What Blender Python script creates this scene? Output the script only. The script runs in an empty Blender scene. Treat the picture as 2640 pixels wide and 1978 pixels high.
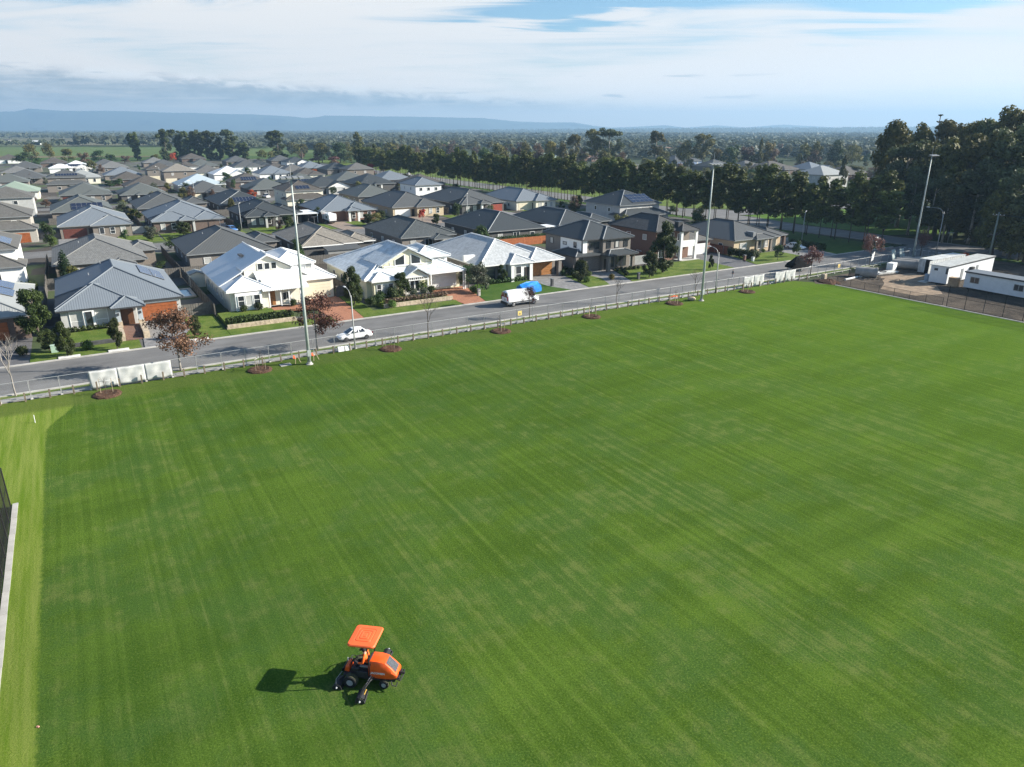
import bpy, bmesh, math, random
import numpy as np
from mathutils import Vector, Matrix, Euler

SC = bpy.context.scene
COL = SC.collection
R = math.radians
# ------------------------------------------------------------------ camera
cam_d = bpy.data.cameras.new("camera")
cam = bpy.data.objects.new("camera", cam_d)
COL.objects.link(cam)
cam.location = (0, 0, 25.0)
cam.rotation_euler = (R(90 - 19.666), 0, 0)
cam_d.sensor_width = 36
cam_d.lens = 24.955
cam_d.clip_start = 0.5
cam_d.clip_end = 60000
SC.camera = cam
# ------------------------------------------------------------------ sun, sky, exposure
SUN_EL, SUN_AZ = 27.2, 5.0           # azimuth counted from +X towards +Y
sun_d = bpy.data.lights.new("sun", 'SUN')
sun_d.energy = 5.0
sun_d.angle = R(0.55)
sun_d.color = (1.0, 0.93, 0.82)
sun = bpy.data.objects.new("sun", sun_d)
COL.objects.link(sun)
sd = Vector((math.cos(R(SUN_EL)) * math.cos(R(SUN_AZ)), math.cos(R(SUN_EL)) * math.sin(R(SUN_AZ)), math.sin(R(SUN_EL))))
sun.rotation_euler = sd.to_track_quat('Z', 'Y').to_euler()
sun.location = (60, 20, 60)

world = bpy.data.worlds.new("World")
SC.world = world
world.use_nodes = True


class NT:
    """small helper round a node tree"""
    def __init__(s, tree):
        s.t = tree; s.n = tree.nodes; s.l = tree.links
        s.n.clear()

    def new(s, typ, **kw):
        nd = s.n.new(typ)
        for k, v in kw.items():
            if k == 'ins':
                for i, val in v.items():
                    s.set(nd, i, val)
            else:
                setattr(nd, k, v)
        return nd

    def set(s, nd, i, val):
        sock = nd.inputs[i]
        if hasattr(val, 'is_linked') or isinstance(val, bpy.types.NodeSocket):
            s.l.new(val, sock)
        else:
            sock.default_value = val

    def math(s, op, a, b=0.0, c=None, clamp=False):
        nd = s.n.new('ShaderNodeMath'); nd.operation = op; nd.use_clamp = clamp
        s.set(nd, 0, a); s.set(nd, 1, b)
        if c is not None: s.set(nd, 2, c)
        return nd.outputs[0]

    def mix(s, f, a, b, blend='MIX'):
        nd = s.n.new('ShaderNodeMix'); nd.data_type = 'RGBA'; nd.blend_type = blend
        nd.clamp_factor = True
        s.set(nd, 0, f); s.set(nd, 6, a); s.set(nd, 7, b)
        return nd.outputs[2]

    def noise(s, vec, scale=1.0, detail=4.0, rough=0.55, dist=0.0):
        nd = s.n.new('ShaderNodeTexNoise')
        if vec is not None: s.l.new(vec, nd.inputs['Vector'])
        nd.inputs['Scale'].default_value = scale
        nd.inputs['Detail'].default_value = detail
        nd.inputs['Roughness'].default_value = rough
        nd.inputs['Distortion'].default_value = dist
        return nd.outputs[0]

    def mapping(s, vec, loc=(0, 0, 0), rot=(0, 0, 0), scale=(1, 1, 1)):
        nd = s.n.new('ShaderNodeMapping')
        s.l.new(vec, nd.inputs[0])
        nd.inputs[1].default_value = loc; nd.inputs[2].default_value = rot; nd.inputs[3].default_value = scale
        return nd.outputs[0]

    def ramp(s, f, a, b, lo=0.0, hi=1.0):
        nd = s.n.new('ShaderNodeMapRange'); nd.interpolation_type = 'SMOOTHSTEP'
        s.set(nd, 0, f); s.set(nd, 1, a); s.set(nd, 2, b); s.set(nd, 3, lo); s.set(nd, 4, hi)
        return nd.outputs[0]


def build_sky():
    w = NT(world.node_tree)
    out = w.new('ShaderNodeOutputWorld')
    bg = w.new('ShaderNodeBackground')
    w.l.new(bg.outputs[0], out.inputs[0])
    bg.inputs[1].default_value = 0.06
    sky = w.new('ShaderNodeTexSky')
    sky.sky_type = 'NISHITA'; sky.sun_disc = False
    sky.sun_elevation = R(SUN_EL); sky.sun_rotation = R(90 - SUN_AZ)
    sky.altitude = 30; sky.air_density = 1.0; sky.dust_density = 1.2; sky.ozone_density = 1.5
    tc = w.new('ShaderNodeTexCoord')
    d = tc.outputs['Generated']
    sep = w.new('ShaderNodeSeparateXYZ'); w.l.new(d, sep.inputs[0])
    x, y, z = sep.outputs
    zc = w.math('MAXIMUM', z, 0.0)
    # a cirrus sheet overhead: the direction meets a flat layer
    inv = w.math('DIVIDE', 1.0, w.math('ADD', zc, 0.045))
    cx = w.math('MULTIPLY', x, inv); cy = w.math('MULTIPLY', y, inv)
    comb = w.new('ShaderNodeCombineXYZ'); w.l.new(cx, comb.inputs[0]); w.l.new(cy, comb.inputs[1])
    lay = comb.outputs[0]
    big = w.noise(w.mapping(lay, loc=SKY_LOC, scale=(0.30, 0.16, 1)), 1.0, 3.0, 0.5, 0.6)
    wisp = w.noise(w.mapping(lay, loc=(3.1, 7.7, 0), rot=(0, 0, R(-38)), scale=(0.42, 1.15, 1)), 1.0, 7.0, 0.60, 1.3)
    cir = w.math('ADD', w.math('MULTIPLY', big, 0.66), w.math('MULTIPLY', wisp, 0.42))
    # two long breaks of blue, top right of centre, frayed by the noise
    ang = w.math('ARCTAN2', x, y)
    def gap(a0, e0, wa, we, tilt):
        da = w.math('SUBTRACT', ang, a0); de = w.math('SUBTRACT', z, e0)
        de = w.math('SUBTRACT', de, w.math('MULTIPLY', da, tilt))
        q = w.math('ADD', w.math('POWER', w.math('DIVIDE', da, wa), 2.0), w.math('POWER', w.math('DIVIDE', de, we), 2.0))
        return w.math('EXPONENT', w.math('MULTIPLY', q, -1.0))
    g = w.math('ADD', gap(0.085, 0.138, 0.15, 0.022, 0.10), gap(0.52, 0.168, 0.13, 0.040, 0.25))
    g = w.math('ADD', g, w.math('MULTIPLY', gap(-0.35, 0.165, 0.22, 0.030, 0.0), 0.35))
    g = w.math('MULTIPLY', g, w.ramp(wisp, 0.66, 0.36, 0.05, 1.0))
    cir = w.math('SUBTRACT', cir, w.math('MULTIPLY', g, 0.55))
    # the veil thins out towards the zenith
    cir = w.math('SUBTRACT', cir, w.ramp(z, 0.15, 0.34, 0.0, 0.36))
    veil = w.ramp(cir, 0.31, 0.58, 0.05, 1.0)
    cirrus_col = (7.1, 7.05, 6.95, 1)
    blue = w.mix(1.0, sky.outputs[0], (0.74, 1.06, 1.26, 1), 'MULTIPLY')
    c1 = w.mix(veil, blue, cirrus_col)
    # pale air near the horizon
    hz = w.ramp(z, 0.0, 0.11, 0.92, 0.0)
    hz = w.math('MULTIPLY', hz, w.ramp(z, 0.17, 0.30, 1.0, 0.0))
    c1 = w.mix(hz, c1, (10.2, 9.3, 8.3, 1))
    # the low bank of grey stratocumulus, thicker to the left
    cv = w.new('ShaderNodeCombineXYZ'); w.l.new(w.math('MULTIPLY', ang, 5.0), cv.inputs[0]); w.l.new(w.math('MULTIPLY', z, 75.0), cv.inputs[1])
    bn = w.noise(cv.outputs[0], 1.0, 6.0, 0.55, 0.4)
    cv2 = w.new('ShaderNodeCombineXYZ'); w.l.new(w.math('MULTIPLY', ang, 22.0), cv2.inputs[0]); w.l.new(w.math('MULTIPLY', z, 60.0), cv2.inputs[1])
    bn2 = w.noise(cv2.outputs[0], 1.0, 5.0, 0.6, 0.2)
    top = w.ramp(ang, -0.80, 0.55, 0.074, 0.026)
    body = w.math('MULTIPLY', w.ramp(w.math('ADD', z, w.math('MULTIPLY', w.math('SUBTRACT', bn2, 0.5), 0.016)), w.math('SUBTRACT', top, 0.016), top, 1.0, 0.0),
                  w.ramp(z, 0.018, 0.034, 0.10, 1.0))
    left = w.ramp(ang, -0.10, 0.45, 1.0, 0.0)
    bank = w.math('MULTIPLY', w.math('MULTIPLY', body, left), w.ramp(bn, 0.30, 0.54, 0.40, 1.0))
    grey = w.mix(w.ramp(bn2, 0.35, 0.7), (3.3, 3.8, 4.15, 1), (5.0, 5.4, 5.6, 1))
    c2 = w.mix(bank, c1, grey)
    # sunlit tops of the bank
    crest = w.math('SUBTRACT', z, w.math('SUBTRACT', top, 0.006))
    rim = w.math('EXPONENT', w.math('MULTIPLY', w.math('POWER', w.math('DIVIDE', crest, 0.0055), 2.0), -1.0))
    rim = w.math('MULTIPLY', w.math('MULTIPLY', rim, w.ramp(bn2, 0.44, 0.56)), w.ramp(ang, -0.62, -0.45, 0.0, 1.0))
    rim = w.math('MULTIPLY', rim, w.ramp(ang, -0.1, 0.2, 1.0, 0.0))
    c2 = w.mix(rim, c2, (8.4, 8.3, 8.0, 1))
    # a few small grey flecks to the right of the bank
    fl = w.noise(w.mapping(cv.outputs[0], loc=(4.3, 1.9, 0), scale=(2.0, 1.6, 1)), 1.0, 4.0, 0.5, 0.3)
    fb = w.math('MULTIPLY', w.ramp(fl, 0.60, 0.70), w.math('MULTIPLY', w.ramp(z, 0.03, 0.04), w.ramp(z, 0.075, 0.06)))
    fb = w.math('MULTIPLY', fb, w.ramp(ang, 0.42, 0.20, 0.0, 0.7))
    c2 = w.mix(fb, c2, (3.6, 4.2, 4.7, 1))
    w.l.new(c2, bg.inputs[0])


SKY_LOC = (0.6, 1.7, 0)
build_sky()
SC.view_settings.view_transform = 'Standard'
SC.view_settings.look = 'None'
SC.view_settings.gamma = 1
SC.view_settings.exposure = 1.2
SC.view_settings.use_curve_mapping = False
SC.render.engine = 'CYCLES'
SC.cycles.max_bounces = 5
SC.cycles.diffuse_bounces = 2
SC.cycles.glossy_bounces = 2
SC.cycles.transmission_bounces = 3
SC.cycles.transparent_max_bounces = 12
SC.cycles.volume_bounces = 0
SC.cycles.sample_clamp_indirect = 4
SC.cycles.use_denoising = True
SC.cycles.denoiser = 'OPENIMAGEDENOISE'
SC.cycles.denoising_input_passes = 'RGB_ALBEDO_NORMAL'
SC.cycles.denoising_prefilter = 'NONE'

# ------------------------------------------------------------------ street frame: s runs along the street, n away from the field
A = R(31.2)
UX, UY = math.cos(A), math.sin(A)
RNG = random.Random(7)
NPR = np.random.default_rng(11)


def W(s, n, z=0.0):
    return Vector((s * UX - n * UY, s * UY + n * UX, z))


# ------------------------------------------------------------------ objects
def tag(o, label=None, cat=None, group=None, kind=None):
    if label: o['label'] = label
    if cat: o['category'] = cat
    if group: o['group'] = group
    if kind: o['kind'] = kind
    return o


def thing(name, label, cat, s=None, n=None, z=0.0, rot=0.0, group=None, loc=None):
    o = bpy.data.objects.new(name, None)
    o.empty_display_size = 0.2
    COL.objects.link(o)
    o.location = loc if loc is not None else W(s, n, z)
    o.rotation_euler = (0, 0, A + rot if loc is None else rot)
    return tag(o, label, cat, group)


def link(name, me, parent=None, loc=None, rot=None):
    o = bpy.data.objects.new(name, me)
    COL.objects.link(o)
    if parent is not None: o.parent = parent
    if loc is not None: o.location = loc
    if rot is not None: o.rotation_euler = rot
    return o


def dup(root, s=None, n=None, z=0.0, rot=0.0, scale=1.0, label=None, group=None, loc=None):
    r = root.copy(); COL.objects.link(r)
    r.location = loc if loc is not None else W(s, n, z)
    r.rotation_euler = (0, 0, (A if loc is None else 0) + rot)
    r.scale = (scale, scale, scale) if not hasattr(scale, '__len__') else scale
    if label: r['label'] = label
    if group: r['group'] = group
    for ch in list(root.children):
        c = ch.copy(); COL.objects.link(c); c.parent = r
        for g in ch.children:
            d = g.copy(); COL.objects.link(d); d.parent = c
    return r


class MB:
    """mesh builder: collects faces, builds ONE mesh object"""
    def __init__(s):
        s.v = []; s.f = []; s.m = []

    def poly(s, pts, m=0):
        i = len(s.v); s.v.extend([tuple(p) for p in pts])
        s.f.append(tuple(range(i, i + len(pts)))); s.m.append(m)

    def add(s, vs, fs, m=0):
        i = len(s.v); s.v.extend([tuple(p) for p in vs])
        for f in fs:
            s.f.append(tuple(i + k for k in f)); s.m.append(m if not isinstance(m, (list, tuple)) else m[len(s.m) % len(m)])

    def box(s, x0, y0, z0, x1, y1, z1, m=0):
        s.add([(x0, y0, z0), (x1, y0, z0), (x1, y1, z0), (x0, y1, z0), (x0, y0, z1), (x1, y0, z1), (x1, y1, z1), (x0, y1, z1)],
              [(0, 3, 2, 1), (4, 5, 6, 7), (0, 1, 5, 4), (1, 2, 6, 5), (2, 3, 7, 6), (3, 0, 4, 7)], m)

    def tube(s, pts, rad, k=6, m=0, cap=True):
        pts = [Vector(p) for p in pts]
        if not hasattr(rad, '__len__'): rad = [rad] * len(pts)
        base = len(s.v); n = len(pts)
        for i, p in enumerate(pts):
            if i == 0: t = pts[1] - p
            elif i == n - 1: t = p - pts[i - 1]
            else: t = pts[i + 1] - pts[i - 1]
            t.normalize()
            a = Vector((0, 0, 1)) if abs(t.z) < 0.9 else Vector((1, 0, 0))
            u = t.cross(a); u.normalize(); w = t.cross(u)
            for j in range(k):
                an = 2 * math.pi * j / k
                s.v.append(tuple(p + (u * math.cos(an) + w * math.sin(an)) * rad[i]))
        for i in range(n - 1):
            for j in range(k):
                a0 = base + i * k + j; a1 = base + i * k + (j + 1) % k
                s.f.append((a0, a0 + k, a1 + k, a1)); s.m.append(m)
        if cap:
            s.f.append(tuple(base + j for j in range(k))); s.m.append(m)
            s.f.append(tuple(base + (n - 1) * k + j for j in reversed(range(k)))); s.m.append(m)

    def lathe(s, prof, k=16, axis='z', c=(0, 0, 0), m=0):
        """profile of (radius, height) turned round an axis"""
        base = len(s.v); n = len(prof)
        for r, h in prof:
            for j in range(k):
                a = 2 * math.pi * j / k
                p = (r * math.cos(a), r * math.sin(a), h)
                if axis == 'y': p = (p[0], h, p[1])
                elif axis == 'x': p = (h, p[0], p[1])
                s.v.append((p[0] + c[0], p[1] + c[1], p[2] + c[2]))
        for i in range(n - 1):
            for j in range(k):
                a0 = base + i * k + j; a1 = base + i * k + (j + 1) % k
                s.f.append((a0, a1, a1 + k, a0 + k)); s.m.append(m)
        s.f.append(tuple(base + j for j in reversed(range(k)))); s.m.append(m)
        s.f.append(tuple(base + (n - 1) * k + j for j in range(k))); s.m.append(m)

    def loft(s, rings, m=0, cap=True):
        base = len(s.v); k = len(rings[0])
        for r in rings: s.v.extend([tuple(p) for p in r])
        for i in range(len(rings) - 1):
            for j in range(k):
                a0 = base + i * k + j; a1 = base + i * k + (j + 1) % k
                s.f.append((a0, a1, a1 + k, a0 + k)); s.m.append(m)
        if cap:
            s.f.append(tuple(base + j for j in reversed(range(k)))); s.m.append(m)
            s.f.append(tuple(base + (len(rings) - 1) * k + j for j in range(k))); s.m.append(m)

    def mesh(s, name, mats, uv=False, smooth=False, fix=True):
        me = bpy.data.meshes.new(name)
        me.from_pydata(s.v, [], s.f)
        for mt in (mats if isinstance(mats, (list, tuple)) else [mats]): me.materials.append(mt)
        if s.m: me.polygons.foreach_set('material_index', s.m)
        if fix:
            bm = bmesh.new(); bm.from_mesh(me)
            bmesh.ops.recalc_face_normals(bm, faces=bm.faces)
            bm.to_mesh(me); bm.free()
        if uv:
            lay = me.uv_layers.new(name='UVMap')
            up = Vector((0, 0, 1))
            for p in me.polygons:
                nr = p.normal
                if abs(nr.z) > 0.995: ua, va = Vector((1, 0, 0)), Vector((0, 1, 0))
                else:
                    ua = up.cross(nr).normalized(); va = nr.cross(ua)
                for li in p.loop_indices:
                    co = me.vertices[me.loops[li].vertex_index].co
                    lay.data[li].uv = (co.dot(ua), co.dot(va))
        if smooth:
            me.polygons.foreach_set('use_smooth', [True] * len(me.polygons))
        me.update()
        return me

    def build(s, name, mats, parent=None, uv=False, smooth=False, loc=None, rot=None, fix=True):
        return link(name, s.mesh(name, mats, uv, smooth, fix), parent, loc, rot)


def bevel(o, w=0.02, seg=2):
    md = o.modifiers.new('bevel', 'BEVEL'); md.width = w; md.segments = seg; md.limit_method = 'ANGLE'
    return o


# ------------------------------------------------------------------ materials
def principled(name):
    m = bpy.data.materials.new(name); m.use_nodes = True
    t = NT(m.node_tree)
    out = t.new('ShaderNodeOutputMaterial'); b = t.new('ShaderNodeBsdfPrincipled')
    t.l.new(b.outputs[0], out.inputs[0])
    return m, t, b


def bump(t, b, h, dist=0.02, strength=1.0):
    bp = t.new('ShaderNodeBump'); bp.inputs['Distance'].default_value = dist; bp.inputs['Strength'].default_value = strength
    t.l.new(h, bp.inputs['Height']); t.l.new(bp.outputs[0], b.inputs['Normal'])


def c4(c, k=1.0): return (c[0] * k, c[1] * k, c[2] * k, 1)


_mc = {}


def mat(name, col, rough=0.7, metal=0.0, var=0.12, scale=1.2, spec=0.4, bmp=0.0, bscale=20.0):
    if name in _mc: return _mc[name]
    m, t, b = principled(name)
    tc = t.new('ShaderNodeTexCoord')
    n = t.noise(tc.outputs['Object'], scale, 5, 0.6)
    t.set(b, 'Base Color', t.mix(t.ramp(n, 0.3, 0.7), c4(col, 1 - var), c4(col, 1 + var)))
    b.inputs['Roughness'].default_value = rough
    b.inputs['Metallic'].default_value = metal
    b.inputs['Specular IOR Level'].default_value = spec
    if bmp > 0: bump(t, b, t.noise(tc.outputs['Object'], bscale, 4, 0.6), bmp)
    _mc[name] = m
    return m


def mat_roof_metal(name, col, pitch=0.25, rough=0.6):
    if name in _mc: return _mc[name]
    m, t, b = principled(name)
    tc = t.new('ShaderNodeTexCoord')
    uv = tc.outputs['UV']
    sep = t.new('ShaderNodeSeparateXYZ'); t.l.new(uv, sep.inputs[0])
    sheet = t.math('FLOOR', t.math('DIVIDE', sep.outputs[0], 0.76))
    wn = t.new('ShaderNodeTexWhiteNoise'); wn.noise_dimensions = '1D'; t.l.new(sheet, wn.inputs['W'])
    n = t.noise(tc.outputs['Object'], 0.35, 5, 0.65)
    v = t.math('ADD', t.math('MULTIPLY', n, 0.34), t.math('MULTIPLY', wn.outputs[0], 0.05))
    t.set(b, 'Base Color', t.mix(v, c4(col, 0.84), c4(col, 1.26)))
    h = t.math('SINE', t.math('MULTIPLY', sep.outputs[0], 2 * math.pi / pitch))
    bump(t, b, h, 0.012, 0.55)
    b.inputs['Roughness'].default_value = rough
    b.inputs['Specular IOR Level'].default_value = 0.22
    _mc[name] = m
    return m


def mat_roof_tile(name, col, course=0.34, dirt=0.3, rough=0.75, strong=1.0):
    if name in _mc: return _mc[name]
    m, t, b = principled(name)
    tc = t.new('ShaderNodeTexCoord')
    sep = t.new('ShaderNodeSeparateXYZ'); t.l.new(tc.outputs['UV'], sep.inputs[0])
    vq = t.math('DIVIDE', sep.outputs[1], course)
    row = t.math('FLOOR', vq)
    fr = t.math('FRACT', vq)
    uq = t.math('DIVIDE', t.math('ADD', sep.outputs[0], t.math('MULTIPLY', row, 0.15)), 0.30)
    cell = t.new('ShaderNodeCombineXYZ'); t.l.new(t.math('FLOOR', uq), cell.inputs[0]); t.l.new(row, cell.inputs[1])
    wn = t.new('ShaderNodeTexWhiteNoise'); wn.noise_dimensions = '2D'; t.l.new(cell.outputs[0], wn.inputs['Vector'])
    n = t.noise(tc.outputs['Object'], 0.45, 6, 0.68)
    base = t.mix(wn.outputs[0], c4(col, 0.86), c4(col, 1.14))
    base = t.mix(t.math('MULTIPLY', t.ramp(n, 0.40, 0.70), dirt), base, (0.10, 0.10, 0.085, 1))
    t.set(b, 'Base Color', base)
    prof = t.math('SUBTRACT', t.math('MULTIPLY', t.math('ABSOLUTE', t.math('SINE', t.math('MULTIPLY', uq, math.pi))), 0.35), fr)
    bump(t, b, prof, 0.03, strong)
    b.inputs['Specular IOR Level'].default_value = 0.25
    b.inputs['Roughness'].default_value = rough
    _mc[name] = m
    return m


def mat_leaf(name, col, var=0.35, col2=None):
    if name in _mc: return _mc[name]
    m = bpy.data.materials.new(name); m.use_nodes = True
    t = NT(m.node_tree)
    out = t.new('ShaderNodeOutputMaterial')
    tc = t.new('ShaderNodeTexCoord'); oi = t.new('ShaderNodeObjectInfo')
    n = t.noise(tc.outputs['Object'], 0.9, 4, 0.7)
    c2 = col2 or tuple(k * (1 + var) for k in col)
    a = t.mix(t.ramp(n, 0.32, 0.68), c4(col, 1 - var), c4(c2))
    hsv = t.new('ShaderNodeHueSaturation')
    t.l.new(a, hsv.inputs['Color'])
    t.set(hsv, 'Value', t.math('ADD', 0.78, t.math('MULTIPLY', oi.outputs['Random'], 0.46)))
    t.set(hsv, 'Hue', t.math('ADD', 0.485, t.math('MULTIPLY', oi.outputs['Random'], 0.03)))
    df = t.new('ShaderNodeBsdfPrincipled'); t.l.new(hsv.outputs[0], df.inputs['Base Color'])
    df.inputs['Roughness'].default_value = 0.6; df.inputs['Specular IOR Level'].default_value = 0.25
    tr = t.new('ShaderNodeBsdfTranslucent'); t.l.new(hsv.outputs[0], tr.inputs['Color'])
    mx = t.new('ShaderNodeMixShader'); mx.inputs[0].default_value = 0.22
    t.l.new(df.outputs[0], mx.inputs[1]); t.l.new(tr.outputs[0], mx.inputs[2]); t.l.new(mx.outputs[0], out.inputs[0])
    _mc[name] = m
    return m


def mat_glass(name='window glass', col=(0.03, 0.035, 0.04)):
    if name in _mc: return _mc[name]
    m, t, b = principled(name)
    tc = t.new('ShaderNodeTexCoord')
    n = t.noise(tc.outputs['Object'], 1.4, 3)
    t.set(b, 'Base Color', t.mix(n, c4(col, 0.6), c4(col, 1.5)))
    b.inputs['Roughness'].default_value = 0.08
    b.inputs['Specular IOR Level'].default_value = 0.7
    _mc[name] = m
    return m

# ================================================================== ground, roads, lawns
def mat_field():
    m, t, b = principled('mown grass')
    tc = t.new('ShaderNodeTexCoord'); P = tc.outputs['Object']
    sep = t.new('ShaderNodeSeparateXYZ'); t.l.new(P, sep.inputs[0])
    wob = t.noise(t.mapping(P, scale=(0.05, 0.03, 1)), 1.0, 2, 0.5)
    comb = t.new('ShaderNodeCombineXYZ')
    t.l.new(t.math('ADD', sep.outputs[0], t.math('MULTIPLY', wob, 1.2)), comb.inputs[0]); t.l.new(sep.outputs[1], comb.inputs[1])
    Q = comb.outputs[0]
    lane = t.noise(t.mapping(Q, scale=(0.30, 0.012, 1)), 1.0, 2, 0.5)
    fine = t.noise(t.mapping(Q, loc=(7, 3, 0), scale=(2.1, 0.022, 1)), 1.0, 4, 0.62)
    cross = t.noise(t.mapping(Q, loc=(2, 9, 0), rot=(0, 0, R(-24)), scale=(0.035, 0.28, 1)), 1.0, 3, 0.55)
    patch = t.noise(P, 0.16, 6, 0.62)
    patch2 = t.noise(t.mapping(P, loc=(31, 17, 0)), 0.7, 5, 0.65)
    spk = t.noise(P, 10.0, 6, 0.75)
    spk2 = t.noise(t.mapping(P, loc=(5, 5, 0)), 2.6, 5, 0.7)
    dark = (0.043, 0.086, 0.011, 1); mid = (0.084, 0.144, 0.020, 1); straw = (0.134, 0.160, 0.046, 1); blue = (0.050, 0.104, 0.023, 1)
    v = t.math('ADD', t.math('MULTIPLY', lane, 0.16), t.math('MULTIPLY', fine, 0.46))
    v = t.math('ADD', v, t.math('MULTIPLY', cross, 0.40))
    v = t.math('SUBTRACT', v, 0.04)
    v = t.math('ADD', v, t.math('MULTIPLY', spk2, 0.22))
    c = t.mix(t.ramp(v, 0.45, 0.74), dark, mid)
    c = t.mix(t.math('MULTIPLY', t.ramp(patch, 0.44, 0.58), 0.6), c, blue)
    st = t.math('MULTIPLY', t.ramp(t.math('ADD', t.math('MULTIPLY', patch2, 0.5), t.math('ADD', t.math('MULTIPLY', fine, 0.34), t.math('MULTIPLY', patch, 0.3))), 0.56, 0.72), 0.62)
    c = t.mix(st, c, straw)
    # individual tufts: paler tips and darker gaps
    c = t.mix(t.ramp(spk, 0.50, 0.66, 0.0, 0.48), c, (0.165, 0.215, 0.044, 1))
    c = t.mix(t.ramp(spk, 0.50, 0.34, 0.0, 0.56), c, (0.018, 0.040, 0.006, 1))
    # the unmown margin by the left fence is longer and yellower; so is the one by the bollards
    edge = t.math('ADD', sep.outputs[0], t.math('MULTIPLY', t.math('SUBTRACT', spk2, 0.5), 0.7))
    corner = t.math('MULTIPLY', t.ramp(sep.outputs[1], 70.0, 77.0, 0.0, 1.0), 2.2)
    lm = t.ramp(t.math('SUBTRACT', edge, corner), -5.2, -5.5, 0.0, 1.0)
    streak = t.noise(t.mapping(P, scale=(2.2, 0.10, 1)), 1.0, 4, 0.65)
    lcol = t.mix(t.ramp(t.math('ADD', t.math('MULTIPLY', streak, 0.6), t.math('MULTIPLY', spk, 0.5)), 0.38, 0.72), (0.090, 0.158, 0.013, 1), (0.198, 0.240, 0.055, 1))
    c = t.mix(lm, c, lcol)
    rim = t.math('MULTIPLY', t.ramp(t.math('ADD', sep.outputs[1], t.math('MULTIPLY', spk2, 1.2)), 76.2, 77.6), 0.8)
    c = t.mix(rim, c, t.mix(spk2, (0.040, 0.075, 0.012, 1), (0.125, 0.155, 0.040, 1)))
    # far right lightening by view and light direction, put into the colour
    rb = t.math('MULTIPLY', t.ramp(sep.outputs[0], 30.0, 110.0), 0.42)
    c = t.mix(rb, c, t.mix(v, (0.083, 0.150, 0.014, 1), (0.122, 0.205, 0.024, 1)))
    worn = t.noise(t.mapping(P, loc=(3, 40, 0), scale=(0.035, 0.02, 1)), 1.0, 4, 0.6)  # noise patches of darker green, strongest towards the left
    c = t.mix(t.math('MULTIPLY', t.ramp(worn, 0.46, 0.62), t.ramp(sep.outputs[0], 75.0, 10.0, 0.0, 0.55)), c, t.mix(0.5, c, (0.022, 0.058, 0.012, 1)))
    line = t.noise(t.mapping(Q, loc=(1, 70, 0), scale=(3.6, 0.016, 1)), 1.0, 3, 0.6)
    c = t.mix(t.math('MULTIPLY', t.ramp(line, 0.60, 0.70), t.math('MULTIPLY', t.ramp(patch, 0.40, 0.60), 0.42)), c, straw)
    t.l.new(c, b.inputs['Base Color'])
    b.inputs['Roughness'].default_value = 0.95; b.inputs['Specular IOR Level'].default_value = 0.0
    bump(t, b, t.math('ADD', spk, t.math('MULTIPLY', spk2, 0.6)), 0.045, 0.9)
    return m


def mat_lawn(name, a=(0.062, 0.112, 0.016), bb=(0.14, 0.170, 0.040), sc=1.0):
    m, t, b = principled(name)
    tc = t.new('ShaderNodeTexCoord'); P = tc.outputs['Object']
    n = t.noise(P, 0.5 * sc, 6, 0.7); s = t.noise(P, 6 * sc, 5, 0.75)
    c = t.mix(t.ramp(t.math('ADD', t.math('MULTIPLY', n, 0.65), t.math('MULTIPLY', s, 0.4)), 0.38, 0.68), c4(a), c4(bb))
    t.l.new(c, b.inputs['Base Color']); b.inputs['Roughness'].default_value = 0.9; b.inputs['Specular IOR Level'].default_value = 0.1
    bump(t, b, s, 0.05, 0.9)
    return m


def mat_asphalt(name, col=(0.145, 0.142, 0.138)):
    m, t, b = principled(name)
    tc = t.new('ShaderNodeTexCoord'); P = tc.outputs['Object']
    n = t.noise(t.mapping(P, scale=(0.06, 0.5, 1)), 1.0, 5, 0.6)
    n2 = t.noise(P, 0.22, 6, 0.68); s = t.noise(P, 9, 4, 0.8)
    v = t.math('ADD', t.math('ADD', t.math('MULTIPLY', n, 0.4), t.math('MULTIPLY', n2, 0.35)), t.math('MULTIPLY', s, 0.25))
    t.l.new(t.mix(t.ramp(v, 0.34, 0.66), c4(col, 0.72), c4(col, 1.28)), b.inputs['Base Color'])
    b.inputs['Roughness'].default_value = 0.85; b.inputs['Specular IOR Level'].default_value = 0.25
    bump(t, b, s, 0.01, 0.6)
    return m


def mat_paver(name, col, bw=0.24, bh=0.12, mortar=0.6, rot=45):
    m, t, b = principled(name)
    tc = t.new('ShaderNodeTexCoord'); P = tc.outputs['Object']
    br = t.new('ShaderNodeTexBrick'); t.l.new(t.mapping(P, rot=(0, 0, R(rot))), br.inputs[0])
    br.inputs['Scale'].default_value = 1.0
    br.inputs['Brick Width'].default_value = bw; br.inputs['Row Height'].default_value = bh
    br.inputs['Mortar Size'].default_value = 0.008
    br.inputs['Color1'].default_value = c4(col, 0.80); br.inputs['Color2'].default_value = c4(col, 1.2); br.inputs['Mortar'].default_value = c4(col, mortar)
    n = t.noise(P, 0.8, 6, 0.7)
    t.l.new(t.mix(t.math('MULTIPLY', t.ramp(n, 0.45, 0.7), 0.5), br.outputs[0], c4(col, 0.55)), b.inputs['Base Color'])
    b.inputs['Roughness'].default_value = 0.8
    return m


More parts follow.
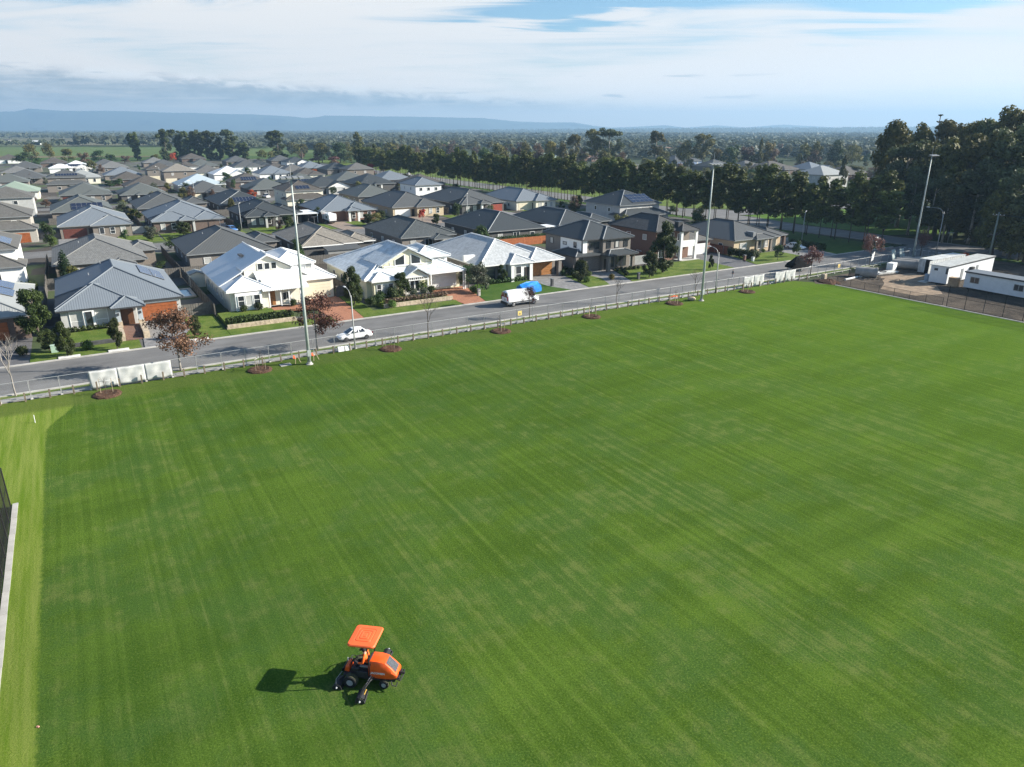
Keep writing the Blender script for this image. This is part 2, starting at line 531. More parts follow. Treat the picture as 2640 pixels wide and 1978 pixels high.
def mat_dirt():
    m, t, b = principled('bare earth')
    tc = t.new('ShaderNodeTexCoord'); P = tc.outputs['Object']
    n = t.noise(P, 0.13, 6, 0.65, 0.4); n2 = t.noise(P, 0.9, 6, 0.7); s = t.noise(P, 5, 5, 0.75)
    trk = t.noise(t.mapping(P, rot=(0, 0, R(20)), scale=(1.1, 0.06, 1)), 1, 4, 0.6)
    c = t.mix(t.ramp(n, 0.36, 0.62), (0.038, 0.031, 0.025, 1), (0.098, 0.079, 0.061, 1))
    c = t.mix(t.math('MULTIPLY', t.ramp(n2, 0.5, 0.75), 0.6), c, (0.21, 0.17, 0.13, 1))
    c = t.mix(t.math('MULTIPLY', t.ramp(trk, 0.52, 0.70), 0.45), c, (0.035, 0.028, 0.022, 1))
    c = t.mix(t.math('MULTIPLY', t.ramp(s, 0.45, 0.8), 0.4), c, (0.30, 0.26, 0.21, 1))
    t.l.new(c, b.inputs['Base Color']); b.inputs['Roughness'].default_value = 0.95; b.inputs['Specular IOR Level'].default_value = 0.1
    bump(t, b, t.math('ADD', n2, t.math('MULTIPLY', s, 0.4)), 0.12, 0.8)
    return m


def mat_terrain():
    """paddocks, bush and bare fields out to the hills"""
    m, t, b = principled('open country')
    tc = t.new('ShaderNodeTexCoord'); P = tc.outputs['Object']
    vo = t.new('ShaderNodeTexVoronoi'); t.l.new(t.mapping(P, rot=(0, 0, R(17)), scale=(0.0022, 0.0044, 1)), vo.inputs[0]); vo.inputs['Scale'].default_value = 1
    vo.inputs['Randomness'].default_value = 0.8
    sp = t.new('ShaderNodeSeparateXYZ'); t.l.new(vo.outputs['Color'], sp.inputs[0])
    n = t.noise(P, 0.012, 6, 0.7)
    c = t.mix(t.ramp(sp.outputs[0], 0.25, 0.75), (0.060, 0.100, 0.030, 1), (0.135, 0.125, 0.070, 1))
    c = t.mix(t.math('MULTIPLY', t.ramp(sp.outputs[1], 0.55, 0.8), 0.75), c, (0.160, 0.135, 0.085, 1))
    c = t.mix(t.math('MULTIPLY', t.ramp(n, 0.42, 0.66), 0.6), c, (0.040, 0.062, 0.022, 1))
    xyz = t.new('ShaderNodeSeparateXYZ'); t.l.new(P, xyz.inputs[0])
    az = t.math('DIVIDE', xyz.outputs[0], t.math('MAXIMUM', xyz.outputs[1], 300.0))
    n3 = t.noise(P, 0.0022, 5, 0.6)
    c = t.mix(t.math('MULTIPLY', t.ramp(t.math('ADD', az, t.math('MULTIPLY', t.math('SUBTRACT', n3, 0.5), 0.9)), -0.30, -0.02), 0.9), c, (0.052, 0.064, 0.038, 1))
    t.l.new(c, b.inputs['Base Color']); b.inputs['Roughness'].default_value = 1.0; b.inputs['Specular IOR Level'].default_value = 0.05
    return m


def mat_yards():
    m, t, b = principled('garden ground')  # ground tones lowered, shade between the houses put into the colour
    tc = t.new('ShaderNodeTexCoord'); P = tc.outputs['Object']
    vo = t.new('ShaderNodeTexVoronoi'); vo.distance = 'CHEBYCHEV'; t.l.new(t.mapping(P, scale=(0.12, 0.12, 1)), vo.inputs[0]); vo.inputs['Scale'].default_value = 1
    sp = t.new('ShaderNodeSeparateXYZ'); t.l.new(vo.outputs['Color'], sp.inputs[0])
    n = t.noise(P, 1.2, 6, 0.7)
    g = t.mix(n, (0.022, 0.042, 0.010, 1), (0.065, 0.090, 0.024, 1))
    pv = t.mix(n, (0.055, 0.053, 0.050, 1), (0.125, 0.12, 0.11, 1))
    c = t.mix(t.ramp(sp.outputs[0], 0.48, 0.52), g, pv)
    c = t.mix(t.ramp(sp.outputs[1], 0.70, 0.72), c, t.mix(n, (0.025, 0.020, 0.015, 1), (0.065, 0.052, 0.040, 1)))
    t.l.new(c, b.inputs['Base Color']); b.inputs['Roughness'].default_value = 0.95
    return m


def sheet(name, pts, z, m, label=None, kind='structure', cat=None, thick=0.0, fine=False):
    """a flat piece of ground given by its outline in street coordinates"""
    mb = MB()
    if thick > 0:
        k = len(pts)
        mb.loft([[(p[0], p[1], z - thick) for p in pts], [(p[0], p[1], z) for p in pts]])
    else:
        mb.poly([(p[0], p[1], z) for p in pts])
    o = mb.build(name, m, fix=thick > 0)
    if thick <= 0 and o.data.polygons[0].normal.z < 0: o.data.flip_normals()
    o.rotation_euler = (0, 0, A)
    return tag(o, label, cat, None, kind)


def rect(s0, n0, s1, n1): return [(s0, n0), (s1, n0), (s1, n1), (s0, n1)]


LAWN = mat_lawn('front lawn')
LAWN_SHADE = mat_lawn('lawn toned for shade', (0.035, 0.085, 0.014), (0.070, 0.115, 0.022))  # darker copy of the lawn, shade put into its colour
VERGE = mat_lawn('verge grass', (0.060, 0.110, 0.015), (0.15, 0.18, 0.045))
ASPH = mat_asphalt('asphalt')
ASPH_AV = mat_asphalt('older asphalt', (0.150, 0.148, 0.146))
CONC = mat('concrete', (0.40, 0.385, 0.355), 0.9, var=0.16, scale=0.8, bmp=0.01)
CONC_D = mat('weathered concrete', (0.27, 0.262, 0.245), 0.9, var=0.2, scale=0.7, bmp=0.01)
PAV_O = mat_paver('terracotta pavers', (0.36, 0.155, 0.085))
PAV_G = mat_paver('grey pavers', (0.20, 0.195, 0.19), 0.4, 0.4, 0.8, 0)
PAV_D = mat_paver('charcoal pavers', (0.115, 0.112, 0.115), 0.3, 0.15, 0.7, 0)
PAV_T = mat_paver('tan pavers', (0.26, 0.20, 0.155))
DIRT = mat_dirt()
MULCH = mat('mulch', (0.085, 0.050, 0.034), 1.0, var=0.5, scale=9, spec=0.1, bmp=0.05, bscale=14)

sheet('ground', [(-13800, -2500), (13800, -2500), (13800, 13800), (-13800, 13800)], -0.06, mat_terrain()).rotation_euler = (0, 0, 0)
sheet('estate_ground', rect(-140, 93.8, 157, 700), -0.02, mat_yards())
sheet('playing_field', [(-6.9, -60), (109.2, -60), (109.2, 76), (106, 80.3), (-60, 80.3), (-60, 56.2), (-6.9, 56.2)], 0.0, mat_field())
sheet('field_margin', rect(-60, -60, -6.9, 56.2), 0.0, VERGE)
sheet('road', rect(-120, 82.9, 163.4, 93.5), 0.004, ASPH)
sheet('avenue_road', [(163.4, 20), (174.5, 20), (173.0, 95), (172.5, 130), (176.5, 150), (176.5, 640), (161.2, 640), (161.2, 150), (161.0, 125), (163.4, 95)], 0.008, ASPH_AV)
sheet('side_road', [(176.5, 156), (260, 150), (420, 175), (420, 184), (260, 159), (188, 168), (176.5, 180)], 0.010, ASPH_AV)
sheet('verge', rect(-120, 81.75, 158, 82.6), 0.012, VERGE)
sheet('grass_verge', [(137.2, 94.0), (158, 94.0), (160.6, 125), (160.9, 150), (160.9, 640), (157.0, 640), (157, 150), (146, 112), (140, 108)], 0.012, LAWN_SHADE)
sheet('grass_island', [(174.8, 106), (260, 70), (300, 120), (230, 149), (190, 153.5), (178.2, 155), (175.0, 140)], 0.014, mat_lawn('bright lawn', (0.05, 0.11, 0.012), (0.10, 0.17, 0.025)))
sheet('far_verge', [(176.9, 182), (190, 170), (260, 162), (420, 190), (420, 200), (215, 196), (200, 640), (177, 640)], 0.014, VERGE)
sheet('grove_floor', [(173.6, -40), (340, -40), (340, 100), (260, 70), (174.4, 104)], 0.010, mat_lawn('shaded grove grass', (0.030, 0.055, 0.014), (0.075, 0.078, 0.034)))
sheet('building_site', [(109.7, -20), (158.5, -20), (158.5, 80.0), (110.5, 79.2), (107.5, 76.5), (109.7, 74)], 0.008, DIRT)
sheet('sand_patch', [(113, 62), (118, 60.5), (124, 65), (131, 69.5), (131, 73.5), (123, 74.5), (118, 70.5), (113, 68)], 0.016,
      mat('sand', (0.235, 0.172, 0.115), 0.95, var=0.3, scale=0.9, bmp=0.05, bscale=3))
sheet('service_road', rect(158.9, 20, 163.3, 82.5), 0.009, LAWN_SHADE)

# kerbs
for nm, s0, s1, n0, n1 in (('kerb', -120, 157.5, 93.5, 93.85), ('kerb', -120, 157.5, 82.55, 82.9)):
    mb = MB(); mb.box(s0, n0, -0.1, s1, n1, 0.12); o = mb.build(nm, CONC); o.rotation_euler = (0, 0, A); tag(o, kind='structure')
for pts in ([(163.0, 95), (160.8, 125), (161.0, 150), (161.0, 640)], [(174.7, 20), (173.2, 95), (172.7, 130), (176.7, 151)]):
    mb = MB()
    L = [[(p[0] - .15, p[1], -.1), (p[0] + .15, p[1], -.1), (p[0] + .15, p[1], .12), (p[0] - .15, p[1], .12)] for p in pts]
    mb.loft(L); o = mb.build('kerb', CONC_D); o.rotation_euler = (0, 0, A); tag(o, kind='structure')

# footpath beside the playing field: one slab after another
fp = bpy.data.objects.new('footpath', None); COL.objects.link(fp); fp.rotation_euler = (0, 0, A); tag(fp, kind='structure')
mb = MB(); mb.box(0.01, 80.55, -0.05, 1.49, 81.72, 0.03); slab_me = mb.mesh('slab', CONC_D)
for k in range(96):
    link('slab', slab_me, fp, (-34 + 1.5 * k, 0, RNG.uniform(-0.006, 0.004)))
# mowing strips under the two dark fences
ms = bpy.data.objects.new('mowing_strip', None); COL.objects.link(ms); ms.rotation_euler = (0, 0, A); tag(ms, kind='structure')
mb = MB(); mb.box(-0.17, 0.015, -0.05, 0.17, 2.385, 0.05); strip_me = mb.mesh('strip', CONC)
for k in range(24): link('slab', strip_me, ms, (-7.05 + RNG.uniform(-.01, .01), 54.0 - 2.4 * k, RNG.uniform(-.008, .006)))
for k in range(36): link('slab', strip_me, ms, (109.5 + RNG.uniform(-.01, .01), 71.6 - 2.4 * k, RNG.uniform(-.008, .006)))

# give-way dashes and a centre line at the corner
WHITE_LINE = mat('road paint', (0.70, 0.70, 0.68), 0.8, var=0.2, scale=3)
rm = bpy.data.objects.new('road_markings', None); COL.objects.link(rm); rm.rotation_euler = (0, 0, A); tag(rm, kind='structure')
for k in range(9):
    mb = MB(); mb.poly([(158.6, 83.6 + k * 1.1, .022), (158.95, 83.6 + k * 1.1, .022), (158.95, 84.2 + k * 1.1, .022), (158.6, 84.2 + k * 1.1, .022)])
    mb.build('marking', WHITE_LINE, rm, fix=False)
for k in range(4):
    mb = MB(); mb.poly([(148 + k * 2.8, 88.0, .022), (149.4 + k * 2.8, 88.0, .022), (149.4 + k * 2.8, 88.14, .022), (148 + k * 2.8, 88.14, .022)])
    mb.build('marking', WHITE_LINE, rm, fix=False)

# front gardens of the first row: lawns, driveways, paths (each a low step above the ground)
def plot(name, s0, n0, s1, n1, z, m, thick=0.2): return sheet(name, rect(s0, n0, s1, n1), z, m, thick=thick)
sheet('driveway', [(-15, 93.85), (-7.1, 93.85), (-7.1, 108), (-13, 110), (-19, 110)], 0.03, PAV_D)
plot('lawn', -7.1, 93.85, 4.4, 98.2, 0.10, LAWN)
plot('lawn', -4.0, 98.55, 2.3, 105.0, 0.55, LAWN, .7)
sheet('driveway', [(4.7, 93.85), (8.3, 93.85), (10.6, 100), (10.6, 106.6), (5.0, 106.6), (4.9, 98.0)], 0.06, PAV_G, thick=.2)
sheet('lawn', [(8.3, 93.85), (14.7, 93.85), (14.7, 107.3), (10.7, 107.3), (10.7, 100)], 0.10, LAWN, thick=.2)
plot('lawn', 14.75, 93.85, 28.7, 97.2, 0.11, LAWN)
plot('lawn', 15.1, 97.7, 24.0, 105.6, 0.50, LAWN, .7)
sheet('front_path', [(22.4, 103.2), (28.8, 101.8), (28.8, 104.0), (24.2, 106.0), (22.4, 106.0)], 0.52, PAV_O, thick=.3)
sheet('driveway', [(28.75, 93.85), (32.6, 93.85), (33.8, 109.5), (28.2, 109.5)], 0.07, PAV_O, thick=.2)
sheet('lawn', [(32.6, 93.85), (35.2, 93.85), (35.6, 109), (33.9, 109)], 0.10, LAWN, thick=.2)
sheet('lawn', [(35.2, 93.85), (48.2, 93.85), (48.6, 97.3), (35.3, 97.3)], 0.11, LAWN, thick=.2)
sheet('lawn', [(37.2, 98.3), (48.2, 98.6), (47, 101.2), (42, 102.6), (36.2, 103.6)], 0.48, LAWN, thick=.7)
sheet('driveway', [(48.6, 93.85), (52.2, 93.85), (54.4, 103), (54.4, 106.0), (47.2, 106.0), (46.6, 101.4), (48.4, 98.8)], 0.07, PAV_O, thick=.2)
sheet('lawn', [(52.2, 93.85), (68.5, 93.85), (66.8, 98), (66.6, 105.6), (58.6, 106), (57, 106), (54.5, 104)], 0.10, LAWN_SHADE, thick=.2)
sheet('driveway', [(68.5, 93.85), (72.1, 93.85), (74.6, 104), (74.6, 106.8), (66.8, 106.8), (66.9, 98.1)], 0.06, PAV_G, thick=.2)
sheet('lawn', [(72.1, 93.85), (76.4, 93.85), (78.6, 99), (78.2, 106), (74.7, 106)], 0.10, VERGE, thick=.2)
sheet('driveway', [(76.4, 93.85), (81.5, 93.85), (85.6, 105.0), (85.6, 106), (78.4, 106), (78.7, 99)], 0.06, PAV_G, thick=.2)
sheet('lawn', [(81.5, 93.85), (95.0, 93.85), (96.2, 104.6), (86, 104.6)], 0.10, VERGE, thick=.2)
sheet('lawn', [(95.0, 93.85), (106.8, 93.85), (107.8, 104.4), (96.3, 104.4)], 0.11, LAWN, thick=.2)
plot('patio', 103.2, 104.42, 108.2, 107.0, 0.16, CONC, .25)
sheet('driveway', [(106.8, 93.85), (113.0, 93.85), (116.2, 103), (116.0, 108.8), (108.3, 108.8), (107.9, 104.4)], 0.06, PAV_D, thick=.2)
sheet('lawn', [(113.2, 93.85), (129.0, 93.85), (130.2, 103.4), (116.4, 103.0)], 0.10, VERGE, thick=.2)
sheet('driveway', [(129.2, 93.85), (136.4, 93.85), (138.2, 103), (137.2, 108), (130.2, 108)], 0.06, PAV_G, thick=.2)
sheet('footpath_link', [(136.6, 94.0), (138.0, 94.0), (141.5, 108), (140.1, 108)], 0.03, CONC_D)

# the second and third streets, seen between the roofs
sheet('second_street', rect(-120, 176.5, 156.5, 186.5), 0.004, ASPH)
sheet('third_street', rect(-120, 283, 156.5, 292), 0.004, ASPH)
sheet('fourth_street', rect(-120, 383, 156.5, 392), 0.004, ASPH)
for s0, s1 in ((8.5, 17.5), (18.0, 26.5), (35.8, 37.5), (40.0, 51.0), (57.0, 60), (66.5, 70.5), (97, 101.5), (105, 112), (126, 134)):
    plot('lawn', s0, 189.6, s1, 203.0, 0.06, LAWN, .2)
for s0, s1, mt in ((-4.0, 6.4, PAV_G), (27.5, 34.5, PAV_G), (60.6, 69.0, PAV_T), (83, 92, PAV_T), (113.5, 120.5, PAV_G), (134.5, 141, PAV_G)):
    plot('driveway', s0, 186.6, s1, 205.0, 0.05, mt, .2)

# ================================================================== houses
WHITE = mat('white paint', (0.76, 0.76, 0.74), 0.55, var=0.05)
CREAM = mat('cream weatherboard', (0.70, 0.66, 0.55), 0.6, var=0.05)
RENDER_G = mat('pale grey render', (0.42, 0.42, 0.405), 0.85, var=0.07)
RENDER_W = mat('white render', (0.68, 0.67, 0.64), 0.85, var=0.06)
BRICK_T = mat('tan brick', (0.195, 0.168, 0.142), 0.9, var=0.16, scale=6)  # brick tones lowered, putting some side wall shade into the colour
BRICK_B = mat('brown brick', (0.125, 0.092, 0.076), 0.9, var=0.2, scale=6)
BRICK_R = mat('red brown brick', (0.175, 0.102, 0.076), 0.9, var=0.2, scale=6)
BRICK_D = mat('dark grey brick', (0.085, 0.083, 0.081), 0.9, var=0.2, scale=6)
BRICK_G = mat('mushroom brick', (0.190, 0.170, 0.152), 0.9, var=0.15, scale=6)
BRICK_C = mat('cream brick', (0.50, 0.40, 0.27), 0.9, var=0.12, scale=6)
DARKTRIM = mat('charcoal trim', (0.045, 0.048, 0.052), 0.5, var=0.08)
GREYTRIM = mat('grey trim', (0.20, 0.21, 0.215), 0.5, var=0.08)
SOFFIT = mat('soffit board', (0.55, 0.55, 0.53), 0.8, var=0.04)
TIMBER_O = mat('orange timber', (0.28, 0.085, 0.028), 0.5, var=0.22, scale=2.5)
TIMBER_H = mat('honey timber', (0.30, 0.135, 0.045), 0.5, var=0.2, scale=2.5)
MAROON = mat('maroon garage paint', (0.115, 0.036, 0.026), 0.5, var=0.12)
REDDOOR = mat('red garage paint', (0.26, 0.055, 0.035), 0.5, var=0.12)
CHARDOOR = mat('charcoal garage paint', (0.038, 0.044, 0.050), 0.4, var=0.1)
CREAMDOOR = mat('cream garage paint', (0.66, 0.60, 0.46), 0.5, var=0.05)
WHITEDOOR = mat('white garage paint', (0.70, 0.70, 0.68), 0.5, var=0.05)
STONE = mat('sandstone', (0.42, 0.345, 0.25), 0.95, var=0.25, scale=2.0, bmp=0.03, bscale=6)
DKSTONE = mat('dark block wall', (0.075, 0.075, 0.078), 0.95, var=0.25, scale=2.0, bmp=0.02)
DARKDOOR = mat('dark door', (0.028, 0.024, 0.022), 0.4, var=0.2)
GLASS = mat_glass()
BLIND = mat('drawn blind', (0.42, 0.42, 0.40), 0.35, var=0.1, spec=0.6)
SOLAR = mat('solar glass', (0.012, 0.016, 0.035), 0.12, var=0.25, scale=5, spec=0.75)
SOLAR_B = mat('blue solar glass', (0.055, 0.080, 0.145), 0.2, var=0.25, scale=4, spec=0.7)
RUBBER = mat('black rubber', (0.018, 0.018, 0.018), 0.8, var=0.2)
STEEL = mat('galvanised steel', (0.42, 0.43, 0.44), 0.45, 0.6, var=0.12)
BLACKSTEEL = mat('black steel', (0.015, 0.015, 0.016), 0.5, 0.2, var=0.1)

ROOF = dict(
    blue=mat_roof_metal('blue grey steel roof', (0.165, 0.188, 0.212), 0.28),
    palegrey=mat_roof_metal('pale grey steel roof', (0.30, 0.312, 0.305), 0.28),
    white=mat_roof_metal('white steel roof', (0.72, 0.74, 0.75), 0.28),
    iceblue=mat_roof_tile('pale blue white roof tiles', (0.54, 0.585, 0.61), 0.42, 0.28),
    silver=mat_roof_tile('silver grey roof tiles', (0.40, 0.415, 0.42), 0.42, 0.16),
    lightblue=mat_roof_metal('light blue steel roof', (0.40, 0.47, 0.51), 0.28),
    charcoal=mat_roof_metal('charcoal steel roof', (0.052, 0.059, 0.063), 0.28),
    slate=mat_roof_tile('dark slate roof tiles', (0.070, 0.078, 0.080), 0.36, 0.12),
    grey=mat_roof_metal('mid grey steel roof', (0.092, 0.096, 0.096), 0.28),
    greygreen=mat_roof_metal('grey green steel roof', (0.108, 0.117, 0.111), 0.28),
    stonegrey=mat_roof_tile('stone grey roof tiles', (0.150, 0.151, 0.147), 0.36, 0.15),
    tan=mat_roof_tile('tan roof tiles', (0.215, 0.196, 0.168), 0.36, 0.12),
    taupe=mat_roof_metal('taupe steel roof', (0.128, 0.124, 0.117), 0.28),
    brown=mat_roof_tile('weathered brown roof tiles', (0.082, 0.073, 0.065), 0.36, 0.35),
    black=mat_roof_tile('black lichened roof tiles', (0.066, 0.066, 0.065), 0.36, 0.0),
    tile=mat_roof_tile('old grey brown roof tiles', (0.115, 0.111, 0.104), 0.36, 0.45),
    mint=mat_roof_metal('pale green steel roof', (0.25, 0.31, 0.25), 0.28),
    terracotta=mat_roof_tile('terracotta roof tiles', (0.21, 0.115, 0.088), 0.36, 0.3),
)

_wc = {}


def window_mesh(w, h, mull, tran, fm):
    k = (round(w, 2), round(h, 2), mull, tran, fm.name)
    if k in _wc: return _wc[k]
    mb = MB(); b = 0.075; d = 0.10
    o = [(-w / 2, 0), (w / 2, 0), (w / 2, h), (-w / 2, h)]; i = [(-w / 2 + b, b), (w / 2 - b, b), (w / 2 - b, h - b), (-w / 2 + b, h - b)]
    V = [(p[0], -d, p[1]) for p in o] + [(p[0], -d, p[1]) for p in i] + [(p[0], -.004, p[1]) for p in o] + [(p[0], -.004, p[1]) for p in i]
    F = []
    for j in range(4):
        q = (j + 1) % 4
        F += [(j, q, 4 + q, 4 + j), (8 + j, 12 + j, 12 + q, 8 + q), (j, 8 + j, 8 + q, q), (4 + j, 4 + q, 12 + q, 12 + j)]
    mb.add(V, F)
    for j in range(mull):
        x = -w / 2 + w * (j + 1) / (mull + 1)
        mb.box(x - .03, -d + .012, b - .01, x + .03, -.01, h - b + .01)
    if tran: mb.box(-w / 2 + b - .01, -d + .018, h * tran - .03, w / 2 - b + .01, -.012, h * tran + .03)
    fr = mb.mesh('window', fm)
    mb = MB(); mb.box(-w / 2 + b - .008, -.045, b - .008, w / 2 - b + .008, -.006, h - b + .008)
    gm = mb.mesh('pane', GLASS); bm_ = mb.mesh('pane', BLIND)
    _wc[k] = (fr, gm, bm_)
    return _wc[k]


_gc = {}


def garage_mesh(w, h, m, boards=5):
    k = (round(w, 2), round(h, 2), m.name)
    if k in _gc: return _gc[k]
    prof = []
    bh = h / boards
    for j in range(boards):
        z = j * bh
        prof += [(-.05, z + .02), (-.05, z + bh - .02), (-.02, z + bh - .012), (-.02, z + bh + .012)]
    prof = prof[:-2]
    prof = [(-.003, .0)] + prof + [(-.003, h)]
    mb = MB()
    mb.loft([[(-w / 2, y, z) for y, z in prof], [(w / 2, y, z) for y, z in prof]])
    _gc[k] = mb.mesh('garage_door', m)
    return _gc[k]


class House:
    def __init__(s, label, s0, n0, roof='grey', wall=BRICK_G, trim=GREYTRIM, z0=0.0, group='houses of the estate', soffit=SOFFIT, caps=True, cat='house', name='house', capmat=None, frame=WHITE):
        s.s0, s.n0, s.z0 = s0, n0, z0
        s.root = thing(name, label, cat, s0, n0, 0.0, 0.0, group)
        s.roofm = ROOF[roof] if isinstance(roof, str) else roof
        s.wallm, s.trim, s.soff, s.caps, s.frame = wall, trim, soffit, caps, frame
        s.capmat = capmat or s.roofm
        s.blocks = []

    def L(s, a, b): return a - s.s0, b - s.n0

    def block(s, a0, b0, a1, b1, ze, zb=None, pitch=23, oh=0.5, kind='hip', wall=None, roof=None, caps=None, walls=True, ohf=None, infill=None):
        zb = s.z0 - 0.3 if zb is None else zb
        x0, y0 = s.L(a0, b0); x1, y1 = s.L(a1, b1)
        rm = ROOF[roof] if isinstance(roof, str) else (roof or s.roofm)
        if walls:
            mb = MB(); mb.box(x0, y0, zb, x1, y1, ze + 0.06); mb.build('wall', wall or s.wallm, s.root)
        X0, X1, Y0, Y1 = x0 - oh, x1 + oh, y0 - (oh if ohf is None else ohf), y1 + oh
        tp = math.tan(R(pitch)); e = ze + 0.20
        mb = MB(); cap = []
        if kind == 'hip':
            w, d = X1 - X0, Y1 - Y0; h = min(w, d) / 2
            if w <= d: r0, r1 = (X0 + h, Y0 + h), (X0 + h, Y1 - h)
            else: r0, r1 = (X0 + h, Y0 + h), (X1 - h, Y0 + h)
            if abs(w - d) < .2: r1 = (r0[0] + (0.15 if w > d else 0), r0[1] + (0.15 if w <= d else 0))
            zr = e + h * tp
            V = [(X0, Y0, ze), (X1, Y0, ze), (X1, Y1, ze), (X0, Y1, ze), (X0, Y0, e), (X1, Y0, e), (X1, Y1, e), (X0, Y1, e), (*r0, zr), (*r1, zr)]
            mb.add(V, [(0, 3, 2, 1)], 2)
            mb.add(V, [(0, 1, 5, 4), (1, 2, 6, 5), (2, 3, 7, 6), (3, 0, 4, 7)], 1)
            if w <= d: fs = [(4, 5, 8), (5, 6, 9, 8), (6, 7, 9), (7, 4, 8, 9)]
            else: fs = [(4, 5, 9, 8), (5, 6, 9), (6, 7, 8, 9), (7, 4, 8)]
            mb.add(V, fs, 0)
            if w <= d: cap = [(4, 8), (5, 8), (6, 9), (7, 9), (8, 9)]
            else: cap = [(4, 8), (7, 8), (5, 9), (6, 9), (8, 9)]
            cap = [(Vector(V[i]), Vector(V[j])) for i, j in cap]
        elif kind in ('gable', 'gablex'):
            th = 0.2
            if kind == 'gable':
                xm = (X0 + X1) / 2; zr = e + (X1 - X0) / 2 * tp
                pr = [(X0, e), (xm, zr), (X1, e), (X1, e - th), (xm, zr - th * 1.05), (X0, e - th)]
                mb.loft([[(p[0], Y0, p[1]) for p in pr], [(p[0], Y1, p[1]) for p in pr]], 0)
                cap = [(Vector((xm, Y0, zr)), Vector((xm, Y1, zr)))]
                g = MB(); g.loft([[(x0, yy, ze), (xm, yy, zr - th * 1.3), (x1, yy, ze)] for yy in (y0, y0 + .18)])
                g.build('gable', infill or wall or s.wallm, s.root)
            else:
                ym = (Y0 + Y1) / 2; zr = e + (Y1 - Y0) / 2 * tp
                pr = [(Y0, e), (ym, zr), (Y1, e), (Y1, e - th), (ym, zr - th * 1.05), (Y0, e - th)]
                mb.loft([[(X0, p[0], p[1]) for p in pr], [(X1, p[0], p[1]) for p in pr]], 0)
                cap = [(Vector((X0, ym, zr)), Vector((X1, ym, zr)))]
                g = MB(); g.loft([[(xx, y0, ze), (xx, ym, zr - th * 1.3), (xx, y1, ze)] for xx in (x0, x0 + .18)])
                g.build('gable', infill or wall or s.wallm, s.root)
        elif kind == 'skillion':
            # low at the front, rising to the back
            zr = e + (Y1 - Y0) * tp
            pr = [(Y0, e - .16), (Y0, e), (Y1, zr), (Y1, zr - .16)]
            mb.loft([[(X0, p[0], p[1]) for p in pr], [(X1, p[0], p[1]) for p in pr]], 0)
        elif kind == 'flat':
            mb.box(X0, Y0, ze, X1, Y1, e, 0)
        # weld equal corners so that the roof is one shell
        me = mb.mesh('roof', [rm, s.trim, s.soff])
        bm = bmesh.new(); bm.from_mesh(me); bmesh.ops.remove_doubles(bm, verts=bm.verts, dist=0.0005); bmesh.ops.recalc_face_normals(bm, faces=bm.faces); bm.to_mesh(me); bm.free()
        lay = me.uv_layers.new(name='UVMap'); up = Vector((0, 0, 1))
        for p in me.polygons:
            nr = p.normal
            if abs(nr.z) > 0.995: ua, va = Vector((1, 0, 0)), Vector((0, 1, 0))
            else: ua = up.cross(nr).normalized(); va = nr.cross(ua)
            for li in p.loop_indices:
                co = me.vertices[me.loops[li].vertex_index].co
                lay.data[li].uv = (co.dot(ua), co.dot(va))
        ro = link('roof', me, s.root)
        if (s.caps if caps is None else caps):
            for p, q in cap:
                if (p - q).length < 0.6: continue
                mb = MB(); up = Vector((0, 0, .035)); mb.tube([p + up, q + up], 0.12, 5); mb.build('ridge_cap', s.capmat, ro)
        s.blocks.append((x0, y0, x1, y1, X0, Y0, X1, Y1, ze, e, pitch))
        return ro

    def win(s, a, z, w, h, n, face='F', mull=0, tran=0, blind=False, frame=None):
        fr, g, b = window_mesh(w, h, mull, tran, frame or s.frame)
        x, y = s.L(a, n)
        o = link('window', fr, s.root, (x, y, z), (0, 0, 0 if face == 'F' else -math.pi / 2))
        link('pane', b if blind else g, o)
        return o

    def garage(s, a0, a1, n, m, h=2.25, zb=None):
        x0, y = s.L(a0, n); x1, _ = s.L(a1, n)
        zb = s.z0 if zb is None else zb
        o = link('garage_door', garage_mesh(a1 - a0, h, m), s.root, ((x0 + x1) / 2, y, zb))
        return o

    def bx(s, name, a0, b0, z0, a1, b1, z1, m, parent=None):
        x0, y0 = s.L(a0, b0); x1, y1 = s.L(a1, b1)
        mb = MB(); mb.box(x0, y0, z0, x1, y1, z1)
        return mb.build(name, m, parent or s.root)

    def door(s, a, n, m=DARKDOOR, w=1.0, h=2.2, zb=None):
        zb = s.z0 if zb is None else zb
        d = s.bx('door', a - w / 2, n - .06, zb, a + w / 2, n - .003, zb + h, m)
        return d

    def pipe(s, a, b, z, h=0.6, r=0.06, m=None):
        x, y = s.L(a, b); mb = MB(); mb.tube([(x, y, z), (x, y, z + h)], r, 6)
        return mb.build('vent_pipe', m or STEEL, s.root)

    def antenna(s, a, b, z):
        x, y = s.L(a, b); mb = MB(); mb.tube([(x, y, z), (x, y, z + 2.0)], .025, 5)
        mb.tube([(x - .6, y, z + 1.9), (x + .6, y, z + 1.9)], .02, 4)
        for k in range(5): mb.tube([(x - .5 + .25 * k, y - .35, z + 1.92), (x - .5 + .25 * k, y + .35, z + 1.92)], .012, 4)
        return mb.build('antenna', STEEL, s.root)

    def solar(s, bi, side, u0, v0, cols, rows, pw=1.0, ph=1.65, m=None, gap=0.03):
        """panels on one slope of a block: u along the eave from its left end, v up the slope"""
        x0, y0, x1, y1, X0, Y0, X1, Y1, ze, e, pitch = s.blocks[bi]
        c, sn_ = math.cos(R(pitch)), math.sin(R(pitch))
        if side == 'F': o, ua, va = Vector((X0, Y0, e)), Vector((1, 0, 0)), Vector((0, c, sn_))
        elif side == 'L': o, ua, va = Vector((X0, Y1, e)), Vector((0, -1, 0)), Vector((c, 0, sn_))
        else: o, ua, va = Vector((X1, Y0, e)), Vector((0, 1, 0)), Vector((-c, 0, sn_))
        nz = ua.cross(va)
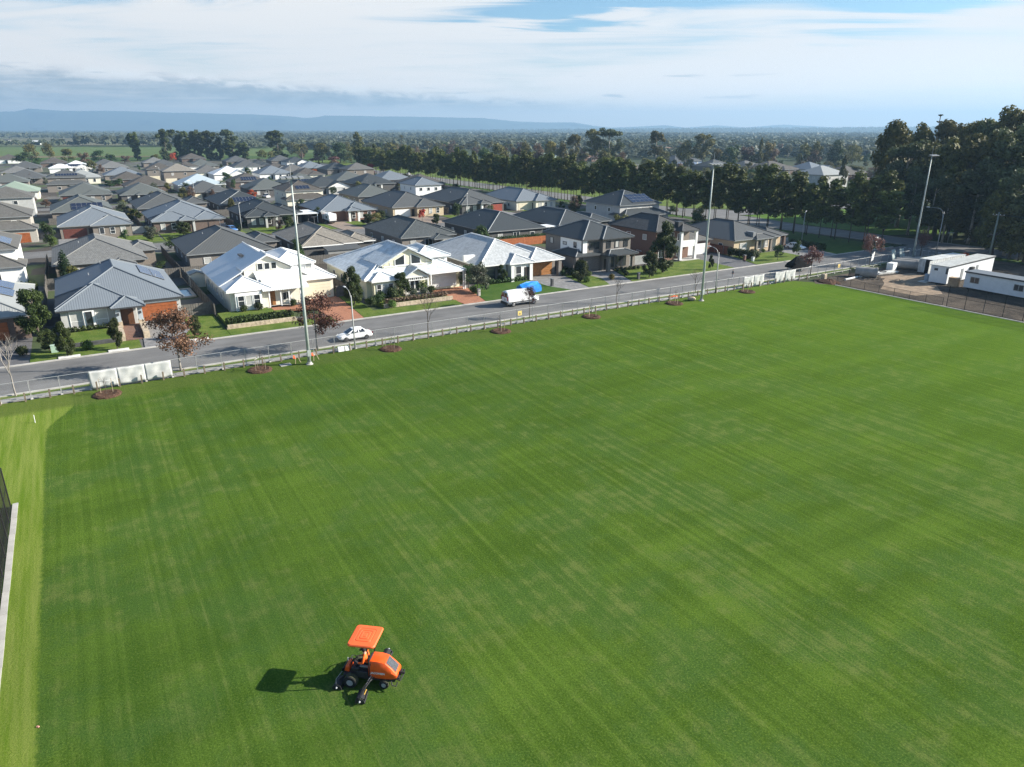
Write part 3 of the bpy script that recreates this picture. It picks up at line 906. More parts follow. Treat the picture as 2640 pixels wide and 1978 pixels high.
        k = ('solar', pw, ph, (m or SOLAR).name)
        if k not in _gc:
            mb = MB()
            mb.box(0, 0, 0, pw, ph, .045, 1)
            mb.box(.03, .03, .04, pw - .03, ph - .03, .052, 0)
            _gc[k] = mb.mesh('solar_panel', [m or SOLAR, GREYTRIM])
        for i in range(cols):
            for j in range(rows):
                p = o + ua * (u0 + i * (pw + gap)) + va * (v0 + j * (ph + gap)) + nz * .10
                ob = link('solar_panel', _gc[k], s.root)
                mtx = Matrix((ua, va, nz)).transposed().to_4x4(); mtx.translation = p
                ob.matrix_local = mtx


# ---------------------------------------------------------------- the front row, left to right
h = House('pale grey steel roofed house with blue solar panels, cut by the left edge', -24.0, 106.4, 'palegrey', BRICK_B, GREYTRIM, 0.1)
h.block(-24, 106.4, -7.2, 126.8, 2.9, pitch=22)
h.garage(-14.6, -9.4, 106.4, TIMBER_O); h.bx('column', -9.2, 106.1, 0, -8.7, 106.6, 2.9, BRICK_B); h.win(-17.5, .8, 1.4, 1.5, 106.4)
h.solar(0, 'R', 8.4, 2.2, 3, 1, 1.5, 2.3, SOLAR_B); h.solar(0, 'R', 13.6, 2.4, 3, 1, 1.5, 2.3, SOLAR_B)

h = House('blue grey corrugated roofed house with orange timber garage door and red brick steps', -3.6, 105.2, 'blue', RENDER_G, DARKTRIM, 0.35)
h.block(-3.6, 106.6, 10.7, 128.0, 3.15, pitch=25)
h.block(-3.6, 105.2, 5.0, 114.0, 3.15, pitch=25)
h.block(2.35, 103.7, 5.75, 107.2, 3.05, pitch=27, oh=.35, walls=False)
h.garage(5.75, 10.2, 106.6, TIMBER_O, 2.4)
h.bx('garage_frame', 5.55, 106.5, .3, 5.72, 106.6, 2.95, WHITE); h.bx('garage_frame', 5.55, 106.46, 2.76, 10.4, 106.58, 2.95, WHITE)
for a in (2.5, 5.1):
    c = h.bx('column', a, 103.75, 1.3, a + .55, 104.3, 3.05, mat('blue grey render', (0.36, 0.40, 0.42), .8)); h.bx('stone_base', a - .08, 103.67, 0, a + .63, 104.38, 1.32, STONE, c)
    h.bx('wall_lamp', a + .16, 103.60, 2.2, a + .40, 103.75, 2.5, DARKTRIM, c)
h.door(3.9, 105.2, mat('timber door', (0.10, 0.045, 0.022), .5), 1.5, 2.4)
h.win(-1.95, .75, 1.45, 2.25, 105.2, tran=.42, blind=True); h.win(.95, .75, 1.45, 2.25, 105.2, tran=.42, blind=True)
h.bx('window_surround', -1.15, 104.8, .6, .15, 105.2, 3.05, WHITE); h.win(-.5, .8, .75, 2.1, 104.8, frame=DARKTRIM)
for k in range(5): h.bx('step', 3.05, 98.6 + .5 * k, 0.0, 5.0, 99.15 + .5 * k, .16 + .085 * k, BRICK_R)
h.bx('porch_floor', 2.6, 101.1, 0, 5.4, 105.15, .55, BRICK_R)
for a in (2.3, 5.05): h.bx('stone_pier', a, 98.5, 0, a + .7, 103.6, .95, STONE)
for k in range(10): h.bx('retaining_block', -4.1 + .64 * k, 98.2, 0, -3.47 + .64 * k, 98.55, .56, DKSTONE)
h.solar(0, 'R', 10.2, 1.3, 7, 1, 1.0, 1.65, SOLAR_B); h.solar(0, 'R', 10.2, 3.05, 7, 1, 1.0, 1.65, SOLAR_B)
for a, b, z in ((0.4, 117.5, 5.1), (2.2, 121.6, 6.0), (8.9, 117.0, 4.2)): h.pipe(a, b, z, .7)

h = House('two storey white steel roofed house with cream gable, white bay window and cream garage door', 17.0, 105.9, 'white', CREAM, WHITE, 0.3, capmat=WHITE)
h.block(17.0, 110.6, 30.2, 126, 3.2, pitch=28, kind='gable', oh=.55)
h.block(17.1, 105.9, 22.4, 113.0, 3.15, pitch=24)
h.block(21.8, 105.2, 27.9, 110.2, 2.95, pitch=21, kind='skillion', walls=False, oh=.3); h.bx('wall', 21.8, 106.6, 0, 28, 110.5, 4.3, CREAM)
h.block(27.2, 109.6, 33.3, 121, 3.1, pitch=24)
h.block(25.2, 111.6, 30.8, 121.5, 5.35, pitch=23, wall=WHITE)
h.block(20.2, 109.9, 27.0, 113.0, 5.3, pitch=28, kind='gable', oh=.45)
h.bx('bay_window', 17.7, 105.2, .5, 21.4, 105.9, 3.0, WHITE)
for a in (18.45, 20.65): h.win(a, 1.15, .95, 1.55, 105.2, tran=.5)
h.win(19.55, 1.15, 1.0, 1.55, 105.2, blind=True)
for a in (22.35, 24.0, 25.2, 26.9): h.bx('veranda_post', a, 105.25, .3, a + .17, 105.42, 3.0, WHITE)
h.bx('veranda_floor', 22.0, 105.0, 0, 27.2, 106.6, .52, CONC)
h.door(22.9, 106.6, TIMBER_H, 1.3, 2.2, .5); h.win(25.2, 1.1, 1.2, 1.2, 106.6, mull=1)
h.garage(28.0, 32.9, 109.6, CREAMDOOR, 2.3)
for a in (22.55, 23.55, 24.55): h.win(a, 5.25, .85, 1.05, 109.9, frame=WHITE)
h.win(26.35, 4.75, 1.1, 1.05, 111.1, frame=WHITE); h.bx('dormer_wall', 25.5, 111.1, 4.0, 27.2, 111.7, 6.0, CREAM)
for a in (28.2, 30.2): h.win(a, 4.5, 1.0, 1.0, 111.6, tran=.5, blind=True)
for b in (112, 115.5, 119.5, 123): h.win(17.0, 1.1, .9, 1.2, b, 'L', frame=WHITE)
for k in range(15): h.bx('sandstone_block', 14.85 + .62 * k, 97.2, 0.0, 15.44 + .62 * k, 97.65, .34, STONE); h.bx('sandstone_block', 14.95 + .60 * k, 97.24, .35, 15.52 + .60 * k, 97.65, .62, STONE)
h.bx('skylight', 21.2, 117.3, 6.3, 21.8, 119.0, 6.55, DARKTRIM)
for a, b, z in ((19.5, 113, 4.5), (20.6, 116.5, 5.0)): h.pipe(a, b, z, .5)

h = House('pale yellow house with blue white tiled roof, dark triangular gable window and small gabled porch', 36.9, 104.2, 'iceblue', mat('pale yellow render', (0.68, 0.645, 0.47), .8, var=.05), WHITE, 0.45, capmat=WHITE)
h.block(36.9, 104.3, 53.6, 124, 3.05, pitch=24, walls=False)
h.bx('wall', 36.9, 104.3, 0, 47.5, 124, 3.1, h.wallm); h.bx('wall', 47.5, 106.0, 0, 53.6, 123.9, 3.1, h.wallm)
h.block(37.6, 103.0, 41.2, 106, 3.0, pitch=24)
h.block(47.6, 105.6, 53.6, 110.5, 3.0, pitch=24, ohf=1.6)
h.block(47.0, 107.4, 52.3, 116, 5.2, pitch=22, wall=WHITE)
h.block(40.4, 106.2, 49.0, 113, 4.75, pitch=27, kind='gable', oh=.5)
h.block(43.2, 103.6, 47.0, 107.2, 3.0, pitch=30, kind='gable', oh=.45, walls=False, infill=CREAM)
h.bx('fascia_band', 43.1, 103.5, 2.45, 47.1, 103.62, 2.58, WHITE); h.bx('fascia_band', 43.1, 103.5, 2.95, 47.1, 103.62, 3.1, WHITE)
for k in range(11): h.bx('baluster', 43.3 + .36 * k, 103.52, 2.57, 43.38 + .36 * k, 103.6, 2.96, WHITE)
for a in (43.15, 46.85): h.bx('porch_post', a, 103.5, .3, a + .18, 103.68, 3.0, WHITE)
h.bx('porch_floor', 42.9, 103.4, 0, 47.3, 105.2, .5, CONC)
for k, a in enumerate((43.7, 44.5, 45.3)): h.win(a, .5, .78, 2.3, 104.3, frame=WHITE)
h.win(38.4, 1.0, .8, 1.6, 103.0, tran=.5); h.win(39.35, 1.0, 1.0, 1.6, 103.0, blind=True); h.win(40.35, 1.0, .8, 1.6, 103.0, tran=.5)
for sgn, a in ((-1, 44.2), (1, 45.2)):
    x, y = h.L(a, 106.15)
    outer = [(x, 4.62), (x + sgn * 1.75, 4.62), (x + sgn * 1.75, 5.55), (x, 6.35)]
    mb = MB(); mb.loft([[(p[0], y - .06, p[1]) for p in outer], [(p[0], y + .02, p[1]) for p in outer]]); w_ = mb.build('window', WHITE, h.root)
    cx = sum(p[0] for p in outer) / 4; cz = sum(p[1] for p in outer) / 4
    inn = [(cx + (p[0] - cx) * .86, cz + (p[1] - cz) * .86) for p in outer]
    mb = MB(); mb.loft([[(p[0], y - .075, p[1]) for p in inn], [(p[0], y - .02, p[1]) for p in inn]]); mb.build('pane', GLASS, w_)
h.bx('gable_trim', 40.6, 106.1, 4.46, 48.8, 106.19, 4.6, WHITE)
for a in (41.6, 47.9): h.bx('gable_batten', a, 106.13, 4.6, a + .08, 106.2, 5.2, WHITE)
h.win(48.4, 4.25, .9, .8, 107.4, blind=True); h.win(50.6, 4.3, 2.4, .75, 107.4, mull=2, blind=True)
h.garage(48.0, 53.0, 105.6, WHITEDOOR, 2.3)
for a in (47.6, 53.45, 53.8): h.bx('post', a, 103.9, 0, a + .17, 104.07, 3.0, WHITE)
for b in (108, 112, 116, 120): h.win(36.9, 1.2, 1.0, 1.1, b, 'L', frame=WHITE)
for k in range(19): h.bx('stone_block', 37.2 + .6 * k, 98.0, 0, 37.77 + .6 * k, 98.4, .55, STONE)
h.pipe(42.0, 110, 5.5, .5); h.antenna(43.5, 118, 5.4)

h = House('silver grey tiled house with honey timber garage door and white tiled entry portico', 57.9, 105.9, 'silver', BRICK_G, WHITE, 0.1, capmat=WHITE)
h.block(57.9, 105.9, 71.2, 128.3, 3.0, pitch=24, walls=False)
h.bx('wall', 57.9, 105.9, 0, 67.5, 128.3, 3.05, h.wallm); h.bx('wall', 67.5, 107.3, 0, 71.2, 128.2, 3.05, h.wallm)
h.block(63.2, 104.7, 67.3, 110.0, 3.1, pitch=24, wall=RENDER_W)
h.block(67.5, 107.0, 74.0, 117.4, 3.0, pitch=24, ohf=2.4)
h.garage(69.0, 73.3, 107.0, TIMBER_H, 2.3)
h.bx('pillar', 73.3, 104.8, 0, 73.95, 105.5, 3.0, BRICK_G)
h.bx('pillar', 63.1, 104.4, 0, 63.75, 105.0, 3.1, RENDER_W); h.bx('pillar', 66.9, 104.4, 0, 67.5, 105.0, 3.1, RENDER_W)
h.win(64.7, .6, 1.2, 2.1, 104.7, tran=.35, frame=WHITE); h.door(66.4, 104.7, DARKDOOR, .9, 2.3); h.win(59.9, .4, 1.6, 2.2, 105.9, frame=DARKTRIM, tran=.5)
h.bx('pale_panel', 61.4, 105.8, .1, 62.9, 105.9, 2.9, RENDER_W)
for b in (109, 113, 117, 121): h.win(57.9, 1.0, 1.3, 1.2, b, 'L', blind=(b == 113))
h.bx('box_gutter', 57.2, 110.5, 3.25, 59.3, 111.1, 4.3, WHITE)

h = House('two storey brick house with charcoal roof, white side wall and charcoal garage door', 79.4, 104.9, 'charcoal', BRICK_G, DARKTRIM, 0.0, capmat=GREYTRIM)
h.block(79.4, 105.8, 90.0, 118.2, 5.8, pitch=24)
h.block(83.4, 105.0, 90.0, 114, 5.78, pitch=24)
h.block(77.6, 106.2, 84.0, 112, 2.95, pitch=22, ohf=1.3)
h.block(83.4, 104.9, 89.6, 106.0, 2.95, pitch=20, ohf=2.3, walls=False)
h.bx('white_wall', 79.34, 106.3, 3.2, 79.45, 113.0, 5.75, WHITE); h.bx('white_wall', 79.34, 105.74, 3.2, 80.3, 105.85, 5.75, WHITE)
h.garage(78.6, 83.0, 106.2, CHARDOOR, 2.3)
h.bx('pillar', 77.2, 104.9, 0, 77.8, 105.5, 2.95, BRICK_G); h.bx('pillar', 83.2, 103.0, 0, 83.8, 103.6, 2.95, BRICK_G); h.bx('pillar', 89.0, 103.0, 0, 89.6, 103.6, 2.95, BRICK_G)
for a in (82.0,): h.win(a, 4.0, 2.2, 1.4, 105.8, mull=1, frame=DARKTRIM)
for a in (84.7, 86.7, 88.8): h.win(a, 4.1, .95, 1.35, 105.0, frame=DARKTRIM, blind=(a == 86.7))
for a in (85.6, 87.2, 88.5): h.win(a, .5, 1.1, 2.0, 105.0, frame=DARKTRIM)
h.door(84.3, 105.0)
h.win(79.34, 4.2, .9, 1.1, 108.2, 'L', frame=DARKTRIM); h.win(79.34, 4.4, 1.2, .6, 111.5, 'L', frame=DARKTRIM, blind=True); h.win(79.4, 4.1, 1.1, 1.2, 116, 'L', frame=DARKTRIM, blind=True)

h = House('two storey brick house with black tiled roof and white two level balcony portico', 98.4, 105.4, 'black', BRICK_R, DARKTRIM, 0.1, capmat=DARKTRIM)
h.block(98.4, 107.2, 107.4, 121.5, 5.85, pitch=26)
h.block(103.6, 105.4, 107.6, 112, 5.83, pitch=26, walls=False)
h.block(107.4, 108.8, 115.3, 116, 2.9, pitch=22, roof='tile')
for a in (103.3, 107.3): h.bx('white_column', a, 105.2, 0, a + .55, 105.75, 5.85, WHITE)
h.bx('balcony_wall', 103.85, 105.25, 2.75, 107.3, 105.5, 4.0, WHITE); h.bx('balcony_floor', 103.4, 105.5, 2.7, 107.6, 107.18, 2.95, WHITE)
h.bx('balcony_wall', 103.35, 105.75, 2.75, 103.6, 107.2, 4.0, WHITE)
h.win(100.0, 3.7, 1.8, 1.8, 107.2, mull=1, frame=WHITE); h.win(102.5, 3.7, 1.3, 1.8, 107.2, mull=1, frame=WHITE)
h.win(104.9, 3.2, 1.5, 2.0, 107.2, mull=1, frame=WHITE); h.win(104.9, .6, 1.6, 1.9, 107.2, mull=1, frame=WHITE); h.win(100.0, .7, 1.6, 1.7, 107.2, mull=1, frame=WHITE)
h.bx('tan_panel', 105.8, 107.1, 3.0, 107.3, 107.2, 5.8, BRICK_T)
h.garage(109.0, 113.9, 108.8, WHITEDOOR, 2.3)
for b, bl in ((110.5, True), (115.5, False), (119, True)): h.win(98.4, 4.0, 1.2, 1.1, b, 'L', frame=WHITE, blind=bl)
h.win(98.4, .9, 1.4, .8, 112, 'L', frame=WHITE)
h.bx('chimney_cowl', 103.9, 106.9, 6.2, 105.2, 108.0, 7.6, DARKTRIM)
for a, b, z in ((100.1, 115, 6.7), (100.6, 113.6, 6.8)): h.pipe(a, b, z, .5, .13)

h = House('single storey house with mid grey steel roof and pale garage, rightmost of the front row', 118.8, 105.3, 'grey', BRICK_C, GREYTRIM, 0.0)
h.block(118.8, 105.3, 132.4, 124, 2.8, pitch=22, walls=False)
h.bx('wall', 118.8, 105.3, 0, 129.9, 124, 2.85, h.wallm); h.bx('wall', 129.9, 107.5, 0, 132.4, 123.9, 2.85, h.wallm)
h.block(129.9, 107.2, 135.8, 115, 2.8, pitch=22, ohf=1.6)
h.block(124.6, 104.4, 129.2, 107, 2.8, pitch=22, walls=False)
h.win(121.6, .8, 2.0, 1.4, 105.3, mull=1, blind=True); h.win(126.6, .6, 1.2, 1.8, 105.3, frame=WHITE); h.win(128.7, .8, 1.4, 1.6, 105.3, tran=.4, blind=True)
h.bx('pillar', 124.5, 104.2, 0, 125.0, 104.7, 2.8, BRICK_T); h.bx('pillar', 129.0, 104.2, 0, 129.5, 104.7, 2.8, BRICK_T)
h.garage(130.4, 134.6, 107.2, CREAMDOOR, 2.25); h.bx('pillar', 135.3, 105.8, 0, 135.9, 106.4, 2.8, BRICK_B)
h.bx('box_gutter', 124.3, 105.2, 3.0, 125.2, 107.2, 4.3, GREYTRIM)
for b in (109, 113): h.win(118.8, 1.0, 1.2, 1.0, b, 'L')


# ---------------------------------------------------------------- every other house, from one recipe
def gen_house(label, s0, n0, s1, n1, roof, wall, st=1, face='front', side='L', door=None, wing=True, pitch=23, solar=None, trim=GREYTRIM, far=False, extra=(), lower=False, z0=0.0, group='houses of the estate', port=None, gab=False, frame=WHITE, capmat=None):
    ze = 2.8 if st == 1 else 5.6
    h = House(label, s0, n0, roof, wall, trim, z0, group, caps=not far, capmat=capmat, frame=frame)
    rg = random.Random(int(s0 * 31 + n0 * 7))
    w = s1 - s0
    h.block(s0, n0, s1, n1, ze, pitch=pitch)
    gl = side == 'L'
    g0, g1 = (s0 + .6, s0 + 5.6) if gl else (s1 - 5.6, s1 - .6)
    f0, f1 = (s1 - w * .55, s1) if gl else (s0, s0 + w * .55)
    if st == 2 and lower:
        h.block(s0 - .6, n0 - 3.0, s1 + .8, n0 + 3, 3.0, pitch=24)
        yb = n0 - 3.0
    else: yb = n0
    if face == 'front':
        if wing and st == 1:
            h.block(f0, n0 - 1.8, f1, n0 + 6, ze, pitch=pitch, kind='gable' if gab else 'hip', infill=WHITE if gab else None)
            yf = n0 - 1.8
        else: yf = yb
        if door is not None: h.garage(g0, g1, yb, door)
        for k in range(3 if not far else 2):
            a = f0 + (f1 - f0) * (k + .8) / (3.6 if not far else 2.6)
            h.win(a, .8, 1.1, 1.6, yf, tran=.5 if rg.random() < .5 else 0, blind=rg.random() < .4)
        if port:
            a = f0 - .2 if gl else f1 - 3.0
            h.block(a, yf - 2.0, a + 3.2, yf + 1, 3.0, pitch=pitch, walls=False)
            for q in (a, a + 2.7): h.bx('pillar', q, yf - 2.0, 0, q + .55, yf - 1.45, 3.0, port)
            h.door(a + 1.6, yf, DARKDOOR, 1.4, 2.3)
        else:
            h.door((g1 + .9) if gl else (g0 - .9), yb, DARKDOOR, 1.0, 2.2)
    else:
        for k in range(3 if not far else 2):
            a = s0 + w * (k + .7) / (3.4 if not far else 2.6)
            h.win(a, .5 if k == 1 else 1.0, 1.8 if k == 1 else 1.3, 1.9 if k == 1 else 1.2, yb, mull=1 if k == 1 else 0, blind=rg.random() < .5)
        if wing:
            a = s1 - 6 if gl else s0 + 2
            h.block(a, n0 - 3.0, a + 4.0, n0 + 2.5, 2.5, pitch=14, walls=False)
            for q in (a, a + 3.8): h.bx('post', q, n0 - 2.9, 0, q + .18, n0 - 2.72, 2.5, wall)
    if st == 2:
        for k in range(3 if not far else 2):
            a = s0 + w * (k + .7) / (3.4 if not far else 2.6)
            h.win(a, 3.7, 1.1, 1.2, n0, blind=rg.random() < .5)
        for k in range(2): h.win(s0, 3.8, 1.0, 1.1, n0 + (n1 - n0) * (.3 + .4 * k), 'L', blind=rg.random() < .4)
    if not far:
        for k in range(3): h.win(s0, 1.0, 1.1, 1.0, n0 + (n1 - n0) * (k + .7) / 3.4, 'L', blind=rg.random() < .4)
        h.pipe(s0 + w * .3, n0 + (n1 - n0) * .55, ze + .2 + w * .3 * math.tan(R(pitch)) - .1, .6)
        if rg.random() < .5: h.antenna(s0 + w * .55, n0 + (n1 - n0) * .6, ze + .2 + w * .42 * math.tan(R(pitch)))
    for e in extra: h.block(*e)
    if solar: h.solar(*solar)
    return h


G = gen_house
G('white two storey tile roofed house at the left edge of the second row', -25, 149.5, -9.6, 167, 'tile', WHITE, 2, 'back', wing=False, lower=True, solar=(0, 'R', 2.0, 1.2, 7, 2, 1.0, 1.65, SOLAR_B))
G('stone grey tiled house standing behind a tall dark cypress, second row', -4.2, 145.4, 9.8, 167, 'stonegrey', BRICK_T, 1, 'back', extra=((8.0, 157, 12.6, 165, 2.7),))
G('dark grey steel roofed house directly behind the white roofed two storey house', 17.3, 145.5, 32.4, 167, 'grey', BRICK_G, 1, 'back', extra=((31, 156, 36, 166, 2.7),))
G('tan tiled house with a striped looking shaded side, behind the floodlight pole', 38.4, 144.6, 50.5, 167, 'tan', BRICK_D, 1, 'back', wing=False, trim=WHITE, extra=((38.4, 144.0, 46.0, 152, 2.8), (48, 145.6, 53.6, 156, 2.8)))
G('charcoal slate tiled house standing behind the house with the triangular gable window', 60.0, 145.0, 72.5, 168, 'slate', BRICK_G, 1, 'back', extra=((71, 150, 74.6, 162, 2.7),))
G('charcoal roofed house with green hedge and orange paling fence behind it, second row', 81.0, 144.2, 96.0, 167, 'charcoal', BRICK_D, 1, 'back', wing=False, capmat=GREYTRIM)
G('charcoal roofed house with three pale ridge lines, behind the two storey charcoal roofed house', 101.8, 145.6, 114.0, 168, 'charcoal', BRICK_D, 1, 'back', wing=False, capmat=GREYTRIM, extra=((112, 147, 118.5, 158, 2.8),))
G('pale two storey house with grey roof and rows of solar panels near the avenue', 126.6, 152.8, 140.6, 168, 'charcoal', RENDER_G, 2, 'back', wing=False, lower=True, capmat=GREYTRIM, solar=(0, 'F', 5.2, 1.0, 5, 3, 1.5, 1.5))
# third row, facing the field
G('two storey tile roofed house with orange garage, left edge of the third row', -25, 206.5, -8.8, 222, 'tile', mat('pale mottled brick', (.36, .335, .295), .9, var=.12, scale=5), 2, 'front', 'R', TIMBER_O, lower=True)
G('blue grey roofed house with maroon garage and white slatted windows, third row left', -3.3, 205.4, 12.0, 229, 'blue', BRICK_T, 1, 'front', 'L', MAROON, capmat=GREYTRIM)
G('blue grey roofed house with grey square portico and red brown garage on its right', 17.2, 206.2, 34.0, 230, 'blue', BRICK_B, 1, 'front', 'R', MAROON, port=RENDER_G, extra=((26.8, 204.0, 34.0, 212, 2.8),))
G('charcoal roofed house with a pale grey entry portal, behind a green lawn', 39.8, 204.8, 53.2, 228, 'charcoal', BRICK_D, 1, 'front', 'R', None, port=RENDER_G, extra=((48, 208, 55.6, 222, 2.8),))
G('blue grey roofed house with white portico pillars beside a parked caravan', 61.0, 206.0, 76.5, 228, 'blue', BRICK_R, 1, 'front', 'L', None, port=RENDER_W)
G('cream brick house with grey green roof and white garage behind a red leaved tree', 82.8, 206.0, 98.8, 232, 'grey', BRICK_C, 1, 'front', 'L', WHITEDOOR)
G('charcoal roofed house with bright red garage door, third row', 104.8, 205.0, 121.0, 234, 'grey', BRICK_D, 1, 'front', 'R', REDDOOR, port=WHITE)
G('blue grey roofed house with cream garage nearest the avenue in the third row', 125.2, 203.8, 139.4, 228, 'blue', CREAM, 1, 'front', 'L', CREAMDOOR)
# fourth row, backs to the field
G('grey roofed house with a block of dark solar panels on its near slope', -5.0, 243.2, 10.0, 268, 'greygreen', BRICK_T, 1, 'back', wing=False, solar=(0, 'F', 5.5, 0.8, 6, 2, 1.3, 1.9))
G('mid grey roofed house in the fourth row behind the house with the grey square portico', 17.0, 242.0, 32.5, 268, 'grey', BRICK_G, 1, 'back', extra=((31, 252, 37.5, 264, 2.8),))
G('charcoal roofed house with a black strip of pool heating on its near slope', 40.0, 241.5, 54.5, 268, 'charcoal', BRICK_D, 1, 'back', wing=False, solar=(0, 'F', 4.6, 1.2, 7, 1, 1.0, 3.0), capmat=GREYTRIM)
G('two storey brown tiled house with cream upper wall and black panels, behind the floodlight pole', 62.0, 247.6, 74.4, 264, 'brown', CREAM, 2, 'back', wing=False, lower=True, solar=(0, 'F', 4.3, 1.0, 4, 1, 1.1, 2.4))
G('grey green roofed house wrapped in dark hedging, fourth row', 86.6, 246.6, 101.4, 268, 'greygreen', BRICK_G, 1, 'back', wing=False)
G('white two storey box house with blue grey hipped roof, beside the small grey gazebo', 109.6, 249.4, 120.0, 264, 'blue', WHITE, 2, 'back', wing=False, trim=GREYTRIM)


def FH(label, sn, w, d, roof, wall=BRICK_G, st=1, face='front', side='L', door=None, **kw):
    s, n = sn
    kw.setdefault('far', True)
    return gen_house(label, round(s - w / 2, 2), round(n - d * .5, 2), round(s + w / 2, 2), round(n + d * .5, 2), roof, wall, st, face, side, door, **kw)


FH('grey green roofed house with maroon garage on its left, fifth row near the left edge', (5.4, 316.7), 16, 20, 'greygreen', BRICK_T, side='L', door=MAROON)
FH('grey green roofed house with open portico and two cream pillars, fifth row', (23.5, 308.6), 15, 20, 'greygreen', BRICK_D, side='R', port=CREAM)
FH('two storey house with a long black solar strip across its near roof slope', (0.4, 376.6), 14, 13, 'grey', BRICK_G, 2, 'back', lower=True, solar=(0, 'F', 3.6, 1.4, 8, 1, 1.0, 2.0))
FH('dark brown tiled house with a broad hipped roof in the sixth row', (29.4, 352.1), 17, 18, 'brown', BRICK_B, face='back', wing=False)
FH('weathered brown tiled house with its gardens of dark shrubs in front', (25.8, 401.7), 14, 18, 'brown', BRICK_B, face='back')
FH('pale green steel roofed house at the left edge', (-17.1, 342.3), 15, 18, 'mint', CREAM, side='R', door=WHITEDOOR)
FH('two storey grey brown tiled house with white upper wall at the left edge', (-16.1, 272.8), 13, 14, 'tile', RENDER_G, 2, 'back', wing=False)
FH('dark grey green roofed house behind the pale green roof', (-16.4, 442.4), 16, 18, 'grey', BRICK_G, face='back')
FH('mid grey roofed house at the left edge behind the pale green roof', (-22.2, 407.8), 15, 15, 'greygreen', BRICK_G, face='back', wing=False)
FH('pale grey low roofed house in the seventh row at the left', (-22.3, 494.6), 14, 16, 'stonegrey', CREAM)
FH('grey hipped roof house far left beyond the pale grey low roof', (-19.8, 560.4), 16, 18, 'grey', BRICK_G, face='back')
FH('dark brown hipped roof house farthest to the left', (-35.6, 717.3), 17, 18, 'brown', WHITE)
FH('dark brown roofed house left of the white gabled house', (-5.0, 627.1), 16, 18, 'brown', BRICK_B)
FH('white roofed house with a dark solar covered gable, far left', (7.6, 547.2), 17, 16, 'white', WHITE, gab=True, trim=WHITE, solar=(0, 'F', 4.2, .8, 8, 2, 1.1, 1.7))
FH('low white flat fronted house beside the solar covered gable', (-1.4, 535.3), 12, 10, 'white', WHITE, trim=WHITE, wing=False)
FH('pale grey roofed house right of the black solar strip', (7.3, 428.1), 15, 17, 'palegrey', CREAM)
FH('small grey roofed house left of the windswept lone pine', (25.3, 588.0), 14, 16, 'grey', BRICK_G)
FH('long grey tiled house at the back with two stepped hips', (26.5, 527.4), 17, 18, 'stonegrey', BRICK_G, face='back')
FH('blue grey roofed house with a small roof dormer, sixth row', (26.0, 441.0), 17, 18, 'blue', BRICK_G, face='back')
FH('stone grey roofed house below the lone pine', (57.1, 593.8), 16, 18, 'stonegrey', BRICK_T)
FH('grey hipped roof house behind the brown tiled two storey pair', (57.7, 543.3), 16, 18, 'grey', BRICK_G)
FH('two storey brown tiled house with a dark upper wall, left of the pair', (43.4, 432.2), 13, 13, 'brown', BRICK_G, 2, wing=False, door=CREAMDOOR)
FH('two storey tan tiled house with cream garage, right of the pair', (49.3, 407.2), 15, 14, 'tan', BRICK_T, 2, wing=False, door=CREAMDOOR)
FH('brown hipped roof house right in front of the dark poplars', (92.6, 665.0), 18, 18, 'brown', BRICK_B)
FH('small white gabled house below the dark poplars', (67.7, 516.2), 13, 14, 'brown', WHITE, gab=True, side='R')
FH('grey green hipped roof house right of the small white gable', (78.4, 525.6), 18, 19, 'greygreen', BRICK_G)
FH('taupe roofed house behind the light blue dormer house', (68.7, 443.6), 16, 17, 'taupe', CREAM)
FH('light blue steel roofed house with a white windowed dormer', (49.5, 347.8), 18, 20, 'lightblue', WHITE, trim=WHITE, extra=())
FH('bright white roofed house with dark gable window in mid estate', (75.2, 419.2), 17, 18, 'white', WHITE, gab=True, trim=WHITE)
FH('charcoal roofed house with cream garage, basketball hoop side', (45.4, 305.8), 16, 18, 'grey', BRICK_T, side='L', door=CREAMDOOR)
FH('grey roofed house behind the row of dark poplars, right end', (112.4, 587.9), 17, 18, 'grey', BRICK_G)
FH('grey roofed house with white band under its eaves near the poplars', (101.6, 502.6), 17, 18, 'grey', WHITE)
FH('small charcoal roofed house left of the single dark poplar', (111.7, 510.9), 14, 16, 'charcoal', BRICK_G)
FH('grey stepped roof house below the single dark poplar', (144.5, 585.5), 17, 18, 'grey', BRICK_G)
FH('charcoal roofed house with a white front gable, back of the estate', (146.7, 551.0), 16, 17, 'charcoal', WHITE, gab=True, side='L')
FH('blue grey roofed house with white walls in mid estate', (97.0, 413.8), 17, 18, 'blue', WHITE)
FH('taupe hipped roof house behind the floodlight pole', (112.6, 430.5), 16, 18, 'taupe', BRICK_T)
FH('brown tiled house with timber gable among paler roofs', (111.8, 466.4), 14, 14, 'brown', BRICK_R, gab=True)
FH('dark brown roofed house with black solar panels in mid estate', (71.4, 355.7), 15, 17, 'brown', BRICK_B, face='back', solar=(0, 'F', 4.5, 1.0, 6, 2, 1.1, 1.7))
FH('grey green hipped roof house with a white ute on its driveway', (69.4, 309.7), 16, 19, 'greygreen', BRICK_D, side='R', door=DARKDOOR)
FH('grey roofed house with two black roof panels behind the pole', (90.6, 335.3), 17, 17, 'greygreen', BRICK_G, face='back', solar=(0, 'F', 4.0, 1.2, 6, 1, 1.2, 2.0))
FH('charcoal roofed house with a small white porch gable, fifth row', (92.5, 308.2), 17, 20, 'charcoal', RENDER_G, side='L', door=WHITEDOOR, gab=True)
FH('grey green hipped roof house left of the bright red tree', (115.5, 343.5), 16, 18, 'greygreen', BRICK_T, face='back')
FH('charcoal roofed house with two tall white posts at its porch', (115.2, 313.5), 17, 20, 'charcoal', BRICK_D, side='R', port=WHITE)
FH('blue grey roofed house with a strip of pale skylights', (133.0, 332.9), 17, 18, 'blue', BRICK_G, face='back')
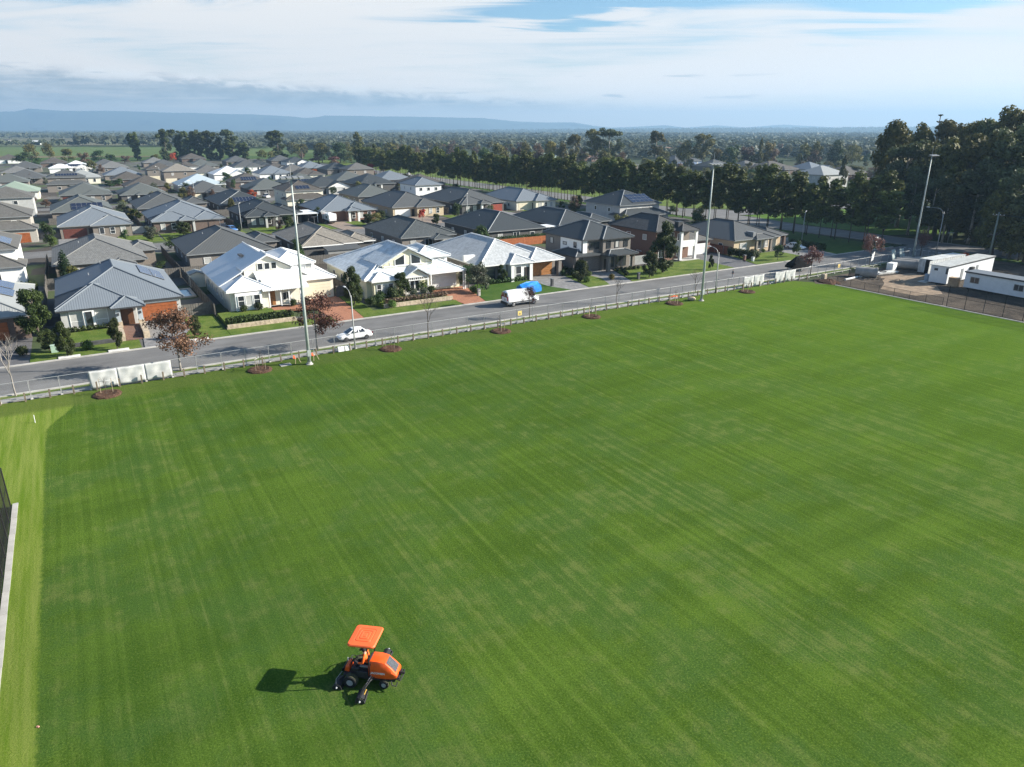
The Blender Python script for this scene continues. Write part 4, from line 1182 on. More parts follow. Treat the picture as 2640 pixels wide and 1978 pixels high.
FH('two storey taupe roofed house beside the bright red tree', (132.3, 376.5), 14, 13, 'taupe', BRICK_T, 2, wing=False)
FH('dark brown tiled house half hidden by the white two storey box house', (134.6, 301.7), 16, 18, 'brown', BRICK_B, face='back')
FH('charcoal hipped roof house below the pink leaved trees', (141.3, 439.6), 16, 18, 'charcoal', BRICK_G)
FH('weathered brown house left of the orange tree', (109.9, 393.3), 14, 16, 'brown', CREAM)
FH('blue grey roofed house at the back of the estate above the orange tree', (131.9, 460.6), 17, 18, 'blue', BRICK_G)

# across the avenue
g2 = 'houses across the avenue'
FH('pale grey green roofed house with blue glass roof panels across the avenue', (343.3, 515.2), 26, 18, 'mint', CREAM, solar=(0, 'F', 14, 1.0, 6, 3, 1.4, 1.8, SOLAR_B), group=g2)
FH('small red brick gabled house across the avenue', (380.5, 506.4), 12, 12, 'terracotta', BRICK_R, gab=True, group=g2)
FH('grey hipped roof house across the avenue below the tall gums', (320.1, 392.7), 20, 18, 'grey', BRICK_T, group=g2)
FH('large terracotta tiled house beyond the avenue', (532.1, 571.9), 30, 24, 'terracotta', BRICK_R, group=g2)
FH('grey roofed house with blue walls beyond the avenue', (400.3, 416.6), 26, 18, 'grey', mat('blue grey wall', (0.16, 0.22, 0.34), .8), group=g2)
FH('grey roofed house left of the middle floodlight pole beyond the avenue', (362.0, 344.6), 20, 18, 'grey', BRICK_G, group=g2)
FH('dark brown stepped roof house with striped pergola beyond the avenue', (363.6, 300.9), 24, 20, 'brown', BRICK_B, group=g2, extra=())
FH('blue grey steep roofed house with a small cream gable beyond the avenue', (384.2, 289.4), 18, 18, 'blue', CREAM, 1, gab=True, group=g2)
FH('pale grey roofed two storey house beyond the avenue', (301.2, 219.8), 18, 16, 'palegrey', RENDER_G, 2, wing=False, group=g2)
FH('dark brown low roofed house left of the gum grove', (360.3, 249.0), 18, 18, 'brown', BRICK_B, group=g2)
FH('low white walled building among trees beyond the avenue', (661.1, 574.4), 24, 12, 'palegrey', WHITE, wing=False, group=g2)
FH('taupe roofed house between the dark brown roof and the middle pole', (372.7, 328.1), 18, 16, 'taupe', BRICK_T, group=g2)

# the green shed at the head of the avenue, the gazebo, the carport and the garden shed
h = House('long green metal shed at the far end of the avenue', *(203.3, 548.5), 'mint', mat('green steel wall', (0.11, 0.19, 0.14), .6), GREYTRIM, 0, None, cat='shed', name='shed', caps=False)
a, b = (203.3, 548.5); h.block(a, b, a + 22, b + 10, 5.0, pitch=10, oh=.3, kind='gablex')
h = House('small blue grey roofed gazebo beside the white two storey box house', *(122.1, 264.1), 'blue', WHITE, GREYTRIM, 0, None, cat='gazebo', name='gazebo', caps=True)
a, b = (122.1, 264.1); h.block(a, b, a + 5, b + 5, 2.5, pitch=26, walls=False)
for q in ((a, b), (a + 4.8, b), (a, b + 4.8), (a + 4.8, b + 4.8)): h.bx('post', q[0], q[1], 0, q[0] + .2, q[1] + .2, 2.5, WHITE)
h = House('small grey corrugated shed in front of the tan tiled house', 42.2, 140.3, 'grey', mat('grey steel wall', (0.26, 0.26, 0.25), .5, var=.08), GREYTRIM, 0, None, cat='shed', name='shed', caps=False)
h.block(42.2, 140.3, 49.0, 143.0, 2.2, pitch=8, kind='skillion', oh=.2); h.win(45.5, .8, 1.2, .9, 140.3, frame=DARKTRIM)
h = House('cream garden shed beside the white roofed two storey house', 14.9, 128.4, 'palegrey', CREAM, CREAM, 0, None, cat='shed', name='shed', caps=False)
h.block(14.9, 128.4, 17.2, 131.0, 2.1, pitch=18, kind='gable', oh=.15)
h = House('white roofed patio cover beside the charcoal house with the grey entry portal', 53.6, 214.0, 'white', WHITE, WHITE, 0, None, cat='carport', name='carport', caps=False)
h.block(53.8, 206, 60.0, 216, 2.5, kind='flat', walls=False, oh=.2)
for q in ((53.9, 206), (59.7, 206), (53.9, 215.6), (59.7, 215.6)): h.bx('post', q[0], q[1], 0, q[0] + .15, q[1] + .15, 2.5, WHITE)
h = House('pale patio cover behind the two charcoal roofed houses of the second row', 96.5, 146.0, 'white', WHITE, WHITE, 0, None, cat='carport', name='carport', caps=False)
h.block(96.9, 146.0, 101.0, 150.0, 2.6, kind='flat', walls=False, oh=.1)
for q in ((97, 146), (100.7, 146), (97, 149.7), (100.7, 149.7)): h.bx('post', q[0], q[1], 0, q[0] + .15, q[1] + .15, 2.6, WHITE)

# ================================================================== trees and shrubs
BARK = mat('grey brown bark', (0.085, 0.070, 0.055), 0.95, var=0.3, scale=3)
BARK_P = mat('pale gum bark', (0.30, 0.27, 0.22), 0.9, var=0.35, scale=1.2)
BARK_W = mat('silvery bark', (0.25, 0.225, 0.20), 0.9, var=0.2, scale=3)
LF = dict(
    gum=mat_leaf('gum leaves', (0.087, 0.097, 0.028), 0.4, (0.194, 0.177, 0.056)),
    gumblue=mat_leaf('grey gum leaves', (0.085, 0.105, 0.042), 0.35),
    fig=mat_leaf('dark fig leaves', (0.066, 0.084, 0.018), 0.4, (0.151, 0.138, 0.031)),
    oak=mat_leaf('she-oak needles', (0.061, 0.087, 0.020), 0.35, (0.131, 0.151, 0.033)),
    poplar=mat_leaf('windbreak leaves', (0.050, 0.070, 0.021), 0.35, (0.088, 0.112, 0.032)),
    round=mat_leaf('glossy magnolia leaves', (0.026, 0.045, 0.011), 0.35, (0.059, 0.078, 0.019)),
    green=mat_leaf('garden leaves', (0.042, 0.075, 0.020), 0.35),
    bright=mat_leaf('lime leaves', (0.095, 0.150, 0.030), 0.3),
    olive=mat_leaf('olive leaves', (0.095, 0.110, 0.070), 0.3),
    brown=mat_leaf('dry brown leaves', (0.135, 0.066, 0.045), 0.4, (0.21, 0.11, 0.070)),
    purple=mat_leaf('purple leaves', (0.080, 0.042, 0.042), 0.4),
    pink=mat_leaf('pinkish autumn leaves', (0.175, 0.088, 0.072), 0.35),
    red=mat_leaf('red autumn leaves', (0.36, 0.050, 0.022), 0.35),
    orange=mat_leaf('orange autumn leaves', (0.40, 0.085, 0.020), 0.35),
    yellow=mat_leaf('yellowing leaves', (0.150, 0.125, 0.030), 0.35),
    rust=mat_leaf('rusty twigs', (0.125, 0.082, 0.058), 0.35),
    dark=mat_leaf('dark conifer needles', (0.016, 0.032, 0.012), 0.35),
)


def leaves(clumps, n, size, rng, shell=0.45, flat=0.0, up=0.25):
    """n leaf faces scattered in ellipsoid clumps (x, y, z, rx, ry, rz)"""
    cl = np.array(clumps, float)
    vol = cl[:, 3] * cl[:, 4] * cl[:, 5]
    p = vol ** 0.75; p /= p.sum()
    idx = rng.choice(len(cl), n, p=p)
    d = rng.normal(size=(n, 3)); d /= np.linalg.norm(d, axis=1)[:, None]
    r = rng.random(n) ** shell
    pos = cl[idx, :3] + d * r[:, None] * cl[idx, 3:6]
    nr = d + rng.normal(size=(n, 3)) * 0.55 + np.array([0, 0, up])
    nr /= np.linalg.norm(nr, axis=1)[:, None]
    a = np.cross(nr, rng.normal(size=(n, 3))); a /= np.linalg.norm(a, axis=1)[:, None]
    b = np.cross(nr, a)
    sz = size * rng.uniform(0.6, 1.35, n)[:, None]
    asp = rng.uniform(0.45, 0.9, n)[:, None]
    v = np.stack([pos + a * sz, pos + b * sz * asp + nr * sz * .15, pos - a * sz, pos - b * sz * asp + nr * sz * .15], 1).reshape(-1, 3)
    return v


def leaf_mesh(name, v, m):
    n = len(v) // 4
    me = bpy.data.meshes.new(name)
    me.vertices.add(len(v)); me.vertices.foreach_set('co', v.astype(np.float32).ravel())
    me.loops.add(n * 4); me.loops.foreach_set('vertex_index', np.arange(n * 4, dtype=np.int32))
    me.polygons.add(n); me.polygons.foreach_set('loop_start', np.arange(0, n * 4, 4, dtype=np.int32))
    me.polygons.foreach_set('loop_total', np.full(n, 4, dtype=np.int32))
    me.materials.append(m); me.update(calc_edges=True)
    return me


def trunk_mesh(h, r, limbs, m, lean=(0, 0), k=6, top=0.55):
    mb = MB()
    pts = [(lean[0] * t * t, lean[1] * t * t, h * t - .15 * (t == 0)) for t in (0, .12, .35, .65, 1)]
    mb.tube(pts, [r * 1.35, r, r * .85, r * .68, r * .45], k)
    for (z, x, y, zz, rr) in limbs:
        t = z / h
        p0 = Vector((lean[0] * t * t, lean[1] * t * t, z)); p2 = Vector((x, y, zz)); p1 = p0.lerp(p2, .5) + Vector((0, 0, -.08 * (p2 - p0).length))
        mb.tube([p0, p1, p2], [rr, rr * .7, rr * .3], 5)
    return mb.mesh('trunk', m, smooth=True, fix=False)


KIND = {}


def add_kind(key, variants, H0, W0): KIND[key] = (variants, H0, W0)


def crown_kind(key, lf, nvar, H0, W0, n, size, shape, trunk_r, bark, bare=0.3, seed=1, shell=0.45, lean=0.0):
    out = []
    for q in range(nvar):
        rng = np.random.default_rng(seed * 100 + q); rg = random.Random(seed * 100 + q)
        cl, limbs = shape(rg, H0, W0, bare)
        crown = leaf_mesh('crown', leaves(cl, n, size, rng, shell), LF[lf])
        hs = sorted(cl, key=lambda c: -c[3] * c[4])[:7]
        th = max(H0 * bare, max(c[2] for c in cl) * .86)
        lim = [(max(.25 * H0 * bare, min(c[2] - .35 * math.hypot(c[0], c[1]), th * .9)), c[0], c[1], c[2], trunk_r * .45) for c in hs if c[2] > .1]
        tr = trunk_mesh(th, trunk_r, lim, bark)
        out.append((tr, crown))
    add_kind(key, out, H0, W0)


def sh_gum(rg, H, Wd, bare):
    cl = []
    for k in range(30):
        t = rg.random() ** .7; z = H * (bare + (1 - bare) * t * .93)
        rad = Wd * .40 * math.sqrt(max(.06, 1 - (abs(t - .55) / .62) ** 2)) * rg.uniform(.35, 1)
        a = rg.uniform(0, 6.283); s = rg.uniform(.085, .155) * Wd
        cl.append((rad * math.cos(a), rad * math.sin(a), z, s * 1.1, s * 1.1, s * 1.0))
    return cl, []


def sh_dense(rg, H, Wd, bare):
    cl = []
    for k in range(30):
        t = rg.random(); z = H * (bare + (1 - bare) * t * .95)
        prof = (1 - t ** 1.9) ** .6 * (.55 + .45 * min(1, t * 4))
        rad = Wd * .42 * prof * rg.uniform(.25, 1); a = rg.uniform(0, 6.283); s = Wd * rg.uniform(.10, .17)
        cl.append((rad * math.cos(a), rad * math.sin(a), z, s, s, s * 1.0))
    return cl, []


def sh_oak(rg, H, Wd, bare):
    cl = []
    for k in range(22):
        t = rg.random(); z = H * (bare + (1 - bare) * t * .94)
        prof = (.45 + .55 * math.sin(math.pi * min(1, .18 + t * .78)))
        rad = Wd * .36 * prof * rg.uniform(.1, 1); a = rg.uniform(0, 6.283); s = Wd * rg.uniform(.12, .20)
        cl.append((rad * math.cos(a), rad * math.sin(a), z, s, s, s * 1.15))
    return cl, []


def sh_poplar(rg, H, Wd, bare):
    cl = []
    for k in range(44):
        t = rg.random(); z = H * (bare + (1 - bare) * t * .95)
        prof = (.62 + .38 * math.sin(math.pi * min(1, .12 + t * .72)))
        rad = Wd * .36 * prof * rg.uniform(.1, 1); a = rg.uniform(0, 6.283); s = Wd * rg.uniform(.10, .17)
        cl.append((rad * math.cos(a) - .20 * Wd * t * t, rad * math.sin(a), z, s, s, s * 1.35))
    return cl, []


def sh_round(rg, H, Wd, bare):
    cl = []
    for k in range(26):
        t = rg.random(); z = H * (bare + (1 - bare) * (.06 + t * .86))
        prof = math.sqrt(max(.1, 1 - ((t - .45) / .60) ** 2))
        rad = Wd * .40 * prof * rg.uniform(.3, 1); a = rg.uniform(0, 6.283); s = Wd * rg.uniform(.10, .17)
        cl.append((rad * math.cos(a), rad * math.sin(a), z, s, s, s))
    return cl, []


def sh_bushy(rg, H, Wd, bare):
    cl = []
    for k in range(18):
        t = rg.random() ** .8; z = H * (bare + (1 - bare) * (.05 + t * .86))
        prof = math.sqrt(max(.12, 1 - ((t - .35) / .72) ** 2))
        rad = Wd * .40 * prof * rg.uniform(.3, 1); a = rg.uniform(0, 6.283); s = Wd * rg.uniform(.11, .20)
        cl.append((rad * math.cos(a), rad * math.sin(a), z, s * 1.1, s * 1.1, s * .85))
    return cl, []


crown_kind('gum', 'gum', 4, 27, 13, 4800, 0.40, sh_gum, .42, BARK_P, .34, 1)
crown_kind('gumblue', 'gumblue', 2, 27, 14, 4600, 0.45, sh_gum, .42, BARK_P, .30, 2)
crown_kind('fig', 'fig', 2, 22, 15, 8000, 0.42, sh_dense, .5, BARK, .16, 3)
crown_kind('oak', 'oak', 6, 16, 5.6, 2500, 0.28, sh_oak, .09, BARK, .31, 4, shell=.6)
crown_kind('poplar', 'poplar', 4, 26, 10, 6500, 0.50, sh_poplar, .35, BARK, .06, 5)
crown_kind('round', 'round', 3, 7.5, 6.2, 9000, 0.145, sh_round, .16, BARK, .10, 6)
crown_kind('bigdark', 'round', 1, 9, 6.2, 9000, 0.15, sh_dense, .18, BARK, .10, 26)
for i, lf in enumerate(('green', 'olive', 'red', 'orange', 'pink', 'yellow', 'rust', 'bright', 'gum', 'fig')):
    crown_kind('bushy_' + lf, lf, 3 if lf in ('green', 'gum', 'fig', 'rust') else 2, 8, 8, 1900, 0.26, sh_bushy, .16, BARK, .14, 30 + i)
crown_kind('autumn', 'brown', 2, 7.0, 6.2, 4600, 0.105, sh_bushy, .11, BARK_W, .30, 7, shell=.6)
crown_kind('autumnpink', 'pink', 2, 5.4, 4.8, 2400, 0.10, sh_bushy, .09, BARK, .40, 8, shell=.6)
crown_kind('autumnpurple', 'purple', 1, 4.6, 3.6, 2200, 0.06, sh_bushy, .07, BARK, .45, 9, shell=.6)


def cyp_kind():
    rng = np.random.default_rng(77)
    cl = [(0, 0, .5 + 7 * t, 1.35 * (1 - t ** 1.7) ** .6 * (.75 + .25 * min(1, 4 * t)) + .05, 1.35 * (1 - t ** 1.7) ** .6 * (.75 + .25 * min(1, 4 * t)) + .05, .75) for t in np.linspace(0, 1, 15)]
    add_kind('cypress', [(trunk_mesh(6, .14, [], BARK), leaf_mesh('crown', leaves(cl, 4200, .13, rng, .3), LF['dark']))], 8, 2.8)


def norfolk_kind():
    rng = np.random.default_rng(78); rg = random.Random(3)
    cl = []
    for k in range(13):
        z = 6 + 23 * k / 12; L = 5.4 * (1 - k / 14.0)
        for j in range(6):
            a = j * 1.047 + k * .5
            for q in (.35, .65, .95): cl.append((L * q * math.cos(a), L * q * math.sin(a), z + .25 * q * q * L, .5, .5, .12))
    add_kind('norfolk', [(trunk_mesh(29.4, .4, [(6 + 23 * k / 12, 4.6 * (1 - k / 14.) * math.cos(j * 1.047 + k * .5), 4.6 * (1 - k / 14.) * math.sin(j * 1.047 + k * .5), 6.2 + 23 * k / 12, .08) for k in range(13) for j in range(6)], BARK), leaf_mesh('crown', leaves(cl, 4000, .17, rng, .5), LF['fig']))], 30, 9)


def palm_kind():
    rng = np.random.default_rng(79); v = []
    for j in range(34):
        a = j * 2.399; e = 1.1 - 1.9 * (j / 34.0)
        for q in np.linspace(.1, 1, 12):
            x = 3.0 * q * math.cos(e * (1 - .2 * q)); z = 15.5 + 3.0 * q * math.sin(e) - 1.1 * q * q
            p = np.array([x * math.cos(a), x * math.sin(a), z]); t = np.array([-math.sin(a), math.cos(a), 0]) * .42 * (1.15 - q); f = np.array([math.cos(a), math.sin(a), -.2]) * .22
            v += [p + t - f * .2 - np.array([0, 0, .2]), p + f, p - t - f * .2 - np.array([0, 0, .2]), p - f]
    add_kind('palm', [(trunk_mesh(15.6, .28, [], BARK), leaf_mesh('crown', np.array(v), LF['gum']))], 18.5, 6)


def bare_mesh(seed, H, spread, r0, m, depth=5):
    rg = random.Random(seed); mb = MB()
    def grow(p, d, L, r, k):
        q = p + d * L
        mid = p.lerp(q, .5) + Vector((rg.uniform(-1, 1), rg.uniform(-1, 1), 0)) * L * .05
        mb.tube([p, mid, q], [r, r * .85, r * .62], 5 if k < 2 else 3, cap=False)
        if k >= depth: return
        for j in range(3 if k < 3 else 2):
            a = rg.uniform(0, 6.283); tilt = rg.uniform(.35, .75) * spread
            side = Vector((math.cos(a), math.sin(a), 0)); nd = (d + side * tilt + Vector((0, 0, .12))).normalized()
            grow(q if j else p.lerp(q, rg.uniform(.6, 1)), nd, L * rg.uniform(.62, .84), r * .58, k + 1)
    grow(Vector((0, 0, -.1)), Vector((0, 0, 1)), H * .30, r0, 0)
    z = max(v[2] for v in mb.v); x = max(max(abs(v[0]), abs(v[1])) for v in mb.v)
    return mb.mesh('trunk', m, fix=False), z, 2 * x


cyp_kind(); norfolk_kind(); palm_kind()
for key, bk, sp in (('bare', BARK_W, 1.0), ('bareb', BARK, 1.1)):
    vs = []
    for q in range(2):
        me, z, x = bare_mesh(50 + q + (10 if key == 'bareb' else 0), 6.4, sp, .105, bk, 6); vs.append((me, None)); HH, WW = z, x
    add_kind(key, vs, HH, WW)

_tn = 0
TK = {}
ADJ = dict(gum='airy gum', gumblue='grey gum', fig='dense dark', bushy_fig='dark domed', bushy_green='green', bushy_gum='dull green', bushy_rust='brownish bare', bushy_olive='grey green', round='glossy dark', bushy_yellow='yellowish')


def tree(kind, label, s, n, h=None, w=None, group=None, cat='tree', name='tree', rot=None, z=0.0):
    global _tn
    vs, H0, W0 = KIND[kind]; _tn += 1
    tr, cr = vs[_tn % len(vs)]
    h = h or H0; w = w or W0 * h / H0
    o = thing(name, label, cat, s, n, z, RNG.uniform(0, 6.28) if rot is None else rot, group)
    o.scale = (w / W0, w / W0, h / H0)
    link('trunk', tr, o)
    if cr: link('crown', cr, o)
    TK[o.name] = ADJ.get(kind, '')
    return o


ORD = ['first', 'second', 'third', 'fourth', 'fifth', 'sixth', 'seventh', 'eighth', 'ninth', 'tenth', 'eleventh', 'twelfth', 'thirteenth', 'fourteenth', 'fifteenth', 'sixteenth', 'seventeenth', 'eighteenth', 'nineteenth']
TENS = ['', '', 'twent', 'thirt', 'fort', 'fift', 'sixt', 'sevent', 'eight', 'ninet']


def ordinal(k):
    """k counts from 1"""
    if k <= 19: return ORD[k - 1]
    if k >= 100: return 'hundredth' if k == 100 else 'hundred and ' + ordinal(k - 100)
    return TENS[k // 10] + ('ieth' if k % 10 == 0 else 'y ' + ORD[k % 10 - 1])


g = 'street trees beside the field fence'
tree('bare', 'bare silvery branched street tree at the left edge', -8.0, 82.3, 7.0, 6.4, g, name='street_tree')
tree('autumn', 'brown leaved street tree in front of the blue grey roofed house', 7.2, 82.3, 7.2, 7.2, g, name='street_tree')
tree('autumn', 'brown leaved street tree just right of the tallest floodlight pole', 22.4, 82.3, 6.8, 6.2, g, name='street_tree')
tree('bareb', 'bare street tree in front of the pale yellow house', 36.9, 82.0, 5.6, 4.6, g, name='street_tree')
tree('autumnpurple', 'purple leaved street tree in front of the white van', 52.6, 82.1, 4.6, 2.7, g, name='street_tree')
tree('bareb', 'thin bare street tree in front of the grey paver driveways', 68.3, 82.2, 4.4, 3.4, g, name='street_tree')
tree('bareb', 'bare spindly street tree left of the middle floodlight pole', 84.8, 82.2, 4.2, 3.6, g, name='street_tree')
tree('autumnpink', 'pinkish leaved street tree just right of the covered boat', 113.4, 82.0, 5.2, 5.2, g, name='street_tree')
tree('autumnpink', 'pinkish brown street tree beside the give way sign', 131.3, 82.2, 6.0, 4.6, g, name='street_tree')
tree('autumnpink', 'pinkish brown street tree behind the right hand floodlight pole', 150.0, 83.0, 5.6, 4.8, g, name='street_tree')

g = 'garden trees'
for kind, label, v in (
    ('round', 'dense dark magnolia between the two leftmost front houses', (-6.2, 103.8, 6.6, 4.8)),
    ('round', 'low dark shrub tree below the leftmost magnolia', (-5.2, 98.6, 2.6, 2.6)),
    ('round', 'small dark verge tree by the green utility box', (-3.4, 94.8, 4.2, 2.7)),
    ('round', 'small dark verge tree by the brick steps', (1.8, 94.8, 3.9, 2.0)),
    ('round', 'small dark verge tree half hidden by the left brown street tree', (10.6, 95.3, 3.0, 2.2)),
    ('round', 'dark oval tree between the white roofed and pale yellow houses', (34.2, 102.6, 5.8, 3.8)),
    ('round', 'dark tree beside the small gabled porch', (42.0, 102.6, 4.2, 3.0)),
    ('bushy_green', 'mid green bush tree at the corner of the white garage', (54.6, 104.2, 4.2, 3.2)),
    ('bushy_olive', 'grey green wispy tree left of the white van lawn', (54.4, 100.6, 5.2, 4.0)),
    ('round', 'small dark tree against the silver tiled house wall', (61.6, 104.9, 3.2, 1.9)),
    ('round', 'rounded dark magnolia on the lawn of the two storey charcoal roofed house', (86.2, 95.0, 4.8, 3.4)),
    ('bigdark', 'tall dark conical magnolia in front of the white balcony house', (91.8, 97.6, 9.4, 6.8)),
    ('round', 'tiny dark tree on the lawn by the lamp post', (101.4, 94.9, 2.9, 1.2)),
    ('bushy_green', 'small tree with a bare stem left on the lawn of the rightmost house', (120.7, 95.3, 3.4, 2.6)),
    ('bushy_green', 'small tree with a bare stem right on the lawn of the rightmost house', (127.3, 96.1, 3.4, 2.2)),
    ('cypress', 'tall dark cypress column behind the blue grey roofed house', (-2.8, 143.6, 6.0, 2.6)),
    ('fig', 'dark spreading tree in the left edge back garden', (-12.2, 153.6, 3.7, 5.0)),
    ('bushy_bright', 'bright lime shrub in the left edge back garden', (-9.6, 152.1, 1.0, 1.5)),
    ('bushy_green', 'loose garden tree left of the maroon garage', (-5.6, 194.1, 5.7, 3.8)),
    ('bushy_bright', 'lime shrub clump at the foot of the maroon garage driveway', (-4.9, 192.8, 2.2, 2.3)),
    ('bushy_green', 'small conical shrub on the lawn behind the stone grey roof', (9.8, 194.6, 2.6, 2.7)),
    ('bushy_green', 'small leaning shrub on the lawn behind the stone grey roof', (15.1, 191.7, 2.0, 2.5)),
    ('round', 'round bronze green tree by the grey square portico', (22.8, 196.1, 3.4, 4.4)),
    ('cypress', 'small clipped conifer beside the estate lamp post', (36.4, 198.2, 1.8, 1.5)),
    ('round', 'round tree right of the pale grey entry portal', (48.0, 192.9, 3.9, 4.1)),
    ('round', 'small dark tree between the pale portal and its palms', (39.9, 204.4, 2.0, 2.8)),
    ('bushy_green', 'dark narrow tree left of the caravan', (60.7, 209.1, 4.0, 2.9)),
    ('round', 'dark leafy tree right of the white portico pillars', (69.6, 192.2, 3.1, 4.1)),
    ('round', 'dark leafy tree by the fence of the cream brick house', (76.4, 199.5, 3.0, 3.2)),
    ('bushy_red', 'bright red tree in front of the cream brick house', (86.9, 194.0, 3.4, 2.9)),
    ('round', 'dark tree right of the bright red tree and cream brick wall', (85.9, 182.3, 3.1, 3.0)),
    ('bushy_orange', 'bright orange tree in mid estate', (118.3, 405.5, 4.9, 4.6)),
    ('bushy_red', 'bright red round tree near the avenue end', (153.9, 413.5, 6.5, 6.4)),
    ('bushy_rust', 'rusty shrubs right of the bright red round tree', (172.6, 441.4, 4.7, 7.5)),
    ('bushy_green', 'dark tree in front of the white porch gable', (90.7, 287.9, 3.9, 4.0)),
    ('bushy_orange', 'red orange bush beside the parked white ute', (61.3, 296.1, 3.3, 4.2)),
    ('bushy_green', 'bushy tree in front of the bright white roof', (69.6, 393.5, 5.2, 6.2)),
    ('bushy_fig', 'dark tree below the bright white roof', (66.3, 362.3, 4.4, 6.1)),
    ('bushy_green', 'tree in front of the tan tiled two storey pair', (44.7, 420.8, 4.7, 4.4)),
    ('bushy_olive', 'pale olive tree in front of the block of solar panels', (-2.3, 252.0, 4.1, 4.4)),
    ('bushy_olive', 'pale olive tree left of the blue grey roof', (14.2, 262.5, 3.8, 5.1)),
    ('bushy_pink', 'wide pinkish bare tree at the back of the estate, left', (175.1, 593.9, 7.0, 11.8)),
    ('bushy_pink', 'wide pinkish bare tree at the back of the estate, right', (177.6, 555.1, 6.0, 12.9)),
    ('bushy_pink', 'narrow pinkish tree by the white front gable', (186.6, 675.4, 5.3, 6.6)),
    ('bushy_green', 'palm like shrub beside the shaded charcoal house', (41.0, 206.1, 2.5, 2.8)),
    ('bushy_green', 'leafy shrubs at the pale house corner near the avenue', (140.1, 199.3, 2.8, 2.7)),
    ('fig', 'dark leafy tree beside the pale two storey house', (134.4, 185.2, 3.6, 3.2)),
    ('bushy_green', 'rounded tree behind the black tiled balcony house', (161.6, 169.1, 2.6, 4.1)),
    ('bushy_green', 'sunny shrub in the pool side garden', (12.5, 148.5, 1.8, 2.9)),
    ('bushy_rust', 'reddish shrub in the left back garden of the fourth row', (-7.4, 294.3, 2.8, 4.1)),
    ('bushy_green', 'dark shrubs in front of the weathered brown roof', (21.3, 391.5, 3.4, 5.7)),
    ('bushy_green', 'bushes at the end of the dark brown roof', (16.8, 387.5, 3.3, 6.1)),
    ('bushy_rust', 'reddish dark tree in the sixth row', (18.8, 507.3, 5.4, 5.1)),
    ('bushy_fig', 'dark round tree left of the reddish dark tree', (15.3, 532.8, 6.7, 6.5)),
): tree(kind, label, *v, g, name='garden_tree')
# unnamed garden trees behind the roofs
gg = 'small garden trees between the roofs'
for k in range(130):
    row = RNG.choice([138.5, 140, 171, 191, 238, 240, 274, 295, 335, 338, 372, 394, 436, 470, 500, 540, 560, 600])
    s = RNG.uniform(-30, 150)
    if row < 150: s = RNG.choice([-2, 13.5, 34.5, 55.5, 76.5, 98.5, 117, 143]) + RNG.uniform(-1.5, 1.5)
    tree(RNG.choice(['bushy_green', 'bushy_green', 'bushy_fig', 'round', 'bushy_olive', 'bushy_rust', 'bushy_gum']), 'small garden tree between roofs', s, row + RNG.uniform(-2, 2), RNG.uniform(2.6, 5.4), RNG.uniform(2.4, 4.6), gg, name='garden_tree')

# the avenue of she-oaks
ga = 'tall thin trunked trees of the avenue'
k = 0; nn = 96.0
while nn < 450:
    s = 156.2 + (k % 2) * 2.6 + RNG.uniform(-.6, .6) + max(0, min(1, (nn - 110) / 45)) * 1.9
    h = RNG.choice([RNG.uniform(11.5, 14.5), RNG.uniform(13, 15.6), RNG.uniform(14, 17.2)])
    k += 1
    tree('oak', ordinal(k) + ' trunk from the near right end of the dark tree avenue', s, nn, h, RNG.uniform(6.0, 9.0), ga, name='avenue_tree')
    nn += RNG.uniform(1.5, 2.4) * (1 if nn < 320 else 1.6)

# the gum grove on the right
gr = 'trees of the gum grove on the right'
for kind, label, v in (
    ('fig', 'dense dome crowned dark tree at the left end of the grove', (195.4, 120.1, 26.9, 10.0)),
    ('fig', 'dark tree second from the left end of the grove', (212.5, 123.8, 26.2, 9.6)),
    ('norfolk', 'layered norfolk pine tip standing above the grove', (232.3, 130.5, 30.1, 3.8)),
    ('gum', 'airy gum right of the layered pine tip', (220.2, 119.2, 28.0, 9.6)),
    ('gum', 'umbrella crowned gum in the middle of the grove skyline', (215.7, 110.2, 28.6, 10.1)),
    ('gumblue', 'grey gum right of the middle of the grove skyline', (213.4, 104.6, 28.7, 9.0)),
    ('gum', 'tall open gum left of the highest crown', (209.2, 97.8, 30.6, 9.5)),
    ('gum', 'tallest gum of the grove, with open pale limbs', (206.6, 92.3, 31.4, 10.0)),
    ('gumblue', 'tall gum at the right edge of the photo', (203.4, 87.3, 29.8, 8.1)),
): tree(kind, label, v[0], v[1], v[2], v[3] * 1.5, gr, name='grove_tree')
lab = 'front grove tree'
for v in ((190.9, 113.5, 22.7, 9.7), (186.1, 104.7, 21.8, 9.2), (185.7, 100.3, 22.8, 9.3), (184.0, 94.3, 23.6, 9.0), (181.9, 88.6, 24.1, 8.7), (177.7, 81.8, 25.3, 8.5), (175.3, 76.2, 25.3, 8.2),
          (182.3, 111.7, 17.8, 6.3), (182.5, 95.3, 17.8, 7.4), (176.4, 87.2, 18.3, 7.5), (171.8, 80.7, 18.6, 7.2), (166.4, 74.6, 17.7, 7.3), (164.1, 70.1, 18.9, 7.3),
          (164.1, 76.0, 13.4, 5.9), (162.9, 72.0, 12.5, 6.2), (161.2, 68.4, 12.4, 6.0), (198.5, 119.5, 18.9, 7.9), (215.1, 121.1, 23.3, 9.6), (229.6, 120.5, 25.4, 10.6), (241.5, 116.8, 26.3, 11.4), (236.4, 108.2, 27.9, 10.9),
          (179.9, 103.8, 16.6, 6.0), (174.2, 95.6, 15.1, 5.7), (173.3, 91.5, 13.2, 5.1)):
    tree(RNG.choice(['gum', 'gumblue', 'fig', 'fig']), lab, v[0], v[1], v[2], v[3] * 1.5, gr, name='grove_tree')
